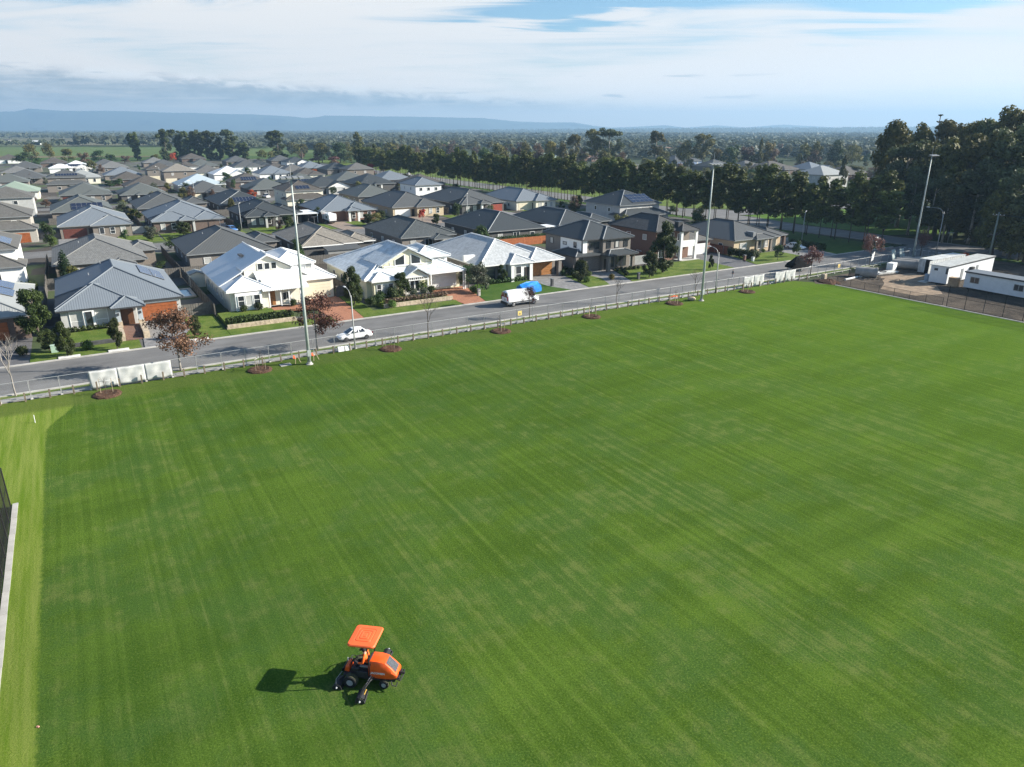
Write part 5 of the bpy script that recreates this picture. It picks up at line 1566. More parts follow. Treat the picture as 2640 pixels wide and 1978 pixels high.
for q in range(46):
    s = RNG.uniform(178, 270); n = RNG.uniform(10, 118) - max(0, (s - 200) * .25)
    if s < 182 and n > 100: continue
    tree(RNG.choice(['gum', 'gum', 'gumblue', 'fig']), 'inner grove tree', s, n, RNG.uniform(20, 28), RNG.uniform(9, 14), gr, name='grove_tree')
for q in range(16):
    tree(RNG.choice(['bushy_fig', 'bushy_gum']), 'low tree at the grove edge', RNG.uniform(159.5, 162.5) if q < 8 else RNG.uniform(176, 182), RNG.uniform(48, 76) if q < 8 else RNG.uniform(60, 104), RNG.uniform(6, 10), RNG.uniform(6, 9), gr, name='grove_tree')

# windbreak and other trees behind the estate
gp = 'dark windbreak trees behind the estate'
for label, v in (
    ('lone dark windswept tree left of the windbreak', (56.1, 714.3, 24.0, 12.1)),
    ('leaning dark tree at the left end of the windbreak', (77.8, 701.1, 26.0, 12.9)),
    ('first tall tree of the joined windbreak from its left', (89.9, 711.3, 25.4, 15.7)),
    ('second tall tree of the joined windbreak from its left', (95.9, 701.9, 24.6, 14.7)),
    ('third tall tree of the joined windbreak from its left', (105.1, 702.1, 25.8, 14.0)),
    ('fourth tall tree of the joined windbreak from its left', (111.6, 692.3, 24.6, 14.7)),
    ('fifth tall tree of the joined windbreak from its left', (119.9, 693.1, 23.2, 13.2)),
    ('sixth and tallest tree at the right end of the joined windbreak', (128.8, 681.9, 26.1, 18.8)),
    ('lower rounded tree at the right foot of the windbreak', (135.4, 666.2, 15.6, 12.9)),
    ('broad dark windswept tree standing alone right of the windbreak', (162.4, 661.6, 24.8, 20.5)),
): tree('poplar', label, *v, gp, name='windbreak_tree', rot=RNG.uniform(-.5, .5) - A)
gb = 'trees along the back of the estate'
for kind, label, v in (
    ('bushy_gum', 'tall loose gum beyond the far left roofs', (-21.0, 714.2, 14.2, 12.9)),
    ('bushy_gum', 'forked gum pair beyond the far left roofs', (-8.5, 730.0, 15.0, 10.2)),
    ('bushy_green', 'wide green bush beyond the far left roofs', (-24.1, 669.3, 9.0, 17.0)),
    ('bushy_green', 'bushy tree right of the wide green bush', (-16.1, 652.7, 5.6, 10.4)),
    ('bushy_fig', 'dark pair of trees below the green paddock', (4.8, 686.9, 10.8, 13.4)),
    ('bushy_rust', 'brown bare tree below the green paddock', (15.8, 656.8, 9.2, 11.5)),
    ('bushy_green', 'green tree below the green paddock', (25.9, 685.7, 10.1, 13.6)),
    ('bushy_green', 'low green tree left of the rusty bush', (33.4, 669.5, 7.4, 10.4)),
    ('bushy_rust', 'rusty round bush left of the lone dark tree', (42.6, 664.0, 6.1, 9.7)),
    ('bushy_fig', 'dark bush at the foot of the lone dark tree', (63.9, 651.0, 6.7, 8.2)),
    ('bushy_red', 'dull red bush at the foot of the windbreak', (77.1, 654.8, 7.8, 6.1)),
    ('bushy_fig', 'round dark tree left of the broad lone tree', (143.1, 638.2, 9.1, 11.7)),
    ('bushy_gum', 'small tree right of the round dark tree', (147.0, 624.1, 8.6, 6.2)),
    ('palm', 'shaggy palm like tree right of the broad lone tree', (179.9, 651.0, 14.7, 15.6)),
    ('bushy_fig', 'big dark domed tree at the back of the estate', (179.9, 592.5, 14.9, 16.9)),
    ('bushy_green', 'big rounded tree joined to the dark dome', (192.5, 584.9, 16.3, 19.2)),
    ('fig', 'pair of dark pines above the back of the estate', (225.1, 635.3, 22.9, 15.4)),
    ('bushy_olive', 'soft grey green willow right of the pines', (215.0, 583.0, 15.1, 18.7)),
    ('bushy_gum', 'grey green tree at the willow side', (218.4, 569.2, 12.2, 11.8)),
    ('palm', 'tall single palm above the avenue end', (313.4, 745.5, 21.9, 7.3)),
    ('bushy_fig', 'dark dome over the end of the avenue', (246.2, 610.8, 14.3, 19.1)),
    ('bushy_fig', 'dark bush in front of the pines', (196.7, 570.6, 12.4, 13.0)),
): tree(kind, label, *v, gb, name='background_tree')
gx = 'trees beyond the avenue'
for kind, label, v in (
    ('gum', 'left gum of the tall clump beyond the avenue', (282.8, 389.9, 22.7, 10.1)),
    ('gum', 'middle gum of the tall clump beyond the avenue', (304.5, 400.1, 26.5, 14.8)),
    ('gumblue', 'broad right gum of the tall clump beyond the avenue', (311.4, 390.1, 26.5, 20.1)),
    ('bushy_gum', 'low tree left of the tall clump beyond the avenue', (270.9, 385.4, 18.2, 8.1)),
    ('bushy_yellow', 'yellowing tree beyond the avenue', (263.7, 389.7, 18.6, 11.0)),
    ('bushy_rust', 'bare brown tree beside the yellowing tree', (263.0, 401.9, 16.7, 8.9)),
    ('bushy_gum', 'dark tree left of the bare brown tree', (255.9, 406.2, 18.3, 7.7)),
    ('bushy_rust', 'brown bare crowns over the middle of the avenue', (251.4, 408.9, 15.3, 9.5)),
    ('bushy_gum', 'spreading tree over the middle of the avenue', (231.7, 397.5, 17.2, 12.5)),
    ('bushy_green', 'green tree over the left half of the avenue', (209.3, 375.9, 16.2, 8.5)),
    ('bushy_fig', 'dark round tree under the tall clump', (267.4, 340.7, 13.4, 8.0)),
    ('bushy_rust', 'brown bare crowns right of the tall clump', (289.8, 350.6, 12.8, 10.0)),
    ('gum', 'lone feathery gum beyond the terracotta roof', (334.7, 370.1, 24.8, 13.7)),
    ('gum', 'dense dark gum left of the middle floodlight pole top', (361.2, 354.1, 23.5, 15.8)),
    ('bushy_gum', 'broad trees left of the dense dark gum', (351.0, 360.3, 18.1, 13.0)),
    ('bushy_green', 'green trees right of the middle floodlight pole top', (377.5, 344.2, 16.1, 15.8)),
    ('bushy_rust', 'bare pinkish crowns behind the dark brown roofs', (386.1, 339.0, 15.8, 13.0)),
    ('bushy_yellow', 'yellow green tree above the dark brown roofs', (398.1, 331.8, 18.1, 11.5)),
    ('fig', 'narrow dark conifer above the dark brown roofs', (385.5, 327.7, 19.7, 4.7)),
    ('bushy_rust', 'brown bare crowns above the dark brown roofs', (401.5, 329.7, 14.6, 11.5)),
    ('bushy_fig', 'dark low trees in front of the dark brown roofs', (392.3, 335.3, 10.5, 12.2)),
    ('bushy_gum', 'grey green tree left of the blue grey roofs', (418.1, 319.6, 16.8, 10.8)),
    ('bushy_fig', 'dark tree above the blue grey roofs', (424.9, 315.5, 17.3, 9.4)),
    ('bushy_rust', 'wide bare pinkish crowns behind the blue grey roofs', (423.6, 316.3, 12.9, 15.8)),
    ('bushy_olive', 'bluish round tree left of the grove', (435.0, 309.4, 13.5, 8.6)),
    ('bushy_green', 'green domed tree left of the grove', (436.6, 308.5, 18.5, 13.7)),
    ('fig', 'small dark conifer left of the grove', (297.6, 205.6, 14.1, 4.4)),
    ('bushy_gum', 'mixed tree hard against the grove', (445.8, 302.9, 16.3, 11.5)),
    ('bushy_yellow', 'yellowish tree behind the middle floodlight pole', (368.9, 349.5, 13.6, 8.6)),
    ('bushy_fig', 'dark tree in front of the terracotta roof', (354.7, 358.0, 6.8, 5.8)),
): tree(kind, label, *v, gx, name='background_tree')
for q in range(70):
    az, Y = RNG.uniform(-.02, .52), RNG.uniform(330, 520); x = az * Y
    tree(RNG.choice(['bushy_gum', 'bushy_fig', 'bushy_green', 'bushy_rust']), 'suburban tree beyond the avenue', x * UX + Y * UY, -x * UY + Y * UX, RNG.uniform(4, 7.5), RNG.uniform(5, 8), 'suburban trees beyond the avenue', name='background_tree')
for q in range(260):
    s = RNG.uniform(188, 700); n = RNG.uniform(120, 900)
    if W(s, n).y < 500 and RNG.random() < .93: continue
    tree(RNG.choice(['bushy_gum', 'bushy_gum', 'bushy_fig', 'bushy_green', 'bushy_rust', 'bushy_rust', 'bushy_olive', 'gum']), 'suburban tree beyond the avenue', s, n, RNG.uniform(6, 13), RNG.uniform(7, 14), 'suburban trees beyond the avenue', name='background_tree')

# ---------------------------------------------------------------- shrubs, hedges
_sc = {}


def shrub_mesh(key, lf, r, n, size, seed):
    if key in _sc: return _sc[key]
    rng = np.random.default_rng(seed)
    cl = [(rng.uniform(-.3, .3) * r, rng.uniform(-.3, .3) * r, r * .85 + rng.uniform(-.2, .25) * r, r * .8, r * .8, r * .8) for k in range(7)]
    _sc[key] = leaf_mesh('shrub', leaves(cl, n, size, rng, .3), LF[lf]); return _sc[key]


def shrub(label, s, n, r, lf='green', group=None, z=0.0, name='shrub', cat='shrub'):
    key = lf + str(RNG.randint(0, 2))
    o = link(name, shrub_mesh(key, lf, 1.0, 900, .115, hash(key) % 1000 if False else sum(map(ord, key))), None, W(s, n, z), (0, 0, RNG.uniform(0, 6.28)))
    o.scale = (r, r, r * RNG.uniform(.85, 1.05)); return tag(o, label, cat, group)


def hedge(label, s0, n0, s1, n1, z0, h, lf='green', group=None, dens=170, size=.12, skip=0.0):
    rng = np.random.default_rng(int(abs(s0 * 13 + n0 * 7)))
    L, D = s1 - s0, n1 - n0; nk = max(2, int(max(L, D) / .55)); cl = []
    for k in range(nk):
        t = (k + .5) / nk
        x, y = (L * t, D / 2) if L > D else (L / 2, D * t)
        cl.append((x, y, h * .52, max(.34, (L / 2 if L <= D else .42)), max(.34, (D / 2 if D < L else .42)), h * .52 * rng.uniform(.9, 1.08)))
    o = link('hedge', leaf_mesh('hedge', leaves(cl, int(dens * max(L, D) * max(.7, h)), size, rng, .3), LF[lf]), None, W(s0, n0, z0), (0, 0, A))
    return tag(o, label, 'hedge', group)


hedge('dark low hedge along the wall of the blue grey roofed house', -3.2, 104.0, 2.4, 104.9, .5, .75, 'round')
hedge('green hedge above the sandstone wall of the white roofed house', 15.0, 98.0, 23.9, 99.1, .48, .95, 'green', dens=300)
hedge('rust tipped low hedge along the curved stone wall of the pale yellow house', 37.6, 98.6, 48.0, 99.3, .45, .8, 'rust', dens=230)
hedge('low green hedge in front of the silver tiled house', 58.8, 104.2, 66.3, 105.2, .1, .85, 'green', dens=280)
hedge('green hedge on the orange paling fence of the second row', 80.5, 140.3, 95.5, 141.3, .3, 1.9, 'green', dens=330)
hedge('dark clipped block hedge beside the charcoal garage', 76.8, 102.4, 78.4, 104.9, .1, 2.6, 'round', dens=500)
hedge('dark hedge along the driveway of the rightmost front house', 116.4, 98.2, 117.7, 105.0, .1, 1.7, 'round', dens=400)
hedge('dark hedge beside the white parked car of the rightmost house', 138.6, 98.0, 139.9, 107.0, .05, 1.6, 'round', dens=400)
hedge('hedge behind the leftmost pale grey roof', -24, 137.4, -7.0, 138.6, .0, 1.9, 'round', dens=300)
hedge('dark hedge in front of the fourth row grey green roof', 86, 240.6, 103, 242.4, .0, 2.3, 'green', dens=330, size=.16)
hedge('dark low hedge behind the charcoal slate roof', 61.5, 141.0, 73, 142, .0, 1.6, 'green', dens=240)
gs = 'clipped round shrubs by the charcoal garage driveway'
for q, v in enumerate(((75.8, 106.2), (75.7, 104.2), (77.2, 104.3), (74.6, 101.8), (76.2, 100.9), (73.8, 98.9), (77.6, 101.5), (74.2, 97.7))):
    shrub(ordinal(q + 1) + ' ball shrub from the left beside the charcoal garage driveway', *v, .82 if q < 6 else .7, 'round' if q < 6 else 'bright', gs, .1)
for q in range(6):
    shrub(ordinal(q + 1) + ' small clipped ball from the left along the porch of the charcoal roofed house', 85.4 + .95 * q, 103.0 - .1 * q, .45, 'round', 'small clipped balls along the porch', .1)
for q in range(4):
    shrub(ordinal(q + 1) + ' small ball beside the charcoal house driveway, counted from the road', 84.0 + .5 * q, 98.6 + .9 * q, .45, 'round', 'small balls along the driveway edge', .1)
for q, (s, n, r, lf, lb) in enumerate((
    (18.6, 104.6, .6, 'round', 'dark shrub under the white bay window'), (20.6, 104.7, .7, 'round', 'larger dark shrub right of the white bay window'),
    (25.6, 104.4, .6, 'round', 'dark shrub at the veranda posts'), (27.4, 104.6, .7, 'green', 'green shrub between veranda and garage'),
    (38.2, 102.0, .8, 'green', 'rounded shrub at the left corner of the pale yellow house'), (40.2, 102.0, 1.1, 'round', 'large dark shrub under the pale yellow house window'),
    (43.6, 102.0, .75, 'olive', 'grey green shrub in front of the gabled porch'), (45.4, 102.1, .7, 'olive', 'grey green shrub at the right of the gabled porch'), (46.9, 102.6, .8, 'round', 'dark shrub between porch and white garage'),
    (46.5, 104.9, 1.2, 'bright', 'tall lime shrub at the right porch post'),
    (35.6, 99.2, .8, 'green', 'green shrub left on the stone terrace'), (36.9, 99.8, .9, 'green', 'green shrub right on the stone terrace'), (38.4, 97.7, .7, 'bright', 'pale green shrub below the curved stone wall'), (53.2, 99.6, .8, 'round', 'dark shrub below the wispy grey green tree'),
    (74.2, 104.8, .6, 'green', 'potted looking shrub at the honey timber garage'), (75.2, 102.2, .7, 'olive', 'pale shrub at the edge of the ball shrubs'), (79.3, 97.0, .6, 'yellow', 'yellowish shrub nearest the road by the ball shrubs'),
    (-1.2, 96.4, .8, 'bright', 'pale green agave clump on the left front lawn'), (126.2, 103.6, .5, 'bright', 'low lime shrub at the rightmost house porch'), (123.0, 103.8, .7, 'rust', 'rusty low shrub under the rightmost house window'),
    (118.5, 99.3, 1.1, 'round', 'dark shrub at the end of the driveway hedge'), (-8.0, 97.6, .8, 'round', 'dark shrub beside the dark paved driveway'))):
    shrub(lb, s, n, r, lf, 'garden shrubs', .45 if 98.4 < n < 105 and s < 48 else .1)

# ================================================================== fences, posts, lamps
ALU = mat('pale galvanised tube', (0.36, 0.365, 0.36), 0.55, 0.15, var=0.08)
WOOD_P = mat('weathered post timber', (0.155, 0.125, 0.090), 0.9, var=0.3, scale=5)
PALING = mat('silvered paling timber', (0.135, 0.124, 0.110), 0.9, var=0.25, scale=2.5)  # timber tone lowered, shade between the lots put into the colour
PALING_O = mat('orange stained paling', (0.38, 0.125, 0.045), 0.8, var=0.2, scale=2.5)
PALING_B = mat('red brown stained paling', (0.16, 0.065, 0.042), 0.8, var=0.2, scale=2.5)
PALING_G = mat('pale grey steel fence', (0.36, 0.37, 0.36), 0.6, var=0.1)
CLOTH = mat('white shade cloth', (0.47, 0.475, 0.46), 0.9, var=0.10, scale=2)


def mesh_screen(name, col, opac):
    m = bpy.data.materials.new(name); m.use_nodes = True
    t = NT(m.node_tree); out = t.new('ShaderNodeOutputMaterial')
    d = t.new('ShaderNodeBsdfDiffuse'); d.inputs[0].default_value = c4(col)
    tr = t.new('ShaderNodeBsdfTransparent'); mx = t.new('ShaderNodeMixShader'); mx.inputs[0].default_value = opac
    t.l.new(tr.outputs[0], mx.inputs[1]); t.l.new(d.outputs[0], mx.inputs[2]); t.l.new(mx.outputs[0], out.inputs[0])
    return m


CHAIN = mesh_screen('black chain mesh', (0.012, 0.012, 0.013), 0.20)
CHAIN_D = mesh_screen('dense black fence mesh', (0.014, 0.014, 0.016), 0.72)
WIRE = mesh_screen('thin wire mesh', (0.40, 0.41, 0.42), 0.055)

# landmarks used to tell repeats apart
LM = [(-8, 'beside the bare silvery tree'), (-.2, 'beside the leftmost mulch ring'), (7.2, 'below the left brown leaved tree'), (14.7, 'beside the mulch ring left of the tallest pole'), (20, 'beside the tallest floodlight pole'),
      (27.5, 'in front of the white sedan'), (37, 'before the pale yellow house'), (45.5, 'near the fourth mulch ring'), (53, 'in front of the white van'), (60.3, 'near the fifth mulch ring'), (68, 'in front of the thin bare tree'),
      (76, 'near the sixth mulch ring'), (82, 'beside the middle floodlight pole'), (88, 'beside the lamp post of the balcony house'), (95, 'near the left white cloths'), (104, 'near the right white cloths'), (110, 'beside the building site corner'), (118, 'in front of the covered boat'), (130, 'near the give way sign')]


def near(s): return min(LM, key=lambda q: abs(q[0] - s))[1]


# temporary fence panels: frame, wire mesh and a concrete foot each
PW, PH = 2.55, 1.95
mb = MB()
for x in (.02, PW - .06): mb.tube([(x, 0, .08), (x, 0, PH)], .024, 6)
frame_me = None
mb = MB()
r = .030
mb.tube([(.03, 0, .06), (.03, 0, PH), (PW - .05, 0, PH), (PW - .05, 0, .06)], r, 6, cap=True)
mb.tube([(.03, 0, .22), (PW - .05, 0, .22)], r * .8, 5)
frame_me = mb.mesh('frame', ALU, fix=False)
mb = MB(); mb.poly([(.05, .004, .24), (PW - .07, .004, .24), (PW - .07, .004, PH - .02), (.05, .004, PH - .02)]); wire_me = mb.mesh('wire_mesh', WIRE, fix=False)
mb = MB(); mb.loft([[(x * q, y * q, z) for x, y in ((-.10, -.22), (.10, -.22), (.10, .22), (-.10, .22))] for z, q in ((.03, 1.0), (.10, 1.0), (.14, .8))]); foot_me = mb.mesh('foot', CONC)
for k in range(-4, 60):
    s = -1.5 + PW * k
    if s > 150: break
    n = 80.42 + (0 if s < 112 else (s - 112) * .045)
    o = thing('temporary_fence_panel', ordinal(k + 5) + ' wire fence panel from the left, ' + near(s + 1.2), 'fence panel', s, n, 0, RNG.uniform(-.006, .006) + (0 if s < 112 else .045), 'temporary fence panels along the street')
    link('frame', frame_me, o); link('wire_mesh', wire_me, o); link('foot', foot_me, o, (PW, 0, 0))


def cloth(label, s, w, n=80.36, z0=.16, z1=1.95, sag=.015, sk=0.0, m=None, grp='white cloths tied to the fence', name='shade_cloth', cat='cloth'):
    nx, nz = 14, 8; V = []; F = []; rg = random.Random(int(s * 10))
    ph = rg.uniform(0, 6)
    for j in range(nz + 1):
        for i in range(nx + 1):
            u, v = i / nx, j / nz
            x = w * u + sk * (1 - v); z = z0 + (z1 - z0) * v - sag * math.sin(math.pi * u) * (v) - .03 * math.sin(9 * u + ph) * (1 - v)
            y = -.03 - .055 * abs(math.sin(5.2 * u + 2.5 * v + ph)) * (1 - .5 * v) - .03 * math.sin(13 * u - 4 * v)
            V.append((x, y, z)); V_ = None
            if i < nx and j < nz: a = j * (nx + 1) + i; F.append((a, a + 1, a + nx + 2, a + nx + 1))
    mb = MB(); mb.add(V, F); o = mb.build(name, m or CLOTH, None, smooth=True, fix=False)
    sol = o.modifiers.new('thickness', 'SOLIDIFY'); sol.thickness = .012
    o.location = W(s, n); o.rotation_euler = (0, 0, A); return tag(o, label, cat, grp)


cloth('leftmost white cloth on the street fence, wrinkled beside a mulch ring', -1.48, 2.53)
cloth('white cloth in the middle of the left three on the street fence', 1.07, 2.53)
cloth('white cloth at the right of the left three, in front of the brick steps', 3.62, 2.53)
cloth('pinkish white cloth left of the gap near the covered boat', 93.9, 2.4, sk=-.1, sag=.12)
cloth('white cloth just left of the gap near the covered boat', 96.4, 2.4, sag=.1)
cloth('white cloth just right of the gap near the covered boat', 101.7, 2.5, sag=.12, sk=-.2)
cloth('rightmost white cloth on the street fence beside the covered boat', 104.3, 2.6, sag=.06)
SIGN_Y = mat('yellow sign', (0.72, 0.55, 0.18), 0.6, var=0.15, scale=6)
for lab, s in (('small yellow warning sign on the fence in front of the white van', 49.6), ('small yellow warning sign on the fence right of the covered boat', 118.8)):
    o = thing('fence_sign', lab, 'sign', s, 80.36, 1.1, 0, 'small yellow signs on the street fence')
    mb = MB(); mb.box(0, -.02, 0, .62, 0, .62); mb.build('plate', SIGN_Y, o)
    mb = MB(); mb.loft([[(x, y, z) for x, z in ((.12, .12), (.50, .12), (.31, .46))] for y in (-.026, -.021)]); mb.build('triangle_mark', mat('sign ink', (.30, .20, .12), .7), o)
o = thing('site_board', 'tilted white board hung on the fence by the concrete pipes', 'sign', *(130.4, 81.4), 1.0, R(18))
mb = MB(); mb.loft([[(0, y, 0), (1.5, y, .25), (1.75, y, 1.75), (.15, y, 1.4)] for y in (-.03, 0)]); mb.build('board', WHITE, o)

# timber bollards
mb = MB(); c = .075
mb.loft([[(x * q, y * q, z) for x, y in ((-c, -c), (c, -c), (c, c), (-c, c))] for z, q in ((-.1, 1), (.86, 1), (.92, .72))])
bol_me = mb.mesh('bollard', WOOD_P)
for k in range(62):
    s = -15.3 + 2.05 * k
    o = link('bollard', bol_me, None, W(s, 79.95 + RNG.uniform(-.04, .04)), (RNG.uniform(-.03, .03), RNG.uniform(-.03, .03), A + RNG.uniform(-.1, .1)))
    tag(o, ordinal(k + 1) + ' timber bollard from the left, ' + near(s), 'bollard', 'timber bollards along the field edge')

# saplings in mulch rings
sap = [bare_mesh(90 + q, 2.6, .75, .03, BARK, 3)[0] for q in range(2)]
STAKE = mat('pale hardwood stake', (0.40, 0.32, 0.22), 0.9, var=0.2)
def mulch_mesh(seed):
    rg = random.Random(seed); mb = MB(); rings = []
    for r_, z in ((1.35, -.02), (1.28, .12), (1.0, .22), (.55, .12), (.25, .10)):
        rings.append([(r_ * math.cos(a) * (1 + rg.uniform(-.07, .07)), r_ * math.sin(a) * (1 + rg.uniform(-.07, .07)), z + rg.uniform(-.03, .03) * (z > 0)) for a in [j * 6.283 / 22 for j in range(22)]])
    mb.loft(rings); return mb.mesh('mulch_ring', MULCH, smooth=False)
for k, s in enumerate((-.2, 14.7, 30.1, 45.5, 60.4, 76.2, 92.2)):
    o = link('mulch_ring', mulch_mesh(k), None, W(s, 78.0), (0, 0, k)); tag(o, ordinal(k + 1) + ' mulch ring from the left, ' + near(s).replace('beside the leftmost mulch ring', 'by the white cloths').replace('beside the mulch ring left of', 'left of').replace('near the fourth mulch ring', 'near the white van').replace('near the fifth mulch ring', 'before the grey paver driveways').replace('near the sixth mulch ring', 'left of the middle pole'), 'mulch ring', 'mulch rings along the field edge')
    t = thing('sapling', ordinal(k + 1) + ' staked bare sapling from the left, standing in its mulch ring', 'sapling', s, 78.0, .1, k * 1.3, 'staked saplings along the field edge')
    link('stem', sap[k % 2], t)
    for q in range(3 if k in (1, 4, 5) else 2):
        a = q * 2.09 + .4; mb = MB(); mb.box(.62 * math.cos(a) - .025, .62 * math.sin(a) - .025, -.1, .62 * math.cos(a) + .025, .62 * math.sin(a) + .025, 1.5); mb.build('stake', STAKE, t)
    mb = MB(); mb.tube([(.62 * math.cos(.4), .62 * math.sin(.4), 1.3), (.03, .03, 1.32), (.62 * math.cos(2.49), .62 * math.sin(2.49), 1.3)], .03, 4); mb.build('tie', CLOTH, t)

# floodlight poles
POLE = mat('grey green painted pole', (0.40, 0.44, 0.42), 0.5, 0.2, var=0.06)
for lab, s, n, hd in (('tallest looking floodlight pole, left, rising in front of the white roofed house', 20.0, 77.3, -1), ('middle floodlight pole in front of the black tiled balcony house', 81.2, 77.3, 1), ('right hand floodlight pole against the dark gum grove', 144.9, 81.6, 1)):
    t = thing('floodlight_pole', lab, 'floodlight pole', s, n, 0, 0, 'floodlight poles of the playing field')
    mb = MB(); mb.tube([(0, 0, -.2), (0, 0, 7.0), (0, 0, 14.0), (0, 0, 20.2)], [.20, .16, .12, .08], 12); mb.build('pole', POLE, t, smooth=True)
    mb = MB(); mb.lathe([(.42, 0), (.42, .06), (.30, .07), (.28, .25)], 12); mb.build('base_plate', CONC, t)
    mb = MB(); mb.tube([(0, 0, 20.1), (0, 0, 22.0)], .03, 6); mb.build('lightning_spike', ALU, t)
    mb = MB(); mb.box(-1.15, -.05, 20.15, 1.15, .05, 20.27); mb.build('crossarm', ALU, t)
    for q in (-.95, -.32, .32, .95):
        mb = MB(); mb.loft([[(q - .24, y, z + dz) for dz in (0, .12)] + [(q + .24, y, z + dz) for dz in (.12, 0)] for y, z in ((-.05, 20.36), (-.75, 20.22))]); f = mb.build('floodlight', GREYTRIM, t)
        mb = MB(); mb.loft([[(q - .2, y, z - .012 + dz) for dz in (0, .01)] + [(q + .2, y, z - .012 + dz) for dz in (.01, 0)] for y, z in ((-.1, 20.345), (-.7, 20.225))]); mb.build('lens', WHITE, f)
    mb = MB(); mb.box(-.2, -.34, 1.0, .2, -.2, 1.7); mb.build('access_hatch', POLE, t)

# street lamps with curved outreach arms
def lamp(lab, s, n, h, arm, rot=0.0, straight=False):
    t = thing('street_lamp', lab, 'street lamp', s, n, 0, rot, 'street lamps')
    mb = MB(); mb.tube([(0, 0, -.1), (0, 0, h * .4), (0, 0, h)], [.10, .085, .06], 8); mb.build('pole', ALU, t, smooth=True)
    if straight: pts = [(0, -.1, h - .1), (0, arm, h + .05)]
    else: pts = [(0, 0, h * .80), (0, .12, h * .90), (0, .35, h + .15), (0, .8, h + .48), (0, 1.4, h + .62), (0, arm, h + .66)]
    mb = MB(); mb.tube(pts, .04, 6); mb.build('arm', ALU, t, smooth=True)
    z = pts[-1][2]
    mb = MB(); mb.loft([[(-.10, y, z - .05), (.10, y, z - .05), (.07, y, z + d), (-.07, y, z + d)] for y, d in ((arm - .1, .03), (arm + .15, .08), (arm + .65, .03))]); mb.build('lamp_head', WHITE, t)
lamp('curved arm street lamp behind the white sedan', 26.4, 80.25, 6.6, 1.9)
lamp('curved arm street lamp in front of the white balcony house', 87.3, 80.25, 6.6, 1.9)
lamp('tall curved arm street lamp in front of the gum grove', 154.7, 82.4, 9.0, 3.2)
lamp('straight white lamp post on the verge right of the rightmost house', 146.8, 109.8, 7.0, .5, -1.2, True)
lamp('street lamp standing among the mid estate roofs left of the cream garage', *(40.3, 296.0), 6.6, 1.4, 2.0)
lamp('street lamp on the lawn beside the clipped conifer', *(37.6, 200.3), 6.8, 1.0, -.4, True)
lamp('street lamp among the far estate roofs left of the tan tiled pair', *(41.5, 414.6), 7.0, 1.6, 2.2)
lamp('street lamp in front of the charcoal roofed house with the red garage', *(103.8, 197.9), 6.6, 1.0, -.6, True)
lamp('street lamp under the avenue trees left', *(171.3, 259.7), 7.0, 2.4, 2.4)

# power pole and wires
s, n, hh, ww = 155.5, 72.3, 9.8, 0.6
t = thing('power_pole', 'grey green power pole in front of the gum grove, with wires to the right', 'power pole', s, n)
mb = MB(); mb.tube([(0, 0, -.2), (0, 0, hh)], [.22, .14], 10); mb.build('pole', mat('treated pole timber', (0.16, 0.19, 0.165), .8, var=.15), t, smooth=True)
mb = MB(); mb.box(-.06, -1.1, hh - .7, .06, 1.1, hh - .55); mb.build('crossarm', WOOD_P, t)
for q in (-1.0, -.35, .35, 1.0):
    mb = MB(); mb.lathe([(.04, hh - .55), (.07, hh - .5), (.05, hh - .4)], 8, c=(0, q, 0)); mb.build('insulator', WHITE, t)
    pts = [(0 + 60 * u, q * (1 + u * .2), hh - .42 - 4 * 1.4 * u * (1 - u)) for u in [k / 10 for k in range(11)]]
    pts = [(x * .25 + 0, y - x, z) for x, y, z in pts]
    mb = MB(); mb.tube(pts, .014, 4); mb.build('wire', BLACKSTEEL, t)
o = thing('stay_pole', 'thin leaning white stake against the gum grove', 'pole', *(179.7, 89.8))
mb = MB(); mb.tube([(0, 0, 0), (3.4, -1.0, 3.1)], .035, 6); mb.build('pole', ALU, o)

# give way sign and street name blade
t = thing('give_way_sign', 'white triangular give way sign seen from behind at the corner', 'sign', 135.5, 84.2, 0, 0)
mb = MB(); mb.tube([(0, 0, -.1), (0, 0, 3.9)], .035, 6); mb.build('post', ALU, t)
mb = MB(); mb.loft([[(x, y, z) for x, z in ((-.62, 5.0), (0, 3.9), (.62, 5.0))] for y in (-.07, -.04)]); mb.build('plate', WHITE, t)
s, n = (173.8, 90.0)
t = thing('street_name_sign', 'pale street name blade on two posts by the dark grove', 'sign', s, n, 0, R(-20))
for q in (-.5, .5): mb = MB(); mb.tube([(q, 0, -.1), (q, 0, 2.6)], .03, 6); mb.build('post', ALU, t)
mb = MB(); mb.box(-.75, -.02, 2.35, .75, .02, 2.62); mb.build('blade', mat('sign blue grey', (.35, .42, .45), .6), t)

# dark fences at both ends of the field
def mesh_fence(label, s, n_from, n_to, h, step, m, rail=True, group=None, side=0):
    t = thing('mesh_fence', label, 'fence', s, n_from, 0, 0, group)
    L = n_from - n_to; k = int(round(L / step))
    for i in range(k + 1):
        y = -step * i; hh_ = h
        mb = MB(); mb.tube([(0, y, -.1), (0, y, hh_)], .045 if h > 2 else .034, 6); mb.build('post', BLACKSTEEL, t)
        if i < k:
            mb = MB(); mb.poly([(.012, y - .04, .05), (.012, y - step + .04, .05), (.012, y - step + .04, h - .05), (.012, y - .04, h - .05)]); mb.build('mesh_panel', m, t, fix=False)
            if rail:
                for z in ((h - .04, .12) if h < 2 else (h - .04, 1.6, .12)):
                    mb = MB(); mb.tube([(0, y - .03, z), (0, y - step + .03, z)], .022, 5); mb.build('rail', BLACKSTEEL, t)
    return t
mesh_fence('tall dense black mesh fence at the left edge of the playing field', -7.3, 55.9, -6, 3.1, 2.4, CHAIN_D)
mesh_fence('low black mesh fence at the far right end of the playing field', 109.75, 74.0, 56.0, 1.3, 2.57, CHAIN, group='black fences at the right end')
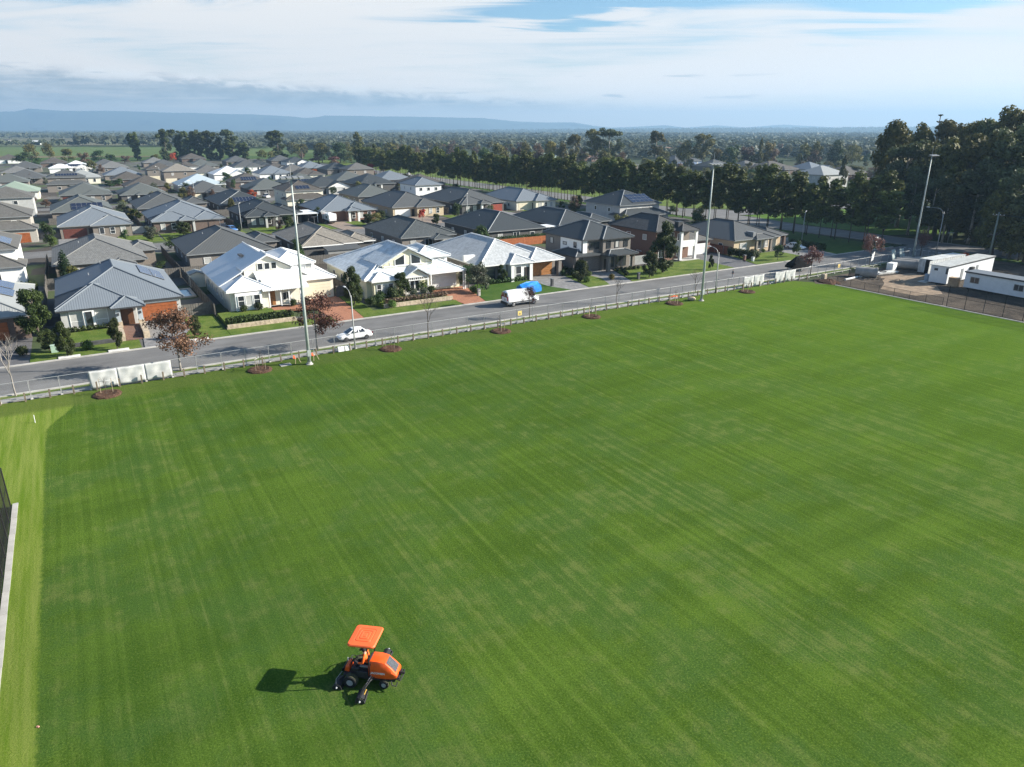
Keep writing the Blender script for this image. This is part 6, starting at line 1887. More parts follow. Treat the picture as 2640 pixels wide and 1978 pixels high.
mesh_fence('tall black mesh fence in front of the white site office', 109.75, 55.4, 3.0, 3.2, 2.6, CHAIN, group='black fences at the right end')

# paling fences between the lots
_pm = {}
def paling_mesh(w, h, m):
    k = (round(w, 2), h, m.name)
    if k in _pm: return _pm[k]
    nb = max(2, int(w / .15)); pr = []
    for i in range(nb):
        y = -.02 if i % 2 else -.05
        pr += [(w * i / nb, y), (w * (i + 1) / nb, y)]
    mb = MB()
    V = []; F = []; np_ = len(pr)
    rg = random.Random(int(w * 100))
    for x, y in pr: V += [(x, y, 0.02), (x, y, h + rg.uniform(-.02, .02)), (x, y + .025, h), (x, y + .025, .02)]
    for i in range(np_ - 1):
        for j in range(4): F.append((4 * i + j, 4 * i + (j + 1) % 4, 4 * i + 4 + (j + 1) % 4, 4 * i + 4 + j))
    F += [(0, 3, 2, 1), (4 * np_ - 4, 4 * np_ - 3, 4 * np_ - 2, 4 * np_ - 1)]
    mb.add(V, F); _pm[k] = mb.mesh('fence_panel', m); return _pm[k]
mb = MB(); mb.box(-.05, 0, -.1, .05, .09, 1.85); pp_me = mb.mesh('post', PALING)
def paling(label, a, b, m=PALING, h=1.8, group='timber paling fences between the lots', z=0.0, posts=True):
    d = Vector((b[0] - a[0], b[1] - a[1])); L = d.length; k = max(1, int(round(L / 2.4))); w = L / k
    t = thing('paling_fence', label, 'fence', a[0], a[1], z, math.atan2(d.y, d.x), group)
    me = paling_mesh(w, h, m)
    for i in range(k):
        link('fence_panel', me, t, (w * i, 0, 0))
        if posts: link('post', pp_me, t, (w * i, .02, 0))
    return t
paling('grey paling fence left of the blue grey roofed house', (-5.75, 107.5), (-5.75, 139))
paling('grey paling return fence right of the blue grey roofed house', (10.8, 107.6), (14.8, 107.6))
paling('long grey paling fence left of the white roofed two storey house', (14.9, 105.8), (14.9, 139))
paling('grey paling fence between the white roofed and pale yellow houses', (35.4, 106.0), (35.4, 139))
paling('short grey paling gate fence beside the cream garage', (33.5, 108.9), (35.3, 108.9))
paling('paling fence between the pale yellow and silver tiled houses', (55.9, 107.0), (55.9, 139))
paling('brown paling fence right of the honey timber garage', (75.9, 107.0), (75.9, 138), PALING_B)
paling('pale grey steel fence between the two storey houses', (90.4, 106.4), (96.8, 106.4), PALING_G, posts=False)
paling('paling fence behind the two storey houses side', (96.9, 106.4), (96.9, 139), PALING_B)
paling('red brown paling fence beside the rightmost front house', (117.3, 104.2), (117.3, 139), PALING_B)
paling('pale fence end beside the white parked car', (136.2, 108.0), (139.5, 108.0), PALING_G, posts=False)
paling('red brown paling fence beyond the white parked car', (139.5, 108.0), (146.0, 125.0), PALING_B)
bk = [(-5.7, 14.8, 'grey paling back fence behind the blue grey roofed house', PALING), (15.0, 35.3, 'grey paling back fence behind the white roofed house', PALING), (35.5, 55.8, 'grey paling back fence behind the pale yellow house', PALING),
      (56.0, 75.8, 'grey paling back fence behind the silver tiled house', PALING), (76.0, 96.8, 'bright orange paling fence topped by a green hedge', PALING_O), (97.0, 117.2, 'paling back fence behind the black tiled house', PALING_B), (117.4, 137.0, 'paling back fence behind the rightmost front house', PALING_B)]
for a, b, lb, m in bk: paling(lb, (a, 139.2), (b, 139.2), m, 1.8)
for s, lb in ((-5.8, 'left of the stone grey roof'), (14.9, 'between stone grey and dark grey roofs'), (36.9, 'left of the tan tiled roof'), (57.2, 'right of the tan tiled roof'), (77.6, 'right of the slate roof'), (98.9, 'between the two charcoal roofs'), (121.5, 'left of the pale two storey house')):
    paling('second row paling fence ' + lb, (s, 139.4), (s, 170))
for s, lb in ((15.0, 'right of the maroon garage house'), (36.9, 'left of the pale entry portal'), (57.4, 'right of the pale entry portal'), (79.9, 'left of the cream brick house'), (102.0, 'right of the cream brick house'), (123.2, 'right of the red garage house')):
    paling('third row paling fence ' + lb, (s, 207), (s, 238))
for a, b, lb in ((-6, 36, 'left part of the back fence between third and fourth rows'), (36, 80, 'middle part of the back fence between third and fourth rows'), (80, 140, 'right part of the back fence between third and fourth rows')):
    paling(lb, (a, 238.4), (b, 238.4), PALING)
paling('pale fence right of the slatted windows', (12.3, 207), (16.8, 207), PALING_G, posts=False)

# swimming pool behind the fence
t = thing('swimming_pool', 'small blue swimming pool behind the blue grey roofed house', 'pool', 11.4, 121.0)
mb = MB()
for x0, y0, x1, y1 in ((0, 0, 3.2, .4), (0, 6.6, 3.2, 7.0), (0, .4, .4, 6.6), (2.8, .4, 3.2, 6.6)): mb.box(x0, y0, -.1, x1, y1, .18)
mb.build('coping', CONC, t)
mb = MB(); mb.box(.4, .4, -.1, 2.8, 6.6, .05); mb.build('water', mat('pool water', (0.10, 0.24, 0.36), .05, var=.1, spec=.8), t)

# small verge furniture
for lab, s, n in (('white concrete drain lintel left on the front verge', -3.2, 93.95), ('white concrete drain lintel by the brick steps', 1.9, 93.95), ('white concrete drain lintel near the left brown street tree', 10.9, 93.95)):
    o = thing('drain_lintel', lab, 'drain', s, n, 0, 0, 'white drain lintels on the kerb')
    mb = MB(); mb.box(-1.1, -.25, 0, 1.1, .45, .22); mb.build('lintel', mat('white concrete', (.62, .61, .58), .9), o); mb = MB(); mb.box(-.9, -.27, .02, .9, -.24, .13); mb.build('slot', BLACKSTEEL, o)
o = thing('utility_box', 'pale green utility box at the left front verge', 'utility box', -5.0, 97.0)
mb = MB(); mb.box(0, 0, 0, .75, .5, .95); mb.build('cabinet', mat('pale green cabinet', (.33, .46, .36), .6), o); mb = MB(); mb.box(-.03, -.03, .95, .78, .53, 1.0); mb.build('lid', mat('pale green lid', (.40, .52, .43), .6), o)
def letterbox(lab, s, n, m, h=1.2):
    o = thing('letterbox', lab, 'letterbox', s, n, .1, 0, 'letterboxes'); mb = MB(); mb.box(-.2, -.2, -.1, .2, .2, h); mb.build('pillar', m, o); mb = MB(); mb.box(-.24, -.24, h, .24, .24, h + .08); mb.build('cap', GREYTRIM, o); mb = MB(); mb.box(-.14, -.215, h - .35, .14, -.19, h - .28); mb.build('slot', BLACKSTEEL, o)
letterbox('dark letterbox pillar beside the grey paver driveway', 67.4, 98.2, DKSTONE); letterbox('dark brick letterbox beside the rounded magnolia', 83.6, 94.9, BRICK_D, 1.1); letterbox('red brick letterbox beside the charcoal driveway', 114.4, 98.3, BRICK_R, 1.1); letterbox('grey letterbox behind the white van', 53.2, 98.0, CONC, 1.0)
o = thing('wheelie_bin', 'small white bin by the hedge of the rightmost house', 'bin', 115.6, 97.2, .1); mb = MB(); mb.loft([[(x * q, y * q, z) for x, y in ((-.25, -.25), (.25, -.25), (.25, .25), (-.25, .25))] for z, q in ((0, .8), (.8, 1.0))]); mb.build('bin_body', WHITE, o); mb = MB(); mb.box(-.28, -.28, .8, .28, .28, .88); mb.build('lid', GREYTRIM, o)
for lab, x in (('left white water filled barrier block by the bollards', 24.6), ('right white water filled barrier block by the bollards', 25.45)):
    o = thing('barrier_block', lab, 'barrier', x, 80.15, .03, 0, 'white barrier blocks'); mb = MB(); mb.loft([[(-.38, y, z) for y, z in ((-.22, 0), (.22, 0), (.15, .6), (-.15, .6))], [(.38, y, z) for y, z in ((-.22, 0), (.22, 0), (.15, .6), (-.15, .6))]]); bevel(mb.build('block', WHITE, o), .05); mb = MB(); mb.lathe([(.06, .6), (.06, .64)], 8); mb.build('filler_cap', GREYTRIM, o)
ORG = mat('orange barrier plastic', (0.75, 0.13, 0.04), 0.6, var=0.1)
for lab, s in (('orange flagged stakes just left of the tallest floodlight pole', 18.9), ('orange flagged stakes just right of the tallest floodlight pole', 21.0)):
    o = thing('barrier_stand', lab, 'barrier', s, 78.6, 0, .3, 'orange barrier stands')
    for q in (-.35, .35): mb = MB(); mb.tube([(q, -.3, 0), (q * .3, 0, .9)], .03, 5); mb.build('leg', STAKE, o)
    mb = MB(); mb.loft([[(-.40, y, .60), (-.1, y, .45), (-.05, y, .55), (-.28, y, .95), (-.40, y, .9)] for y in (-.05, .0)]); mb.build('flag', ORG, o)
o = thing('pit_cover', 'pale concrete pit cover by the tallest floodlight pole', 'pit cover', 17.6, 78.4); mb = MB(); mb.box(-.6, -.4, -.05, .6, .4, .06); mb.build('slab', CONC, o); mb = MB(); mb.box(-.45, -.28, .06, .45, .28, .075); mb.build('lid', CONC_D, o)
o = link('boulder', None, None) if False else None
mb = MB(); mb.lathe([(.2, -.05), (.55, .1), (.6, .35), (.4, .6), (.1, .68)], 9); o = mb.build('boulder', STONE, None, loc=W(80.2, 78.4)); o.scale = (1.1, .8, .8); tag(o, 'pale boulder beside the middle floodlight pole', 'boulder')
mb = MB(); mb.loft([[(x, .35 * math.sin(j * .9), .12 + .08 * math.sin(x * 4 + j))[:3] for j, x in ((0, x_), (2, x_), (4, x_), (6, x_))] for x_ in (0, .6, 1.2, 1.7)]); o = mb.build('orange_netting', ORG, None, loc=W(78.4, 81.4), rot=(0, 0, A)); tag(o, 'crumpled orange netting left of the middle floodlight pole', 'netting')

# ================================================================== vehicles
PAINT_W = mat('white car paint', (0.80, 0.80, 0.79), 0.22, var=0.02, spec=0.6)
PAINT_S = mat('dark grey car paint', (0.07, 0.075, 0.08), 0.25, var=0.03, spec=0.6)
PAINT_B = mat('blue car paint', (0.06, 0.16, 0.38), 0.25, var=0.03, spec=0.6)
CARGLASS = mat('car glass', (0.018, 0.020, 0.024), 0.05, var=0.1, spec=0.9)
TYRE = mat('tyre rubber', (0.016, 0.016, 0.016), 0.9, var=0.15)
RIM = mat('alloy rim', (0.22, 0.225, 0.23), 0.4, 0.5, var=0.06)
RIMD = mat('dark alloy rim', (0.06, 0.06, 0.065), 0.4, 0.5, var=0.06)
LIGHT_R = mat('red lamp lens', (0.16, 0.010, 0.010), 0.2, var=0.05); LIGHT_W = mat('clear lamp lens', (0.62, 0.63, 0.62), 0.15, var=0.05)
PLATE = mat('number plate', (0.55, 0.52, 0.38), 0.5, var=0.05); BLKP = mat('black plastic', (0.02, 0.02, 0.021), 0.6, var=0.1)


def wheel(parent, x, y, r, w, rim=RIM, side=1):
    mb = MB(); mb.lathe([(r * .60, -w / 2), (r * .93, -w / 2), (r, -w * .34), (r, w * .34), (r * .93, w / 2), (r * .60, w / 2)], 22, 'y')
    o = mb.build('wheel', TYRE, parent, loc=(x, y, r), smooth=False)
    mb = MB(); prof = [(r * .66, (w * .5 + .002) * side), (r * .60, (w * .5 + .014) * side), (r * .20, (w * .5 + .004) * side), (r * .12, (w * .5 + .02) * side)]
    if side < 0: prof = prof[::-1]
    mb.lathe(prof, 16, 'y'); mb.build('rim', rim, o)
    return o


def ring(x, half, zb, zs, zt, halftop, zbelt=None):
    """cross-section of a car body at x (8 points)"""
    return [(x, -half * .86, zb), (x, half * .86, zb), (x, half, zb + .14), (x, half * 1.0, zs), (x, halftop, zt), (x, -halftop, zt), (x, -half * 1.0, zs), (x, -half, zb + .14)]


def car(label, s, n, rot, kind='sedan', paint=PAINT_W, group='parked cars', rim=RIM, name='car', cat='car', loc=None):
    t = thing(name, label, cat, s, n, .01, rot, group)
    if kind in ('sedan', 'hatch'):
        L = 4.45 if kind == 'sedan' else 4.1; h = .86
        lo = [(-L / 2, .70, .34, .62, .80, .62), (-L / 2 + .12, .80, .22, .68, .92 if kind == 'sedan' else .95, .72), (-L / 2 + .6, .85, .20, .72, .98, .76), (-.9, .86, .19, .74, .96, .78), (.5, .86, .19, .73, .95, .78), (1.15, .85, .19, .72, .93, .76), (L / 2 - .45, .82, .20, .68, .80, .70), (L / 2 - .1, .72, .24, .58, .66, .60), (L / 2, .60, .32, .50, .58, .48)]
        mb = MB(); mb.loft([ring(*q) for q in lo]); b = mb.build('body', paint, t, smooth=True)
        sb = b.modifiers.new('smooth', 'SUBSURF'); sb.levels = sb.render_levels = 1
        # cabin: roof and pillars, then panes
        xr0, xr1 = (-1.75, -1.05) if kind == 'sedan' else (-2.0, -1.6)
        cab = [(xr0, .70, .93), (xr1, .58, 1.38), (-.35, .58, 1.455), (.15, .57, 1.43), (1.15, .68, .92)]
        mb = MB()
        rings = [[(x, -w, z), (x, w, z), (x * 1.0, w * .999, z - .02), (x, -w * .999, z - .02)] for x, w, z in cab]
        R_ = [[(xr0, -.72, .90), (xr0, .72, .90), (xr1, .58, 1.38), (xr1, -.58, 1.38)]]
        V = []; base = [(xr0, .74), (-.8, .79), (.2, .79), (1.18, .74)]; topz = [(xr1, .57, 1.40), (-.55, .585, 1.46), (.05, .575, 1.45), (.28, .56, 1.41)]
        for (x, w), (xt, wt, zt) in zip(base, topz): V += [(x, -w, .90), (xt, -wt, zt), (xt, wt, zt), (x, w, .90)]
        F = []
        for i in range(3):
            for j in range(3): F.append((4 * i + j, 4 * i + j + 1, 4 * i + 5 + j, 4 * i + 4 + j))
        F += [(0, 3, 2, 1), (12, 13, 14, 15)]
        mb.add(V, F); mb.build('cabin', paint, t)
        def pane(pts, nm='window'):
            c = sum((Vector(p) for p in pts), Vector()) / len(pts)
            nr = (Vector(pts[1]) - Vector(pts[0])).cross(Vector(pts[2]) - Vector(pts[0])).normalized()
            if nr.dot(c - Vector((-.2, 0, .9))) < 0: nr = -nr
            q = [c + (Vector(p) - c) * .90 for p in pts]
            mb = MB(); mb.loft([[p - nr * .02 for p in q], [p + nr * .008 for p in q]]); return mb.build(nm, CARGLASS, t)
        for sg in (-1, 1):
            pane([(-.35, sg * .79, .93), (.85, sg * .765, .93), (.22, sg * .565, 1.41), (-.30, sg * .58, 1.44)])
            pane([(xr0 + .42, sg * .757, .93), (-.42, sg * .79, .93), (-.38, sg * .582, 1.445), (xr1 + .06, sg * .572, 1.40)])
        pane([(1.16, -.70, .92), (1.16, .70, .92), (.29, .54, 1.405), (.29, -.54, 1.405)], 'windscreen')
        pane([(xr0 + .02, -.68, .93), (xr0 + .02, .68, .93), (xr1, .54, 1.39), (xr1, -.54, 1.39)], 'rear_window')
        for x in (-1.32, 1.32):
            for sg in (-1, 1): wheel(t, x, sg * .76, .31, .20, rim, sg)
        for sg in (-1, 1):
            mb = MB(); mb.loft([[(L / 2 - .38, sg * .80, .60), (L / 2 - .06, sg * .58, .50), (L / 2 - .10, sg * .56, .63), (L / 2 - .42, sg * .78, .73)], [(L / 2 - .33, sg * .83, .60), (L / 2 - .01, sg * .60, .50), (L / 2 - .05, sg * .58, .63), (L / 2 - .37, sg * .81, .73)]]); mb.build('headlight', LIGHT_W, t)
            mb = MB(); mb.box(-L / 2 - .02, sg * .62 - .14, .66, -L / 2 + .15, sg * .62 + .14, .84); mb.build('tail_light', LIGHT_R, t)
            mb = MB(); mb.box(.70, sg * .86 - .07, .93, .86, sg * .86 + .09, 1.06); mb.build('mirror', paint, t)
        mb = MB(); mb.box(L / 2 - .12, -.42, .32, L / 2 + .015, .42, .44); mb.build('grille', BLKP, t)
        mb = MB(); mb.box(-L / 2 - .02, -.22, .46, -L / 2 + .1, .22, .58); mb.build('number_plate', PLATE, t)
    elif kind == 'van':
        L, w = 5.7, .98
        rs = []
        for x, zt, hw, ht in ((-2.85, 2.36, .95, .80), (-2.75, 2.46, .98, .84), (-1.0, 2.5, .99, .85), (1.0, 2.47, .99, .84), (1.45, 2.30, .99, .80), (2.05, 1.42, .98, .86), (2.25, 1.28, .97, .86), (2.75, 1.02, .92, .80), (2.87, .80, .84, .72)):
            rs.append(ring(x, hw, .36, min(1.2, zt * .72), zt, ht))
        mb = MB(); mb.loft(rs); b = mb.build('body', paint, t, smooth=True)
        sb = b.modifiers.new('smooth', 'SUBSURF'); sb.levels = sb.render_levels = 1
        def slab(nm, pts, m):
            c = sum((Vector(p) for p in pts), Vector()) / len(pts); nr = (Vector(pts[1]) - Vector(pts[0])).cross(Vector(pts[2]) - Vector(pts[0])).normalized()
            if nr.dot(c - Vector((0, 0, 1.2))) < 0: nr = -nr
            mb = MB(); mb.loft([[Vector(p) - nr * .06 for p in pts], [Vector(p) + nr * .012 for p in pts]]); return mb.build(nm, m, t)
        for sg in (-1, 1): slab('rear_window', [(-2.84, sg * .08, 1.45), (-2.84, sg * .80, 1.45), (-2.83, sg * .72, 2.12), (-2.83, sg * .08, 2.12)], CARGLASS)
        for sg in (-1, 1): slab('side_window', [(.95, sg * .96, 1.38), (1.85, sg * .955, 1.36), (1.50, sg * .885, 1.98), (1.0, sg * .885, 2.02)], CARGLASS)
        slab('windscreen', [(2.02, -.80, 1.47), (2.02, .80, 1.47), (1.50, .74, 2.22), (1.50, -.74, 2.22)], CARGLASS)
        mb = MB(); mb.box(-2.93, -.94, .36, -2.72, .94, .74); mb.build('rear_bumper', BLKP, t)
        for sg in (-1, 1):
            mb = MB(); mb.box(-2.6, sg * .985 - .015, .62, 2.4, sg * .985 + .015, .74); mb.build('side_moulding', BLKP, t)
            mb = MB(); mb.box(-2.87, sg * .90 - .045, 1.0, -2.76, sg * .90 + .045, 1.6); mb.build('tail_light', LIGHT_R, t)
            mb = MB(); mb.box(2.55, sg * .66 - .18, .92, 2.86, sg * .66 + .14, 1.10); mb.build('headlight', LIGHT_W, t)
            mb = MB(); mb.box(1.72, sg * 1.08 - .1, 1.30, 1.88, sg * 1.08 + .1, 1.62); mb.build('mirror', BLKP, t)
            for x in (-1.75, 1.85): wheel(t, x, sg * .86, .345, .24, RIM, sg)
        mb = MB(); mb.box(-2.89, -.52, 1.02, -2.80, -.08, 1.16); mb.build('number_plate', PLATE, t)
        mb = MB(); mb.box(-2.86, -.012, .80, -2.80, .012, 2.25); mb.build('door_gap', BLKP, t)
    elif kind == 'ute':
        rs = [ring(x, hw, .36, .8, zt, ht) for x, zt, hw, ht in ((-2.6, .98, .90, .82), (-2.5, 1.05, .93, .86), (.2, 1.06, .93, .86), (1.5, 1.06, .92, .82), (2.4, .98, .86, .76), (2.6, .78, .76, .66))]
        mb = MB(); mb.loft(rs); mb.build('body', paint, t, smooth=False)
        mb = MB(); mb.loft([[(x0, -w, z), (x0, w, z), (x1, w, z), (x1, -w, z)] for x0, x1, w, z in ((-.75, 1.45, .86, 1.0), (-.55, .75, .72, 1.76))]); mb.build('cabin', CARGLASS, t)
        mb = MB(); mb.box(-.56, -.72, 1.74, .76, .72, 1.82); mb.build('cabin_roof', paint, t)
        mb = MB(); mb.box(-2.45, -.78, .98, -.85, .78, 1.075); mb.build('tray_liner', BLKP, t)
        for x in (-1.55, 1.6):
            for sg in (-1, 1): wheel(t, x, sg * .82, .37, .24, RIM, sg)
        for sg in (-1, 1): mb = MB(); mb.box(-2.63, sg * .80 - .09, .70, -2.5, sg * .80 + .09, 1.0); mb.build('tail_light', LIGHT_R, t)
    return t


car('white sedan parked facing left beside the field fence', 27.85, 84.55, math.pi, 'sedan', rim=RIMD)
car('white high roofed delivery van parked on the street beside the blue tarp', 55.9, 89.85, 0, 'van', group='vans', name='delivery_van', cat='van')
car('white coupe parked on the driveway of the rightmost front house', 136.2, 103.2, -math.pi / 2 + .12, 'sedan')
car('white utility on the driveway beside the red orange bush', *(65.7, 293.4), math.pi / 2 + .1, 'ute', name='utility', cat='ute')
car('dark utility on the driveway behind the dark grey roof', *(33.4, 202.8), -math.pi / 2, 'ute', PAINT_S, name='utility', cat='ute')
car('blue small car beside the dark utility', *(34.9, 199.1), -math.pi / 2 + .3, 'hatch', PAINT_B)
for lab, v in (('white car parked under the left part of the avenue', (182.4, 366.7)), ('white car parked right of the first under the avenue', (189.0, 353.7)), ('white car half hidden by trunks in the middle of the avenue', (196.0, 258.9)), ('white car far left under the avenue crowns', (172.4, 402.2))):
    car(lab, *v, math.pi / 2, 'hatch', group='cars beyond the avenue')


def draped(name, label, cat, s, n, rot, prof, m, extra=None, seed=1):
    """a covered boat: cover lofted over hull sections (x, halfwidth, z low, z top)"""
    t = thing(name, label, cat, s, n, .01, rot)
    rg = random.Random(seed); rings = []
    for x, hw, z0, z1 in prof:
        r_ = []
        for u, q in ((0, 0), (.02, .34), (.05, .62), (.22, .78), (.46, .98), (.5, 1.0), (.54, .98), (.78, .78), (.95, .62), (.98, .34), (1, 0)):
            y = -hw + 2 * hw * u
            r_.append((x + rg.uniform(-.06, .06), y + rg.uniform(-.03, .03), z0 + (z1 - z0) * q + rg.uniform(-.06, .06)))
        r_ += [(x, hw * .8, z0 - .04), (x, -hw * .8, z0 - .04)]
        rings.append(r_)
    mb = MB(); mb.loft(rings); mb.build('cover', m, t)
    return t


BLKC = mat('black boat cover', (0.007, 0.007, 0.008), 0.9, var=0.3, scale=2, spec=0.08, bmp=.02, bscale=4)
BLUET = mat('bright blue tarpaulin', (0.018, 0.19, 0.60), 0.4, var=0.25, scale=2.5, bmp=.03, bscale=4)
t = draped('covered_boat', 'boat under a black cover on its trailer beside the field fence', 'boat', 115.4, 86.0, 0, ((-3.1, .9, .85, 1.45), (-2.4, 1.1, .70, 2.0), (-1.2, 1.15, .62, 2.75), (.2, 1.15, .62, 2.85), (1.4, 1.0, .70, 2.35), (2.5, .7, .9, 1.75), (3.3, .15, 1.15, 1.4)), BLKC)
for sg in (-1, 1): wheel(t, -.6, sg * .98, .30, .18, RIM, sg)
mb = MB(); mb.tube([(-2.6, -.7, .5), (1.8, -.6, .5), (3.9, 0, .5), (1.8, .6, .5), (-2.6, .7, .5)], .05, 6); mb.build('trailer_frame', STEEL, t)
mb = MB(); mb.tube([(3.6, 0, .02), (3.6, 0, .6)], .035, 6); mb.build('jockey_stand', STEEL, t)
mb = MB(); mb.loft([[(x, y * w, z) for y, z in ((-1, .85), (0, .5), (1, .85))] for x, w in ((-2.8, .8), (0, .95), (2.2, .6), (2.95, .1))]); mb.build('hull', WHITE, t)
t = draped('tarp_covered_boat', 'boat under a bright blue tarpaulin on the lawn behind the white van', 'boat', 61.6, 96.4, .1, ((-1.9, 1.0, .1, 1.42), (-1.8, 1.02, .1, 1.5), (-.5, 1.05, .1, 1.72), (1.0, 1.02, .1, 1.66), (1.8, 1.0, .1, 1.5), (1.9, .98, .1, 1.42)), BLUET, seed=4)
mb = MB(); mb.tube([(-1.8, -.6, .22), (2.6, 0, .25), (-1.8, .6, .22)], .045, 6); mb.build('trailer_frame', STEEL, t)
for sg in (-1, 1): wheel(t, -.3, sg * 1.0, .28, .18, RIM, sg)

# caravan
t = thing('caravan', 'white caravan with black lower panels parked on the driveway, third row', 'caravan', *(62.2, 200.0), .05, math.pi / 2)
mb = MB(); mb.loft([[(x, sg * 1.12, z) for sg, z in ((-1, zb), (1, zb), (1, zt), (-1, zt))] for x, zb, zt in ((-.2, .95, 2.35), (.0, .55, 2.75), (5.2, .55, 2.75), (5.9, .8, 2.3), (6.1, 1.0, 1.9))]); b = mb.build('body', PAINT_W, t); bevel(b, .12, 3)
mb = MB(); mb.box(-.16, -1.135, .50, 5.4, 1.135, 1.0); mb.build('lower_panel', BLKP, t)
mb = MB(); mb.box(-.13, -.75, 1.55, .0, .75, 2.15); mb.build('rear_window', CARGLASS, t)
for sg in (-1, 1):
    mb = MB(); mb.box(1.2, sg * 1.13 - .015, 1.45, 2.6, sg * 1.13 + .015, 2.1); mb.build('side_window', CARGLASS, t)
    for x in (2.2, 3.0): wheel(t, x, sg * 1.05, .34, .2, RIM, sg)
    mb = MB(); mb.box(-.22, sg * .95 - .07, 1.05, -.1, sg * .95 + .07, 1.35); mb.build('tail_light', LIGHT_R, t)
mb = MB(); mb.tube([(5.8, -.5, .6), (7.3, 0, .6), (5.8, .5, .6)], .05, 5); mb.build('drawbar', BLKP, t)
mb = MB(); mb.box(2.0, -.4, 2.75, 2.9, .4, 2.95); mb.build('air_conditioner', WHITE, t)
t = thing('basketball_hoop', 'basketball hoop and backboard beside the caravan', 'basketball hoop', *(60.0, 200.8))
mb = MB(); mb.tube([(0, .5, 0), (0, .5, 2.9), (0, .05, 3.3)], .06, 6); mb.build('pole', BLACKSTEEL, t)
mb = MB(); mb.box(-.6, -.02, 2.9, .6, .02, 3.7); mb.build('backboard', mesh_screen('clear backboard', (.6, .62, .62), .35), t)
mb = MB(); mb.tube([(-.6, -.03, 2.9), (.6, -.03, 2.9), (.6, -.03, 3.7), (-.6, -.03, 3.7), (-.6, -.03, 2.9)], .03, 4); mb.build('backboard_rim', WHITE, t)
mb = MB(); mb.tube([(.23 * math.cos(a), -.27 + .23 * math.sin(a), 3.05) for a in [j * .524 for j in range(13)]], .015, 5); mb.build('hoop', ORG, t)

# ================================================================== the building site
o = thing('shipping_container', 'dirty white shipping container with its door standing open', 'container', 132.7, 70.9, 0, R(1.5))
CONT = mat('dirty white container steel', (0.50, 0.515, 0.50), 0.6, var=0.25, scale=1.2)
mb = MB()
def corr(mb, p0, p1, z0, z1, nrm, m=0, n=34, dep=.04):
    p0 = Vector(p0); p1 = Vector(p1); nv = Vector(nrm); pts = []
    for i in range(n + 1):
        q = p0.lerp(p1, i / n) + nv * (dep if (i // 2) % 2 else 0); pts.append(q)
    V = [(q.x, q.y, z) for q in pts for z in (z0, z1)]; F = [(2 * i, 2 * i + 2, 2 * i + 3, 2 * i + 1) for i in range(n)]
    mb.add(V, F, m)
corr(mb, (0, 0, 0), (11.6, 0, 0), .15, 2.6, (0, 1, 0), n=60); mb.build('side_wall', CONT, o, fix=False)
mb = MB(); corr(mb, (0, 2.44, 0), (11.6, 2.44, 0), .15, 2.6, (0, -1, 0), n=60); mb.build('side_wall', CONT, o, fix=False)
mb = MB(); mb.box(-.02, -.02, 2.56, 11.62, 2.46, 2.66); mb.build('roof', CONT, o)
mb = MB(); mb.box(-.02, -.02, 0.03, 11.62, 2.46, .16); mb.build('floor', BLKP, o)
mb = MB(); mb.box(11.5, .02, .15, 11.6, 2.42, 2.56); mb.build('end_wall', CONT, o)
mb = MB(); mb.box(-.06, 1.24, .16, .0, 2.44, 2.56); d = mb.build('door', CONT, o)
for q in (1.55, 2.1): mb = MB(); mb.tube([(-.09, q, .25), (-.09, q, 2.5)], .025, 5); mb.build('lock_bar', STEEL, d)
mb = MB(); mb.box(-1.2, -.1, .16, .0, -.04, 2.56); mb.build('door', CONT, o)
CABIN = mat('white cabin panel', (0.66, 0.68, 0.69), 0.5, var=0.06)
o = thing('site_cabin', 'long white site cabin standing between container and office', 'site cabin', 125.2, 64.0, 0, R(5.5))
mb = MB(); mb.box(0, 0, .25, 18.4, 2.9, 3.1); mb.build('wall', CABIN, o)
mb = MB(); mb.box(-.12, -.12, 3.1, 18.52, 3.02, 3.22); mb.build('roof', mat('cabin roof sheet', (.42, .43, .41), .6, var=.2), o)
mb = MB(); mb.box(-.14, -.14, 2.98, 18.54, -.10, 3.20); mb.build('roof_edge', DARKTRIM, o)
mb = MB(); mb.box(-.03, 1.7, 2.3, .0, 2.3, 2.7); w_ = mb.build('window', DARKTRIM, o)
mb = MB(); mb.box(-.03, .05, 1.9, 0, .4, 2.9); mb.build('door_frame', DARKTRIM, o)
for x in (5.0, 11.0): mb = MB(); mb.box(x, -.05, .3, x + .9, 0, 2.3); mb.build('door', GREYTRIM, o)
for x in (8.2,): mb = MB(); mb.box(x, -.55, 1.7, x + .9, -.02, 2.3); mb.build('air_conditioner', BLKP, o)
for x in (.6, 6, 12, 17.5):
    mb = MB(); mb.box(x, .2, 0, x + .3, 2.7, .26); mb.build('skid', BLKP, o)
o = thing('site_office', 'white site office with sliding windows at the right edge of the site', 'site office', 124.4, 46.2, 0, R(-3))
mb = MB(); mb.box(0, 0, .3, 3.0, 15.0, 2.85); mb.build('wall', CABIN, o)
mb = MB(); mb.box(-.15, -.15, 2.85, 3.15, 15.15, 2.96); mb.build('roof', ROOF['blue'], o)
mb = MB(); mb.box(-.16, -.14, 2.72, -.02, 15.14, 2.93); mb.build('roof_edge', DARKTRIM, o)
for y in (12.6, 5.8):
    mb = MB(); mb.box(-.05, y, 1.15, .0, y + 1.5, 2.2); w_ = mb.build('window', RENDER_G, o)
    for q in (.08, .79): mb = MB(); mb.box(-.065, y + q, 1.23, -.01, y + q + .63, 2.12); mb.build('pane', GLASS, w_)
for y in (.6, 5, 10, 14.2): mb = MB(); mb.box(.2, y, 0, 2.8, y + .3, .31); mb.build('skid', BLKP, o)
o = thing('timber_crate', 'brown timber crate at the corner of the white site office', 'crate', 124.6, 62.0, 0, R(4))
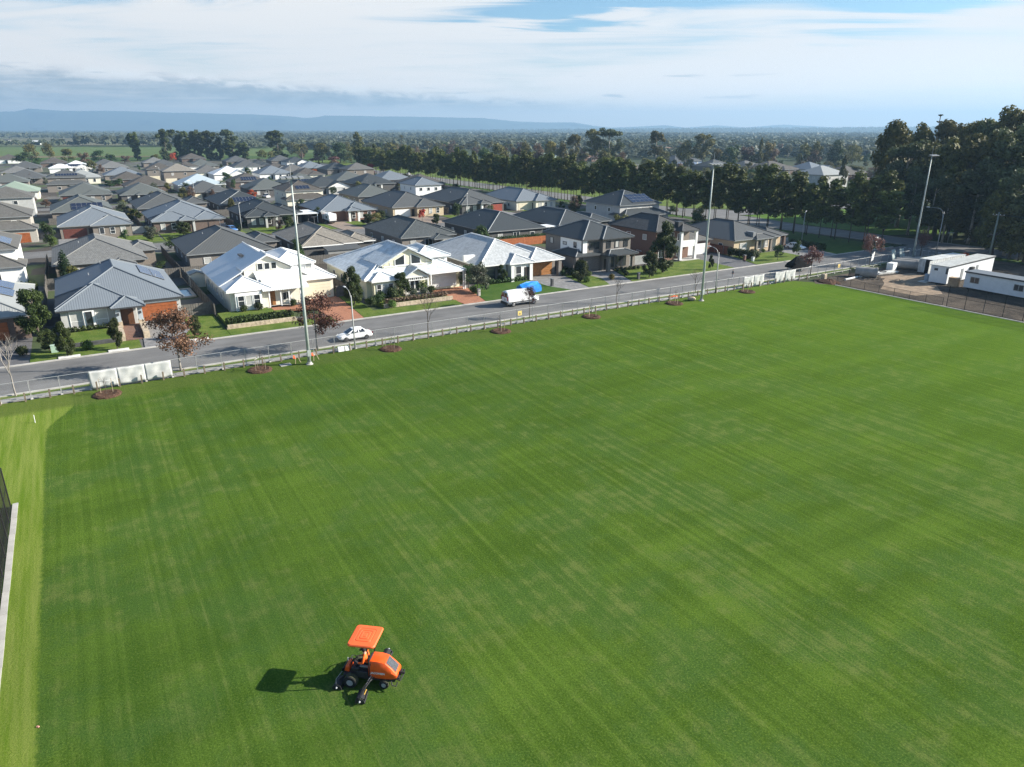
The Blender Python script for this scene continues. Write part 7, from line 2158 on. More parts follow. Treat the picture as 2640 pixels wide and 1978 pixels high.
for q in range(4): mb = MB(); mb.box(0, 0, .05 + q * .4, 1.1, 1.4, .42 + q * .4); mb.build('plank_ring', mat('plywood', (.36, .25, .15), .8, var=.2), o)
def concrete_pipe(lab, s, n, L, r, rot):
    o = thing('concrete_pipe', lab, 'concrete pipe', s, n, 0, rot, 'concrete pipes on the building site')
    mb = MB(); k = 24
    V = []
    for x, rr in ((0, r * .80), (0, r), (L - .3, r), (L - .28, r * 1.08), (L, r * 1.08), (L, r * .80)):
        V.append([(x, rr * math.cos(a), r * 1.08 + rr * math.sin(a)) for a in [j * 6.2832 / k for j in range(k)]])
    V.append(V[0]); mb.loft(V, cap=False); me = mb.mesh('pipe', CONC_D)
    bm = bmesh.new(); bm.from_mesh(me); bmesh.ops.remove_doubles(bm, verts=bm.verts, dist=.001); bmesh.ops.recalc_face_normals(bm, faces=bm.faces); bm.to_mesh(me); bm.free()
    link('pipe', me, o)
concrete_pipe('large single concrete pipe at the site corner', *(119.2, 77.0), 3.6, .88, R(-60))
concrete_pipe('front pipe of the three concrete pipes lying side by side', *(132.4, 78.3), 4.4, .86, R(-60))
concrete_pipe('middle pipe of the three concrete pipes lying side by side', *(134.6, 78.9), 4.4, .86, R(-60))
concrete_pipe('rear pipe of the three concrete pipes lying side by side', *(137.0, 79.4), 4.4, .86, R(-60))
PVC = mat('white plastic pipe', (0.68, 0.68, 0.66), 0.4, var=0.05)
for lab, a, b in (('long white plastic pipe lying at the site corner', (114.4, 75.6), (119.2, 76.1)), ('thin white plastic pipe beside the single concrete pipe', (118.4, 75.4), (121.6, 76.5)), ('thin white pipe lying beside the open container', (135.9, 76.2), (138.3, 76.3))):
    p, q = W(*a, .14), W(*b, .14); mb = MB(); mb.tube([p, q], .17 if 'long' in lab else .09, 10); o = mb.build('plastic_pipe', PVC); tag(o, lab, 'pipe', 'white pipes on the site')
o = thing('timber_rack', 'dark slatted timber rack leaning on the single concrete pipe', 'rack', *(118.3, 76.6), 0, R(-60))
for q in range(8): mb = MB(); mb.box(-.9, -.12 + q * .11, .1 + q * .2, .9, -.02 + q * .11, .24 + q * .2); mb.build('slat', mat('dark wet timber', (.05, .043, .038), .9), o)
for x in (-.85, .8): mb = MB(); mb.tube([(x, -.05, 0), (x, .85, 1.7)], .05, 4); mb.build('rail', WOOD_P, o)
o = thing('block_stack', 'stack of white wrapped blocks between the concrete pipes', 'stack', *(130.6, 77.2), 0, R(10))
for q in range(4): mb = MB(); mb.box(-.9, -.6, .12 + q * .33, .9, .6, .42 + q * .33); bevel(mb.build('block_layer', WHITE, o), .03)
mb = MB(); mb.box(-.95, -.65, 0, .95, .65, .11); mb.build('pallet', WOOD_P, o)
for lab, v, rz in (('left pale sheet leaning on the three concrete pipes', (140.9, 83.0), .2), ('right pale sheet leaning on the three concrete pipes', (143.4, 82.8), .1)):
    o = thing('leaning_sheet', lab, 'sheet', *v, .2, rz, 'pale sheets leaning on the pipes'); mb = MB(); mb.loft([[(-.9, y, 0 + .0), (.9, y, 0), (.9, y + .5, 2.0), (-.9, y + .5, 2.0)] for y in (0, .06)]); mb.build('sheet', mat('pale green sheet', (.42, .48, .46), .3), o); mb = MB(); mb.box(-.95, -.02, -.05, .95, .1, .04); mb.build('edge_strip', GREYTRIM, o)
o = thing('plywood_stack', 'flat stack of pale boards in front of the white blocks', 'stack', *(126.8, 76.0), 0, R(-8))
for q in range(3): mb = MB(); mb.box(-2.6 + q * .15, -.8, .02 + q * .09, 2.4 + q * .1, .8, .10 + q * .09); mb.build('board', mat('pale formply', (.50, .50, .47), .7, var=.2), o)
mb = MB(); mb.tube([(.6 * math.cos(a) - .5, .5 * math.sin(a), .32) for a in [j * .5236 for j in range(13)]], .06, 6); mb.build('hose_coil', BLKP, o)
o = thing('formwork_frame', 'dark formwork frames lying beside the long plastic pipe', 'formwork', *(119.5, 73.9), 0, R(-20))
for q in range(5): mb = MB(); mb.box(-2.2 + q, -.8, .02, -2.1 + q, .8, .14); mb.build('rib', mat('grey timber', (.16, .15, .14), .9), o)
for y in (-.8, .75): mb = MB(); mb.box(-2.2, y, .14, 2.0, y + .1, .24); mb.build('rail', WOOD_P, o)
o = thing('rubbish_drum', 'blue grey drum on a pale pallet beside the long white cabin', 'drum', *(125.9, 67.7), .1)
mb = MB(); mb.lathe([(.42, 0), (.45, .05), (.45, .5), (.47, .52), (.45, .54), (.45, 1.15), (.38, 1.2)], 16); mb.build('drum', mat('blue grey drum', (.26, .32, .38), .5), o)
mb = MB(); mb.box(-1.6, -.7, -.1, .8, .7, 0); mb.build('pallet', mat('pale pallet', (.48, .46, .42), .9, var=.2), o)
def pile(lab, v, r, h, m, name='mulch_pile', cat='pile', seed=1):
    rg = random.Random(seed); mb = MB(); rings = []
    for q, z in ((1.0, -.03), (.8, .35), (.5, .75), (.2, .95), (.04, 1.0)): rings.append([(r * q * math.cos(a) * (1 + rg.uniform(-.15, .15)), r * q * math.sin(a) * (1 + rg.uniform(-.15, .15)), h * z * (1 + rg.uniform(-.12, .12))) for a in [j * 6.283 / 18 for j in range(18)]])
    mb.loft(rings); o = mb.build(name, m, None, loc=W(*v)); tag(o, lab, cat)
pile('dark mulch heap at the far corner of the playing field', (110.5, 76.1), 2.0, .55, MULCH)
pile('low sandy heap in the middle of the building site', (120.9, 69.8), 1.5, .5, _mc['sand'], 'sand_pile', seed=3)
pile('pale sand heap left of the drum pallet', (120.3, 68.3), 1.1, .35, _mc['sand'], 'sand_pile', seed=5)
o = thing('timber_post_stub', 'pale pink concrete stub at the fence corner', 'stub', *(111.5, 77.8)); mb = MB(); mb.box(-.35, -.35, 0, .35, .35, 1.1); bevel(mb.build('stub', STONE, o), .05)
tree('bushy_red', 'dull red bush behind the long white cabin', *(146.2, 72.4), 2.6, 3.6, None, name='bush', cat='bush')
o = thing('small_roller', 'yellow machine half hidden behind the long white cabin', 'machine', *(149.9, 72.5)); YEL = mat('yellow machine paint', (.62, .36, .03), .5)
mb = MB(); mb.box(-1.0, -.5, .4, .6, .5, 1.1); bevel(mb.build('body', YEL, o), .06); mb = MB(); mb.lathe([(.4, -.5), (.4, .5)], 16, 'y', (-.9, 0, .4)); mb.build('drum', STEEL, o); mb = MB(); mb.tube([(.4, -.4, 1.0), (.4, -.4, 1.9), (.4, .4, 1.9), (.4, .4, 1.0)], .04, 5); mb.build('roll_bar', YEL, o)

# ================================================================== people
def skin_mesh(joints, edges, regions):
    me = bpy.data.meshes.new('tmp'); me.from_pydata([j[:3] for j in joints], edges, [])
    ob = bpy.data.objects.new('tmp', me); COL.objects.link(ob)
    sk = ob.modifiers.new('s', 'SKIN'); sk.use_smooth_shade = True
    sb = ob.modifiers.new('u', 'SUBSURF'); sb.levels = 1; sb.render_levels = 1
    for i, j in enumerate(joints):
        me.skin_vertices[0].data[i].radius = (j[3], j[3] if len(j) < 5 else j[4]); me.skin_vertices[0].data[i].use_root = (i == 0)
    bpy.context.view_layer.update()
    dg = bpy.context.evaluated_depsgraph_get()
    out = bpy.data.meshes.new_from_object(ob.evaluated_get(dg)); bpy.data.objects.remove(ob)
    J = [Vector(j[:3]) for j in joints]
    mats_ = []
    for m in regions:
        if m not in mats_: mats_.append(m)
    out.materials.clear()
    for m in mats_: out.materials.append(m)
    for p in out.polygons:
        c = p.center; b, bd = 0, 1e9
        for ei, (a, q) in enumerate(edges):
            ab = J[q] - J[a]; tt = max(0, min(1, (c - J[a]).dot(ab) / max(1e-9, ab.length_squared))); d = (c - J[a] - ab * tt).length
            if d < bd: bd, b = d, ei
        p.material_index = mats_.index(regions[b]); p.use_smooth = True
    return out


SKIN = mat('skin', (0.42, 0.26, 0.19), 0.6, var=0.06); HIVIS = mat('orange work shirt', (0.85, 0.13, 0.01), 0.75, var=0.06); NAVY = mat('dark work trousers', (0.020, 0.021, 0.026), 0.85, var=0.15)
GREYC = mat('pale grey clothes', (0.36, 0.36, 0.37), 0.85, var=0.1); DKGREY = mat('grey top', (0.16, 0.16, 0.165), 0.85, var=0.1); HAIR = mat('dark hair', (0.03, 0.022, 0.018), 0.7, var=0.2); SHOE = mat('dark shoes', (0.03, 0.03, 0.032), 0.7, var=0.1)
# standing/walking pedestrian, facing +x
J = [(0, 0, .95, .13, .15), (0, 0, 1.20, .12, .15), (0, 0, 1.42, .12, .18), (.01, 0, 1.52, .055), (.02, 0, 1.62, .085, .09), (.02, 0, 1.74, .075, .075),
     (0, .20, 1.42, .055), (-.06, .25, 1.15, .045), (.08, .26, .95, .038), (.12, .25, .88, .03), (0, -.20, 1.42, .055), (.05, -.25, 1.15, .045), (.22, -.22, 1.02, .038), (.28, -.21, .98, .03),
     (0, .10, .88, .09), (.14, .10, .50, .065), (.10, .10, .10, .045), (.22, .10, .05, .04), (0, -.10, .88, .09), (-.10, -.10, .50, .065), (-.28, -.10, .16, .045), (-.18, -.10, .07, .04)]
E_ = [(0, 1), (1, 2), (2, 3), (3, 4), (4, 5), (2, 6), (6, 7), (7, 8), (8, 9), (2, 10), (10, 11), (11, 12), (12, 13), (0, 14), (14, 15), (15, 16), (16, 17), (0, 18), (18, 19), (19, 20), (20, 21)]
RG = [DKGREY, DKGREY, SKIN, SKIN, HAIR, DKGREY, DKGREY, SKIN, SKIN, DKGREY, DKGREY, SKIN, SKIN, GREYC, GREYC, GREYC, SHOE, GREYC, GREYC, GREYC, SHOE]
o = thing('person', 'person in grey clothes walking along the street in front of the charcoal driveway', 'person', 98.2, 86.6, 0, math.pi * .9)
link('body', skin_mesh(J, E_, RG), o)

# ================================================================== the orange reel mower and its driver
OR = mat('orange machine paint', (0.78, 0.10, 0.012), 0.38, var=0.12, scale=4, spec=0.5)
ORC = mat('orange canopy plastic', (0.84, 0.135, 0.035), 0.5, var=0.05, spec=0.4)
DKP = mat('dark machine plastic', (0.022, 0.023, 0.026), 0.55, var=0.15)
GRASSY = mat('grass stained tyre', (0.055, 0.058, 0.030), 0.95, var=0.35, scale=8)
RIMW = mat('grey wheel disc', (0.33, 0.34, 0.35), 0.5, var=0.06)
BRASSY = mat('worn reel steel', (0.16, 0.13, 0.09), 0.5, 0.5, var=0.3, scale=8)
MW = thing('ride_on_mower', 'orange ride on reel mower with a square canopy, driving across the playing field', 'mower', loc=(-6.78, 27.5, 0), rot=math.pi - R(9))
def mwb(nm, x0, y0, z0, x1, y1, z1, m, bv=.02, parent=None):
    mb = MB(); mb.box(x0, y0, z0, x1, y1, z1); o = mb.build(nm, m, parent or MW)
    if bv: bevel(o, bv, 2)
    return o
# engine hood: lofted, sloping to the grille at the back
rings = []
for x, hw, zb, zs, zt, ht in ((-.04, .42, .52, 1.02, 1.32, .33), (-.12, .44, .50, 1.05, 1.37, .34), (-.55, .45, .50, 1.04, 1.37, .34), (-.86, .45, .50, 1.00, 1.30, .33), (-1.16, .43, .52, .86, 1.02, .33), (-1.34, .40, .54, .74, .80, .34), (-1.40, .37, .58, .68, .70, .33)):
    rings.append([(x, -hw * .96, zb), (x, hw * .96, zb), (x, hw, zb + .12), (x, hw * .985, zs), (x, ht, zt), (x, -ht, zt), (x, -hw * .985, zs), (x, -hw, zb + .12)])
mb = MB(); mb.loft(rings); hood = mb.build('hood', OR, MW, smooth=True); bevel(hood, .03, 2)
mb = MB(); mb.loft([[(-.90, y, 1.285 + d), (-1.17, y * 1.0, 1.02 + d), (-1.33, y, .84 + d)] + [(-1.33, y, .80 + d), (-.90, y, 1.24 + d)] for y, d in ((-.25, .012), (.25, .012))]); mb.build('grille', mat('grey grille mesh', (.085, .09, .10), .35, .4, var=.3, scale=14), hood)
mb = MB(); mb.loft([[(-.06, sg * .452, z) for sg, z in ((1, .60), (1, .615))] + [(-1.3, .43, .60), (-1.3, .43, .585)] for q in (0, 1)]) if False else None
mwb('rear_bumper', -1.50, -.30, .40, -1.34, .30, .54, DKP)
mb = MB(); mb.tube([(-1.3, .30, .50), (-1.56, .36, .46), (-1.62, .10, .52), (-1.62, -.10, .52), (-1.56, -.36, .46), (-1.3, -.30, .50)], .035, 8); mb.build('rear_guard', DKP, MW)
mb = MB(); mb.tube([(-1.15, .46, .45), (-1.25, .62, .35), (-1.42, .58, .30), (-1.46, .44, .42)], .03, 6); mb.build('hose', DKP, MW)
mb = MB(); mb.lathe([(.05, -.14), (.06, .0), (.05, .14)], 8, 'x', (-1.55, 0, .62)); mb.build('exhaust', BLKP, MW)
mwb('chassis', -1.30, -.36, .30, 1.05, .36, .52, DKP, .03)
mwb('floor_deck', -.05, -.48, .50, 1.22, .48, .56, DKP, .02)
mwb('side_cover', -.02, .30, .52, .62, .50, .82, DKP, .05); mwb('side_cover', -.02, -.50, .52, .62, -.30, .82, DKP, .05)
# front cowl and steering column
mb = MB(); mb.loft([[(.98, -.30, .56), (1.24, -.26, .56), (1.24, .26, .56), (.98, .30, .56)], [(.96, -.27, .82), (1.18, -.22, .80), (1.18, .22, .80), (.96, .27, .82)], [(.97, -.20, .92), (1.10, -.18, .90), (1.10, .18, .90), (.97, .20, .92)]]); bevel(mb.build('front_cowl', OR, MW), .025)
mb = MB(); mb.tube([(1.0, 0, .80), (.80, 0, 1.10)], .045, 8); mb.build('steering_column', DKP, MW)
cx, cz = .78, 1.12
mb = MB(); mb.tube([(cx + .19 * math.cos(a) * .82, .19 * math.sin(a), cz + .19 * math.cos(a) * .57) for a in [j * 6.2832 / 18 for j in range(19)]], .017, 6); sw = mb.build('steering_wheel', BLKP, MW)
for a in (0, 2.1, 4.2): mb = MB(); mb.tube([(cx, 0, cz), (cx + .18 * math.cos(a) * .82, .18 * math.sin(a), cz + .18 * math.cos(a) * .57)], .012, 5); mb.build('spoke', BLKP, sw)
mwb('seat', -.02, -.27, .76, .48, .27, .88, DKP, .05); mwb('seat_back', -.12, -.27, .86, .0, .27, 1.40, DKP, .05); mwb('engine_screen', -.16, -.40, .52, -.13, .40, 1.30, DKP, .01)
mwb('armrest', -.02, .26, .98, .40, .36, 1.06, GREYTRIM, .02)
mwb('control_panel', .42, .33, .80, .78, .48, .98, DKP, .03)
# roll bar and canopy
for sg in (-1, 1): mb = MB(); mb.tube([(-.10, sg * .43, .50), (-.10, sg * .43, 1.80), (-.02, sg * .40, 2.22)], .032, 8); mb.build('roll_bar', BLKP, MW)
mb = MB(); mb.tube([(-.02, -.40, 2.22), (-.02, .40, 2.22)], .03, 8); mb.build('canopy_bar', BLKP, MW)
def rr(hx, hy, z, r_=.16, k=5, cx=.24, cy=-.26):
    pts = []
    for sx, sy, a0 in ((1, 1, 0), (-1, 1, 90), (-1, -1, 180), (1, -1, 270)):
        for j in range(k + 1):
            a = R(a0 + 90 * j / k); pts.append((cx + sx * (hx - r_) + r_ * math.cos(a), cy + sy * (hy - r_) + r_ * math.sin(a), z))
    return pts
mb = MB(); mb.loft([rr(.63, .70, 2.200, .14), rr(.67, .74, 2.220, .16), rr(.68, .75, 2.280, .16), rr(.64, .71, 2.325, .15), rr(.42, .48, 2.350, .12), rr(.41, .47, 2.338, .12), rr(.38, .44, 2.338, .12), rr(.37, .43, 2.358, .12), rr(.27, .32, 2.365, .09), rr(.26, .31, 2.352, .09), rr(.23, .28, 2.352, .09), rr(.22, .27, 2.372, .08), rr(.13, .17, 2.376, .05), rr(.12, .16, 2.366, .05), rr(.10, .14, 2.366, .05), rr(.09, .13, 2.378, .04)])
can = mb.build('canopy', ORC, MW)
mb = MB(); mb.box(.24, -.46, 2.292, .29, -.30, 2.30); 
# wheels
def mwheel(x, y, r, w, side):
    mb = MB(); mb.lathe([(r * .52, -w / 2), (r * .86, -w / 2), (r * .97, -w * .36), (r, -w * .2), (r, w * .2), (r * .97, w * .36), (r * .86, w / 2), (r * .52, w / 2)], 28, 'y')
    o = mb.build('wheel', [GRASSY, TYRE], MW, loc=(x, y, r))
    for p in o.data.polygons:
        c = p.center; p.material_index = 1 if abs(c.y) > w * .42 or math.hypot(c.x, c.z) < r * .8 else 0
    mb = MB(); pr = [(r * .48, (w * .5 + .002) * side), (r * .44, (w * .5 + .016) * side), (r * .30, (w * .5 + .003) * side), (r * .16, (w * .5 + .008) * side), (r * .13, (w * .5 + .03) * side)]
    mb.lathe(pr if side > 0 else pr[::-1], 20, 'y'); rm_ = mb.build('rim', RIMW, o)
    for j in range(5):
        a = j * 1.2566; mb = MB(); mb.lathe([(.018, w * .34 * side), (.018, w * .39 * side)] if side > 0 else [(.018, w * .39 * side), (.018, w * .34 * side)], 6, 'y', (r * .24 * math.cos(a), 0, r * .24 * math.sin(a))); mb.build('wheel_nut', DKP, rm_) if False else None
for sg in (-1, 1):
    mwheel(.80, sg * .58, .335, .36, sg); mwheel(-.80, sg * .44, .235, .24, sg)
mb = MB(); mb.tube([(.80, -.5, .335), (.80, .5, .335)], .06, 8); mb.build('front_axle', DKP, MW); mb = MB(); mb.tube([(-.80, -.4, .235), (-.80, .4, .235)], .05, 8); mb.build('rear_axle', DKP, MW)
# five reel units on lift arms
def reel(x, y, L, lift=0.0, yaw=0.0, tilt=0.0):
    p = bpy.data.objects.new('cutting_unit', None); COL.objects.link(p); p.parent = MW; p.location = (x, y, lift); p.rotation_euler = (tilt, 0, yaw)
    mb = MB(); h = L / 2
    for j in range(8):
        a0 = j * .7854; pts = [(.085 * math.cos(a0 + u * 1.6), -h + L * u, .16 + .085 * math.sin(a0 + u * 1.6)) for u in [q / 6 for q in range(7)]]; mb.tube(pts, .012, 4)
    mb.build('reel', BRASSY, p)
    mb = MB(); mb.lathe([(.055, -h), (.055, h)], 10, 'y', (.20, 0, .058)); mb.build('front_roller', BLKP, p)
    mb = MB(); mb.lathe([(.045, -h), (.045, h)], 10, 'y', (-.19, 0, .048)); mb.build('rear_roller', BLKP, p)
    for sg in (-1, 1):
        mb = MB(); mb.loft([[(-.24, sg * h + d, .03), (.25, sg * h + d, .03), (.22, sg * h + d, .17), (.05, sg * h + d, .29), (-.18, sg * h + d, .24)] for d in (-.015, .015)]); mb.build('end_plate', DKP, p)
        mb = MB(); mb.lathe([(.045, sg * h), (.048, sg * (h + .05)), (.03, sg * (h + .11))] if sg > 0 else [(.03, sg * (h + .11)), (.048, sg * (h + .05)), (.045, sg * h)], 10, 'y', (0, 0, .17)); mb.build('motor', RIMW, p)
    mb = MB(); mb.tube([(0, -h, .31), (0, h, .31)], .022, 6); mb.build('cross_bar', DKP, p)
    mb = MB(); mb.loft([[(-.2, y_, .26), (-.05, y_, .33), (.12, y_, .30), (.12, y_, .285), (-.05, y_, .315), (-.2, y_, .245)] for y_ in (-h + .03, h - .03)]); mb.build('shield', DKP, p)
    return p
reel(1.38, .62, .62); reel(1.38, -.62, .62); reel(1.00, 0, .62, .02)
reel(.02, 1.30, .66, .02, R(6)); reel(-.30, -1.30, .66, .20, R(-8), R(-14))
for sg in (-1, 1):
    mb = MB(); mb.tube([(.9, sg * .25, .45), (1.15, sg * .45, .50), (1.38, sg * .62, .34)], .032, 6); mb.build('lift_arm', DKP, MW)
    mb = MB(); mb.tube([(-.30, sg * .38, .48), (-.22, sg * .75, .60), (.0 if sg > 0 else -.28, sg * 1.25, .36 if sg > 0 else .5)], .038, 6); mb.build('lift_arm', DKP, MW)
    mb = MB(); mb.tube([(-.18, sg * .42, .62), (-.10, sg * .95, .56)], .024, 6); mb.build('lift_ram', RIMW, MW)
    for q in range(3):
        mb = MB(); mb.tube([(-.34 + .05 * q, sg * .40, .52), (-.30 + .05 * q, sg * .70, .74 - .04 * q), (-.12 + .05 * q, sg * 1.05, .52), (-.02 + .04 * q, sg * 1.45, .30)], .013, 5); mb.build('hose', BLKP, MW)
    for q in range(2):
        mb = MB(); mb.tube([(1.0, sg * .30, .50), (1.25 + .06 * q, sg * .40, .62), (1.42 + .05 * q, sg * .75, .46), (1.40, sg * .95, .24)], .012, 5); mb.build('hose', RIMW if q else BLKP, MW)
mb = MB(); mb.tube([(-.02, 1.02, .36), (.05, 1.62, .22)], .028, 6); mb.build('adjuster_rod', OR, MW); mb = MB(); mb.tube([(-.14, 1.05, .36), (-.10, 1.62, .22)], .018, 6); mb.build('grease_rod', YEL, MW)
# lettering on the hood side
def lettering(txt, size, parent, m, mtx, name='lettering'):
    cu = bpy.data.curves.new('tmp', 'FONT'); cu.body = txt; cu.size = size; cu.extrude = .003; cu.shear = .25; cu.offset = .0045
    ob = bpy.data.objects.new('tmp', cu); COL.objects.link(ob); bpy.context.view_layer.update()
    me = bpy.data.meshes.new_from_object(ob.evaluated_get(bpy.context.evaluated_depsgraph_get())); bpy.data.objects.remove(ob)
    me.materials.clear(); me.materials.append(m)
    o = link(name, me, parent); o.matrix_local = mtx; return o
m4 = Matrix(((-1, 0, 0, -.16), (0, -.03, 1, .460), (0, 1, .03, .76), (0, 0, 0, 1)))
lettering('JACOBSEN', .145, hood, WHITE, m4)
m5 = Matrix(((-1, 0, 0, -.78), (0, .0, 1, .462), (0, 1, 0, .585), (0, 0, 0, 1)))
lettering('LF570', .07, hood, WHITE, m5, 'model_lettering') if False else None
# driver, seated, facing forward, hands on the wheel
J = [(.14, 0, .98, .16, .19), (.14, 0, 1.18, .16, .19), (.20, 0, 1.42, .15, .22), (.25, 0, 1.53, .055), (.28, 0, 1.63, .09, .095), (.28, 0, 1.75, .085, .085),
     (.20, .25, 1.43, .075), (.24, .36, 1.20, .062), (.50, .27, 1.12, .045), (.66, .17, 1.17, .035), (.20, -.25, 1.43, .075), (.24, -.36, 1.20, .062), (.50, -.27, 1.12, .045), (.66, -.17, 1.17, .035),
     (.20, .11, .97, .10), (.60, .15, .97, .08), (.72, .15, .62, .055), (.88, .16, .585, .045), (.20, -.11, .97, .10), (.60, -.15, .97, .08), (.72, -.15, .62, .055), (.88, -.16, .585, .045)]
RG = [HIVIS, HIVIS, SKIN, SKIN, HAIR, HIVIS, HIVIS, HIVIS, SKIN, HIVIS, HIVIS, HIVIS, SKIN, NAVY, NAVY, NAVY, SHOE, NAVY, NAVY, NAVY, SHOE]
DR = thing('person', 'mower driver in an orange shirt and dark trousers, seated under the orange canopy', 'person', loc=(-6.78, 27.5, 0), rot=math.pi - R(9))
link('body', skin_mesh(J, E_, RG), DR)
mb = MB(); mb.lathe([(.115, 1.70), (.118, 1.74), (.10, 1.81), (.05, 1.845)], 14, 'z', (.28, 0, 0)); cap_ = mb.build('cap', NAVY, DR, smooth=True)
mb = MB(); mb.loft([[(.38, y, 1.70), (.38, y, 1.715), (.49, y * .8, 1.70), (.49, y * .8, 1.69)] for y in (-.09, .09)]); mb.build('cap_peak', NAVY, DR)
for sg in (-1, 1):
    for q in range(4):
        y0 = sg * (.155 + .012 * q); mb = MB(); mb.tube([(.66, y0, 1.16 - .018 * q), (.70, y0 - sg * .01, 1.20 - .018 * q), (.73 - .004 * q, y0 - sg * .02, 1.17 - .018 * q)], [.011, .010, .008], 5); mb.build('finger', SKIN, DR)
    mb = MB(); mb.tube([(.65, sg * .14, 1.17), (.69, sg * .115, 1.18), (.72, sg * .125, 1.155)], [.013, .012, .009], 5); mb.build('thumb', SKIN, DR)
# litter on the grass
mb = MB(); mb.loft([[(-.06, -.04, 0), (.06, -.04, 0), (.05, .05, 0), (-.05, .05, 0)], [(-.05, -.03, .05), (.04, -.02, .06), (.03, .03, .05), (-.04, .03, .06)]]); o = mb.build('litter', mat('pinkish litter', (.55, .25, .2), .8), None, loc=(-21.07, 24.57, 0)); tag(o, 'small pinkish scrap of litter on the unmown left margin', 'litter')
mb = MB(); mb.tube([(0, 0, -.05), (0.02, 0, .75)], .03, 6); o = mb.build('marker_peg', PVC, None, loc=(-43.22, 59.40, 0)); tag(o, 'small white marker peg at the left corner of the field', 'peg')

# ================================================================== far country
def wood_mesh(name, pts, m, per=26, seed=5):
    """many small crowns: pts = (x, y, height, width)"""
    rng = np.random.default_rng(seed); P = np.array(pts); n = len(P)
    idx = np.repeat(np.arange(n), per)
    d = rng.normal(size=(n * per, 3)); d /= np.linalg.norm(d, axis=1)[:, None]; d[:, 2] = np.abs(d[:, 2]) * 1.0 - .25
    r = rng.random(n * per) ** .35
    h, w = P[idx, 2], P[idx, 3]
    pos = np.stack([P[idx, 0] + d[:, 0] * r * w * .5, P[idx, 1] + d[:, 1] * r * w * .5, h * (.48 + .42 * d[:, 2] * r)], 1)
    nr = d * .8 + rng.normal(size=d.shape) * .35 + np.array([.35, 0, .8]); nr /= np.linalg.norm(nr, axis=1)[:, None]
    a = np.cross(nr, rng.normal(size=d.shape)); a /= np.linalg.norm(a, axis=1)[:, None]; b = np.cross(nr, a)
    sz = (w * rng.uniform(.13, .26, n * per))[:, None]
    v = np.stack([pos + a * sz, pos + b * sz * .8, pos - a * sz, pos - b * sz * .8], 1).reshape(-1, 3)
    return leaf_mesh(name, v, m)


LF['far'] = mat_leaf('bushland leaves', (0.056, 0.070, 0.042), 0.18, (0.080, 0.090, 0.055))
rng = random.Random(21)


def belt(name, label, y0, y1, az0, az1, count, h=(8, 15), w=(9, 16), clump=0.5, seed=3, per=26):
    pts = []; rg = random.Random(seed); nr_ = np.random.default_rng(seed)
    cents = [(rg.uniform(az0, az1), rg.random()) for _ in range(max(3, count // 14))]
    for k in range(count):
        if rg.random() < clump:
            c = rg.choice(cents); az = c[0] + rg.gauss(0, .012); u = min(1, max(0, c[1] + rg.gauss(0, .06)))
        else: az, u = rg.uniform(az0, az1), rg.random()
        Y = y0 * (y1 / y0) ** u
        pts.append((az * Y, Y, rg.uniform(*h), rg.uniform(*w)))
    o = link(name, wood_mesh(name, pts, LF['far'], per, seed)); tag(o, label, 'woodland', None, 'stuff')


belt('woodland', 'hazy tree belt beyond the green paddock on the left', 1150, 1320, -.80, -.42, 130, (8, 16), (9, 16), .6, 4, 40)
belt('woodland', 'grey green clump of trees left of the lone dark tree', 1180, 1300, -.58, -.44, 70, (14, 24), (10, 16), .3, 5, 50)
belt('woodland', 'thin hazy tree lines across the bare fields on the left', 1900, 3600, -.85, -.1, 700, (8, 15), (10, 22), .8, 6, 18)
belt('woodland', 'hazy trees behind the windbreak', 1000, 2600, -.42, .05, 1500, (8, 15), (12, 22), .5, 7, 26)
belt('woodland', 'leafy suburb cover beyond the avenue', 640, 1000, .06, .85, 700, (6, 12), (9, 15), .3, 18, 50)
belt('woodland', 'mixed tree cover behind the avenue', 900, 2400, .0, .85, 3600, (8, 15), (12, 22), .5, 8, 26)
belt('woodland', 'blue hazy forest below the mountains', 2400, 6500, -.85, .85, 5200, (9, 17), (22, 50), .5, 9, 16)
belt('woodland', 'flat blue forest below the horizon', 6500, 9500, -.9, .9, 2600, (10, 20), (40, 80), .3, 10, 10)

# wooded ridge on the right and the mountain wall on the left, as terrain
FOREST = mat('forested slope', (0.045, 0.060, 0.035), 1.0, var=0.35, scale=0.004, spec=0.05)


def ridge(name, dist, depth, prof, seed, m=FOREST, rough=1.0):
    """prof: list of (azimuth tangent, crest height)"""
    az = np.linspace(prof[0][0], prof[-1][0], 420); hts = np.interp(az, [p[0] for p in prof], [p[1] for p in prof])
    rg = np.random.default_rng(seed)
    def fbm(nn, f): return sum(np.interp(np.linspace(0, nn, len(az)), np.arange(nn * 2 ** k + 2) / 2 ** k, rg.normal(size=nn * 2 ** k + 2)) * .5 ** k for k in range(f))
    mb = MB(); rows = [0, .10, .22, .35, .48, .62, .75, .88, 1.0, 1.15]
    shape = [-.02, .10, .22, .34, .50, .66, .82, .95, 1.0, .92]
    V = []
    for q, sh in zip(rows, shape):
        bumpy = fbm(28, 4) * .10 * (1 if 0 < q < .95 else .15) * rough
        for i, a in enumerate(az):
            Y = dist + depth * q + bumpy[i] * depth * .6
            V.append((a * Y, Y, hts[i] * (sh + bumpy[i] * .6) if q > 0 else -8))
    n = len(az); F = [(r_ * n + i, r_ * n + i + 1, (r_ + 1) * n + i + 1, (r_ + 1) * n + i) for r_ in range(len(rows) - 1) for i in range(n - 1)]
    mb.add(V, F); o = mb.build(name, m, smooth=True, fix=False); tag(o, kind='structure'); return o


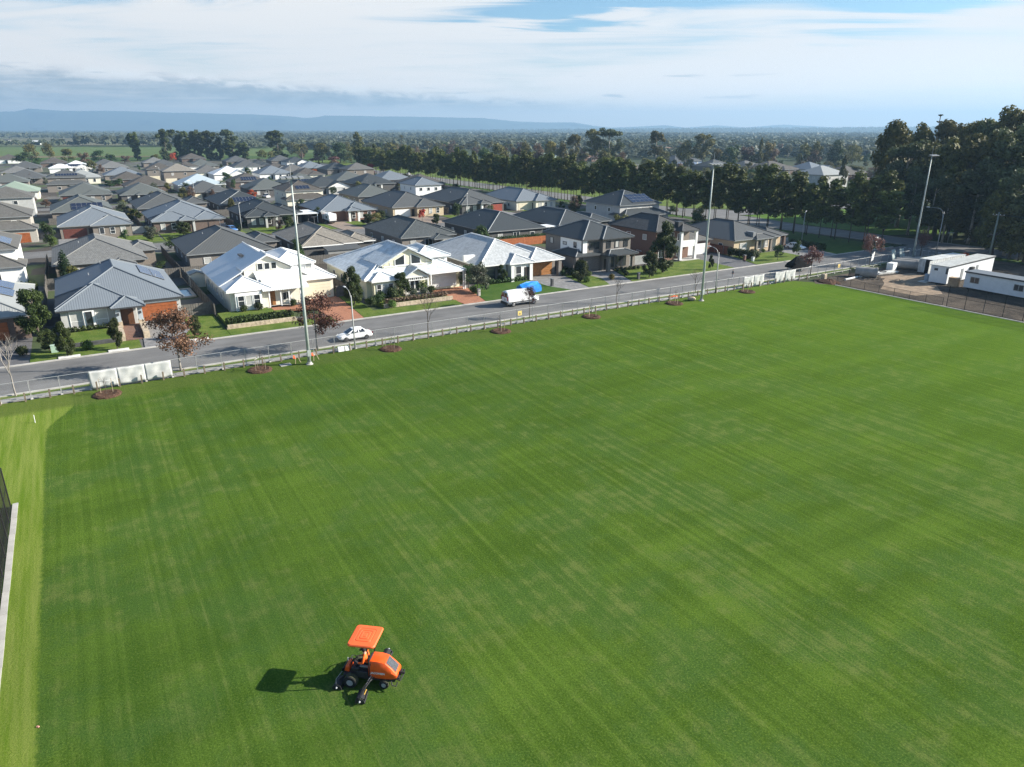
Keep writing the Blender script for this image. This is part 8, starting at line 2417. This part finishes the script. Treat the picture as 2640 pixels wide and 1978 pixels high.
DM = 12200.0
CAM_K = 1.0   # the picture plane is nearly upright at this distance
crest = [(-40, 296), (0, 295), (150, 293), (330, 291), (420, 293), (500, 296), (700, 300), (780, 304), (820, 308), (850, 306), (870, 302), (1000, 304), (1150, 306), (1250, 308), (1330, 316), (1400, 318), (1470, 318), (1520, 326), (1560, 330), (1620, 328), (1690, 324), (1740, 330), (1900, 333), (2200, 335), (2700, 335)]
ridge('mountains', 10600, 1700, [((x - 1320) / 1830 * (CAM_K), 25 + (335 - y) / 1830 * DM * CAM_K) for x, y in crest], 3)
ridge('hills', 5200, 1500, [(-.9, 2), (-.35, 4), (-.1, 14), (.15, 26), (.30, 34), (.42, 36), (.55, 44), (.7, 38), (.95, 30)], 8)
ridge('hills', 10800, 1500, [(.20, 30), (.27, 95), (.31, 60), (.36, 105), (.43, 60), (.55, 70), (.7, 40), (.9, 30)], 12)
# forest standing on the nearer rise
pts = []
for k in range(2600):
    az = rng.uniform(-.2, .95); u = rng.random(); hgt = np.interp(az, [-.35, -.1, .15, .30, .42, .55, .7, .95], [4, 14, 26, 34, 36, 44, 38, 30])
    q = rng.uniform(.05, 1.0); Y = 5200 + 1500 * q; zz = hgt * np.interp(q, [0, .22, .48, .75, 1.0], [0, .22, .50, .82, 1.0])
    pts.append((az * Y, Y, zz, rng.uniform(16, 40)))
o = link('woodland', None) if False else None
P_ = np.array(pts); nrng = np.random.default_rng(4); per = 12; idx = np.repeat(np.arange(len(P_)), per)
dd = nrng.normal(size=(len(idx), 3)); dd /= np.linalg.norm(dd, axis=1)[:, None]
pos = np.stack([P_[idx, 0] + dd[:, 0] * P_[idx, 3] * .6, P_[idx, 1] + dd[:, 1] * P_[idx, 3] * .6, P_[idx, 2] + 7 + dd[:, 2] * 7], 1)
nr = dd * .8 + nrng.normal(size=dd.shape) * .35 + np.array([.35, 0, .8]); nr /= np.linalg.norm(nr, axis=1)[:, None]
aa = np.cross(nr, nrng.normal(size=dd.shape)); aa /= np.linalg.norm(aa, axis=1)[:, None]; bb = np.cross(nr, aa); sz = nrng.uniform(3.5, 7, len(idx))[:, None]
o = link('woodland', leaf_mesh('woodland', np.stack([pos + aa * sz, pos + bb * sz * .7, pos - aa * sz, pos - bb * sz * .7], 1).reshape(-1, 3), LF['far'])); tag(o, 'hazy forest on the low rise below the horizon', 'woodland', None, 'stuff')

# scattered pale farm sheds and roofs in the distance
for k in range(34):
    az = rng.uniform(-.8, .8); Y = rng.choice([1250, 1500, 1900, 2300, 2900, 3600]) * rng.uniform(.92, 1.1); w = rng.uniform(12, 34); hh = rng.uniform(4, 7)
    o = thing('farm_shed', 'tiny far building', 'building', loc=(az * Y, Y, 0), rot=rng.uniform(-.5, .5), group='tiny far buildings')
    mb = MB(); mb.box(-w / 2, -5, -.2, w / 2, 5, hh); mb.build('wall', WHITE if k % 3 else RENDER_G, o)
    mb = MB(); mb.loft([[(x, -5.5, hh), (x, 0, hh + 2.2), (x, 5.5, hh)] for x in (-w / 2 - .5, w / 2 + .5)]); mb.build('roof', ROOF['white'] if k % 2 else ROOF['grey'], o)
# green paddock
o = sheet('paddock', [(-900, 760), (-250, 760), (-190, 1150), (-1050, 1150)], -0.04, mat_lawn('green paddock', (0.070, 0.115, 0.030), (0.115, 0.150, 0.055), .06)); o.rotation_euler = (0, 0, 0)
o = sheet('paddock', [(-2500, 1330), (-350, 1330), (-300, 1900), (-2500, 1900)], -0.04, mat_lawn('dry paddock', (0.150, 0.130, 0.085), (0.120, 0.125, 0.060), .03)); o.rotation_euler = (0, 0, 0)

# ---------------------------------------------------------------- air
def haze(density=1.55e-4):
    mb = MB(); mb.box(-13950, -2600, -9.5, 13950, 13950, 335)
    m = bpy.data.materials.new('air'); m.use_nodes = True; t = NT(m.node_tree); out = t.new('ShaderNodeOutputMaterial')
    v = t.new('ShaderNodeVolumePrincipled'); v.inputs['Color'].default_value = (0.36, 0.58, 0.82, 1); v.inputs['Density'].default_value = density; v.inputs['Anisotropy'].default_value = 0.2
    t.l.new(v.outputs[0], out.inputs['Volume'])
    o = mb.build('haze', m); tag(o, None, None, None, 'stuff'); return o
haze()

# ---------------------------------------------------------------- labels of alike things, told apart by what they stand beside
SKY = [(-.72, 'at the left edge'), (-.53, 'near the lone windswept tree'), (-.42, 'near the joined windbreak'), (-.31, 'near the tallest floodlight pole'), (-.22, 'near the dark pines'), (-.15, 'near the tall palm'), (-.04, 'above the silver tiled house'), (.05, 'near the yellowing tree'),
       (.13, 'near the tall gum clump'), (.20, 'near the lone feathery gum'), (.28, 'near the middle floodlight pole'), (.36, 'above the dark brown roofs'), (.42, 'above the blue grey roofs'), (.48, 'at the left grove end'), (.59, 'near the right floodlight pole'), (.68, 'near the power pole'), (.76, 'at the right edge')]
seen = {}
for o in bpy.data.objects:
    if o.parent is None and 'label' in o: seen.setdefault(o['label'], []).append(o)
for lb, obs in seen.items():
    if len(obs) < 2: continue
    bk = {}
    for o in obs:
        az = o.location.x / max(1.0, o.location.y)
        bk.setdefault((TK.get(o.name, ''), min(SKY, key=lambda q: abs(q[0] - az))[1]), []).append((az, o))
    for (kd, lm), L in bk.items():
        L.sort(key=lambda q: q[0])
        for i, (az, o) in enumerate(L):
            o['label'] = ' '.join((('' if len(L) == 1 else ordinal(i + 1) + ' from left, ') + kd + ' ' + lb + ' ' + lm).split())
for o in bpy.data.objects:
    if 'label' in o and len(o['label'].split()) > 16: print('LONG', len(o['label'].split()), o['label'])
print('objects', len(bpy.data.objects))
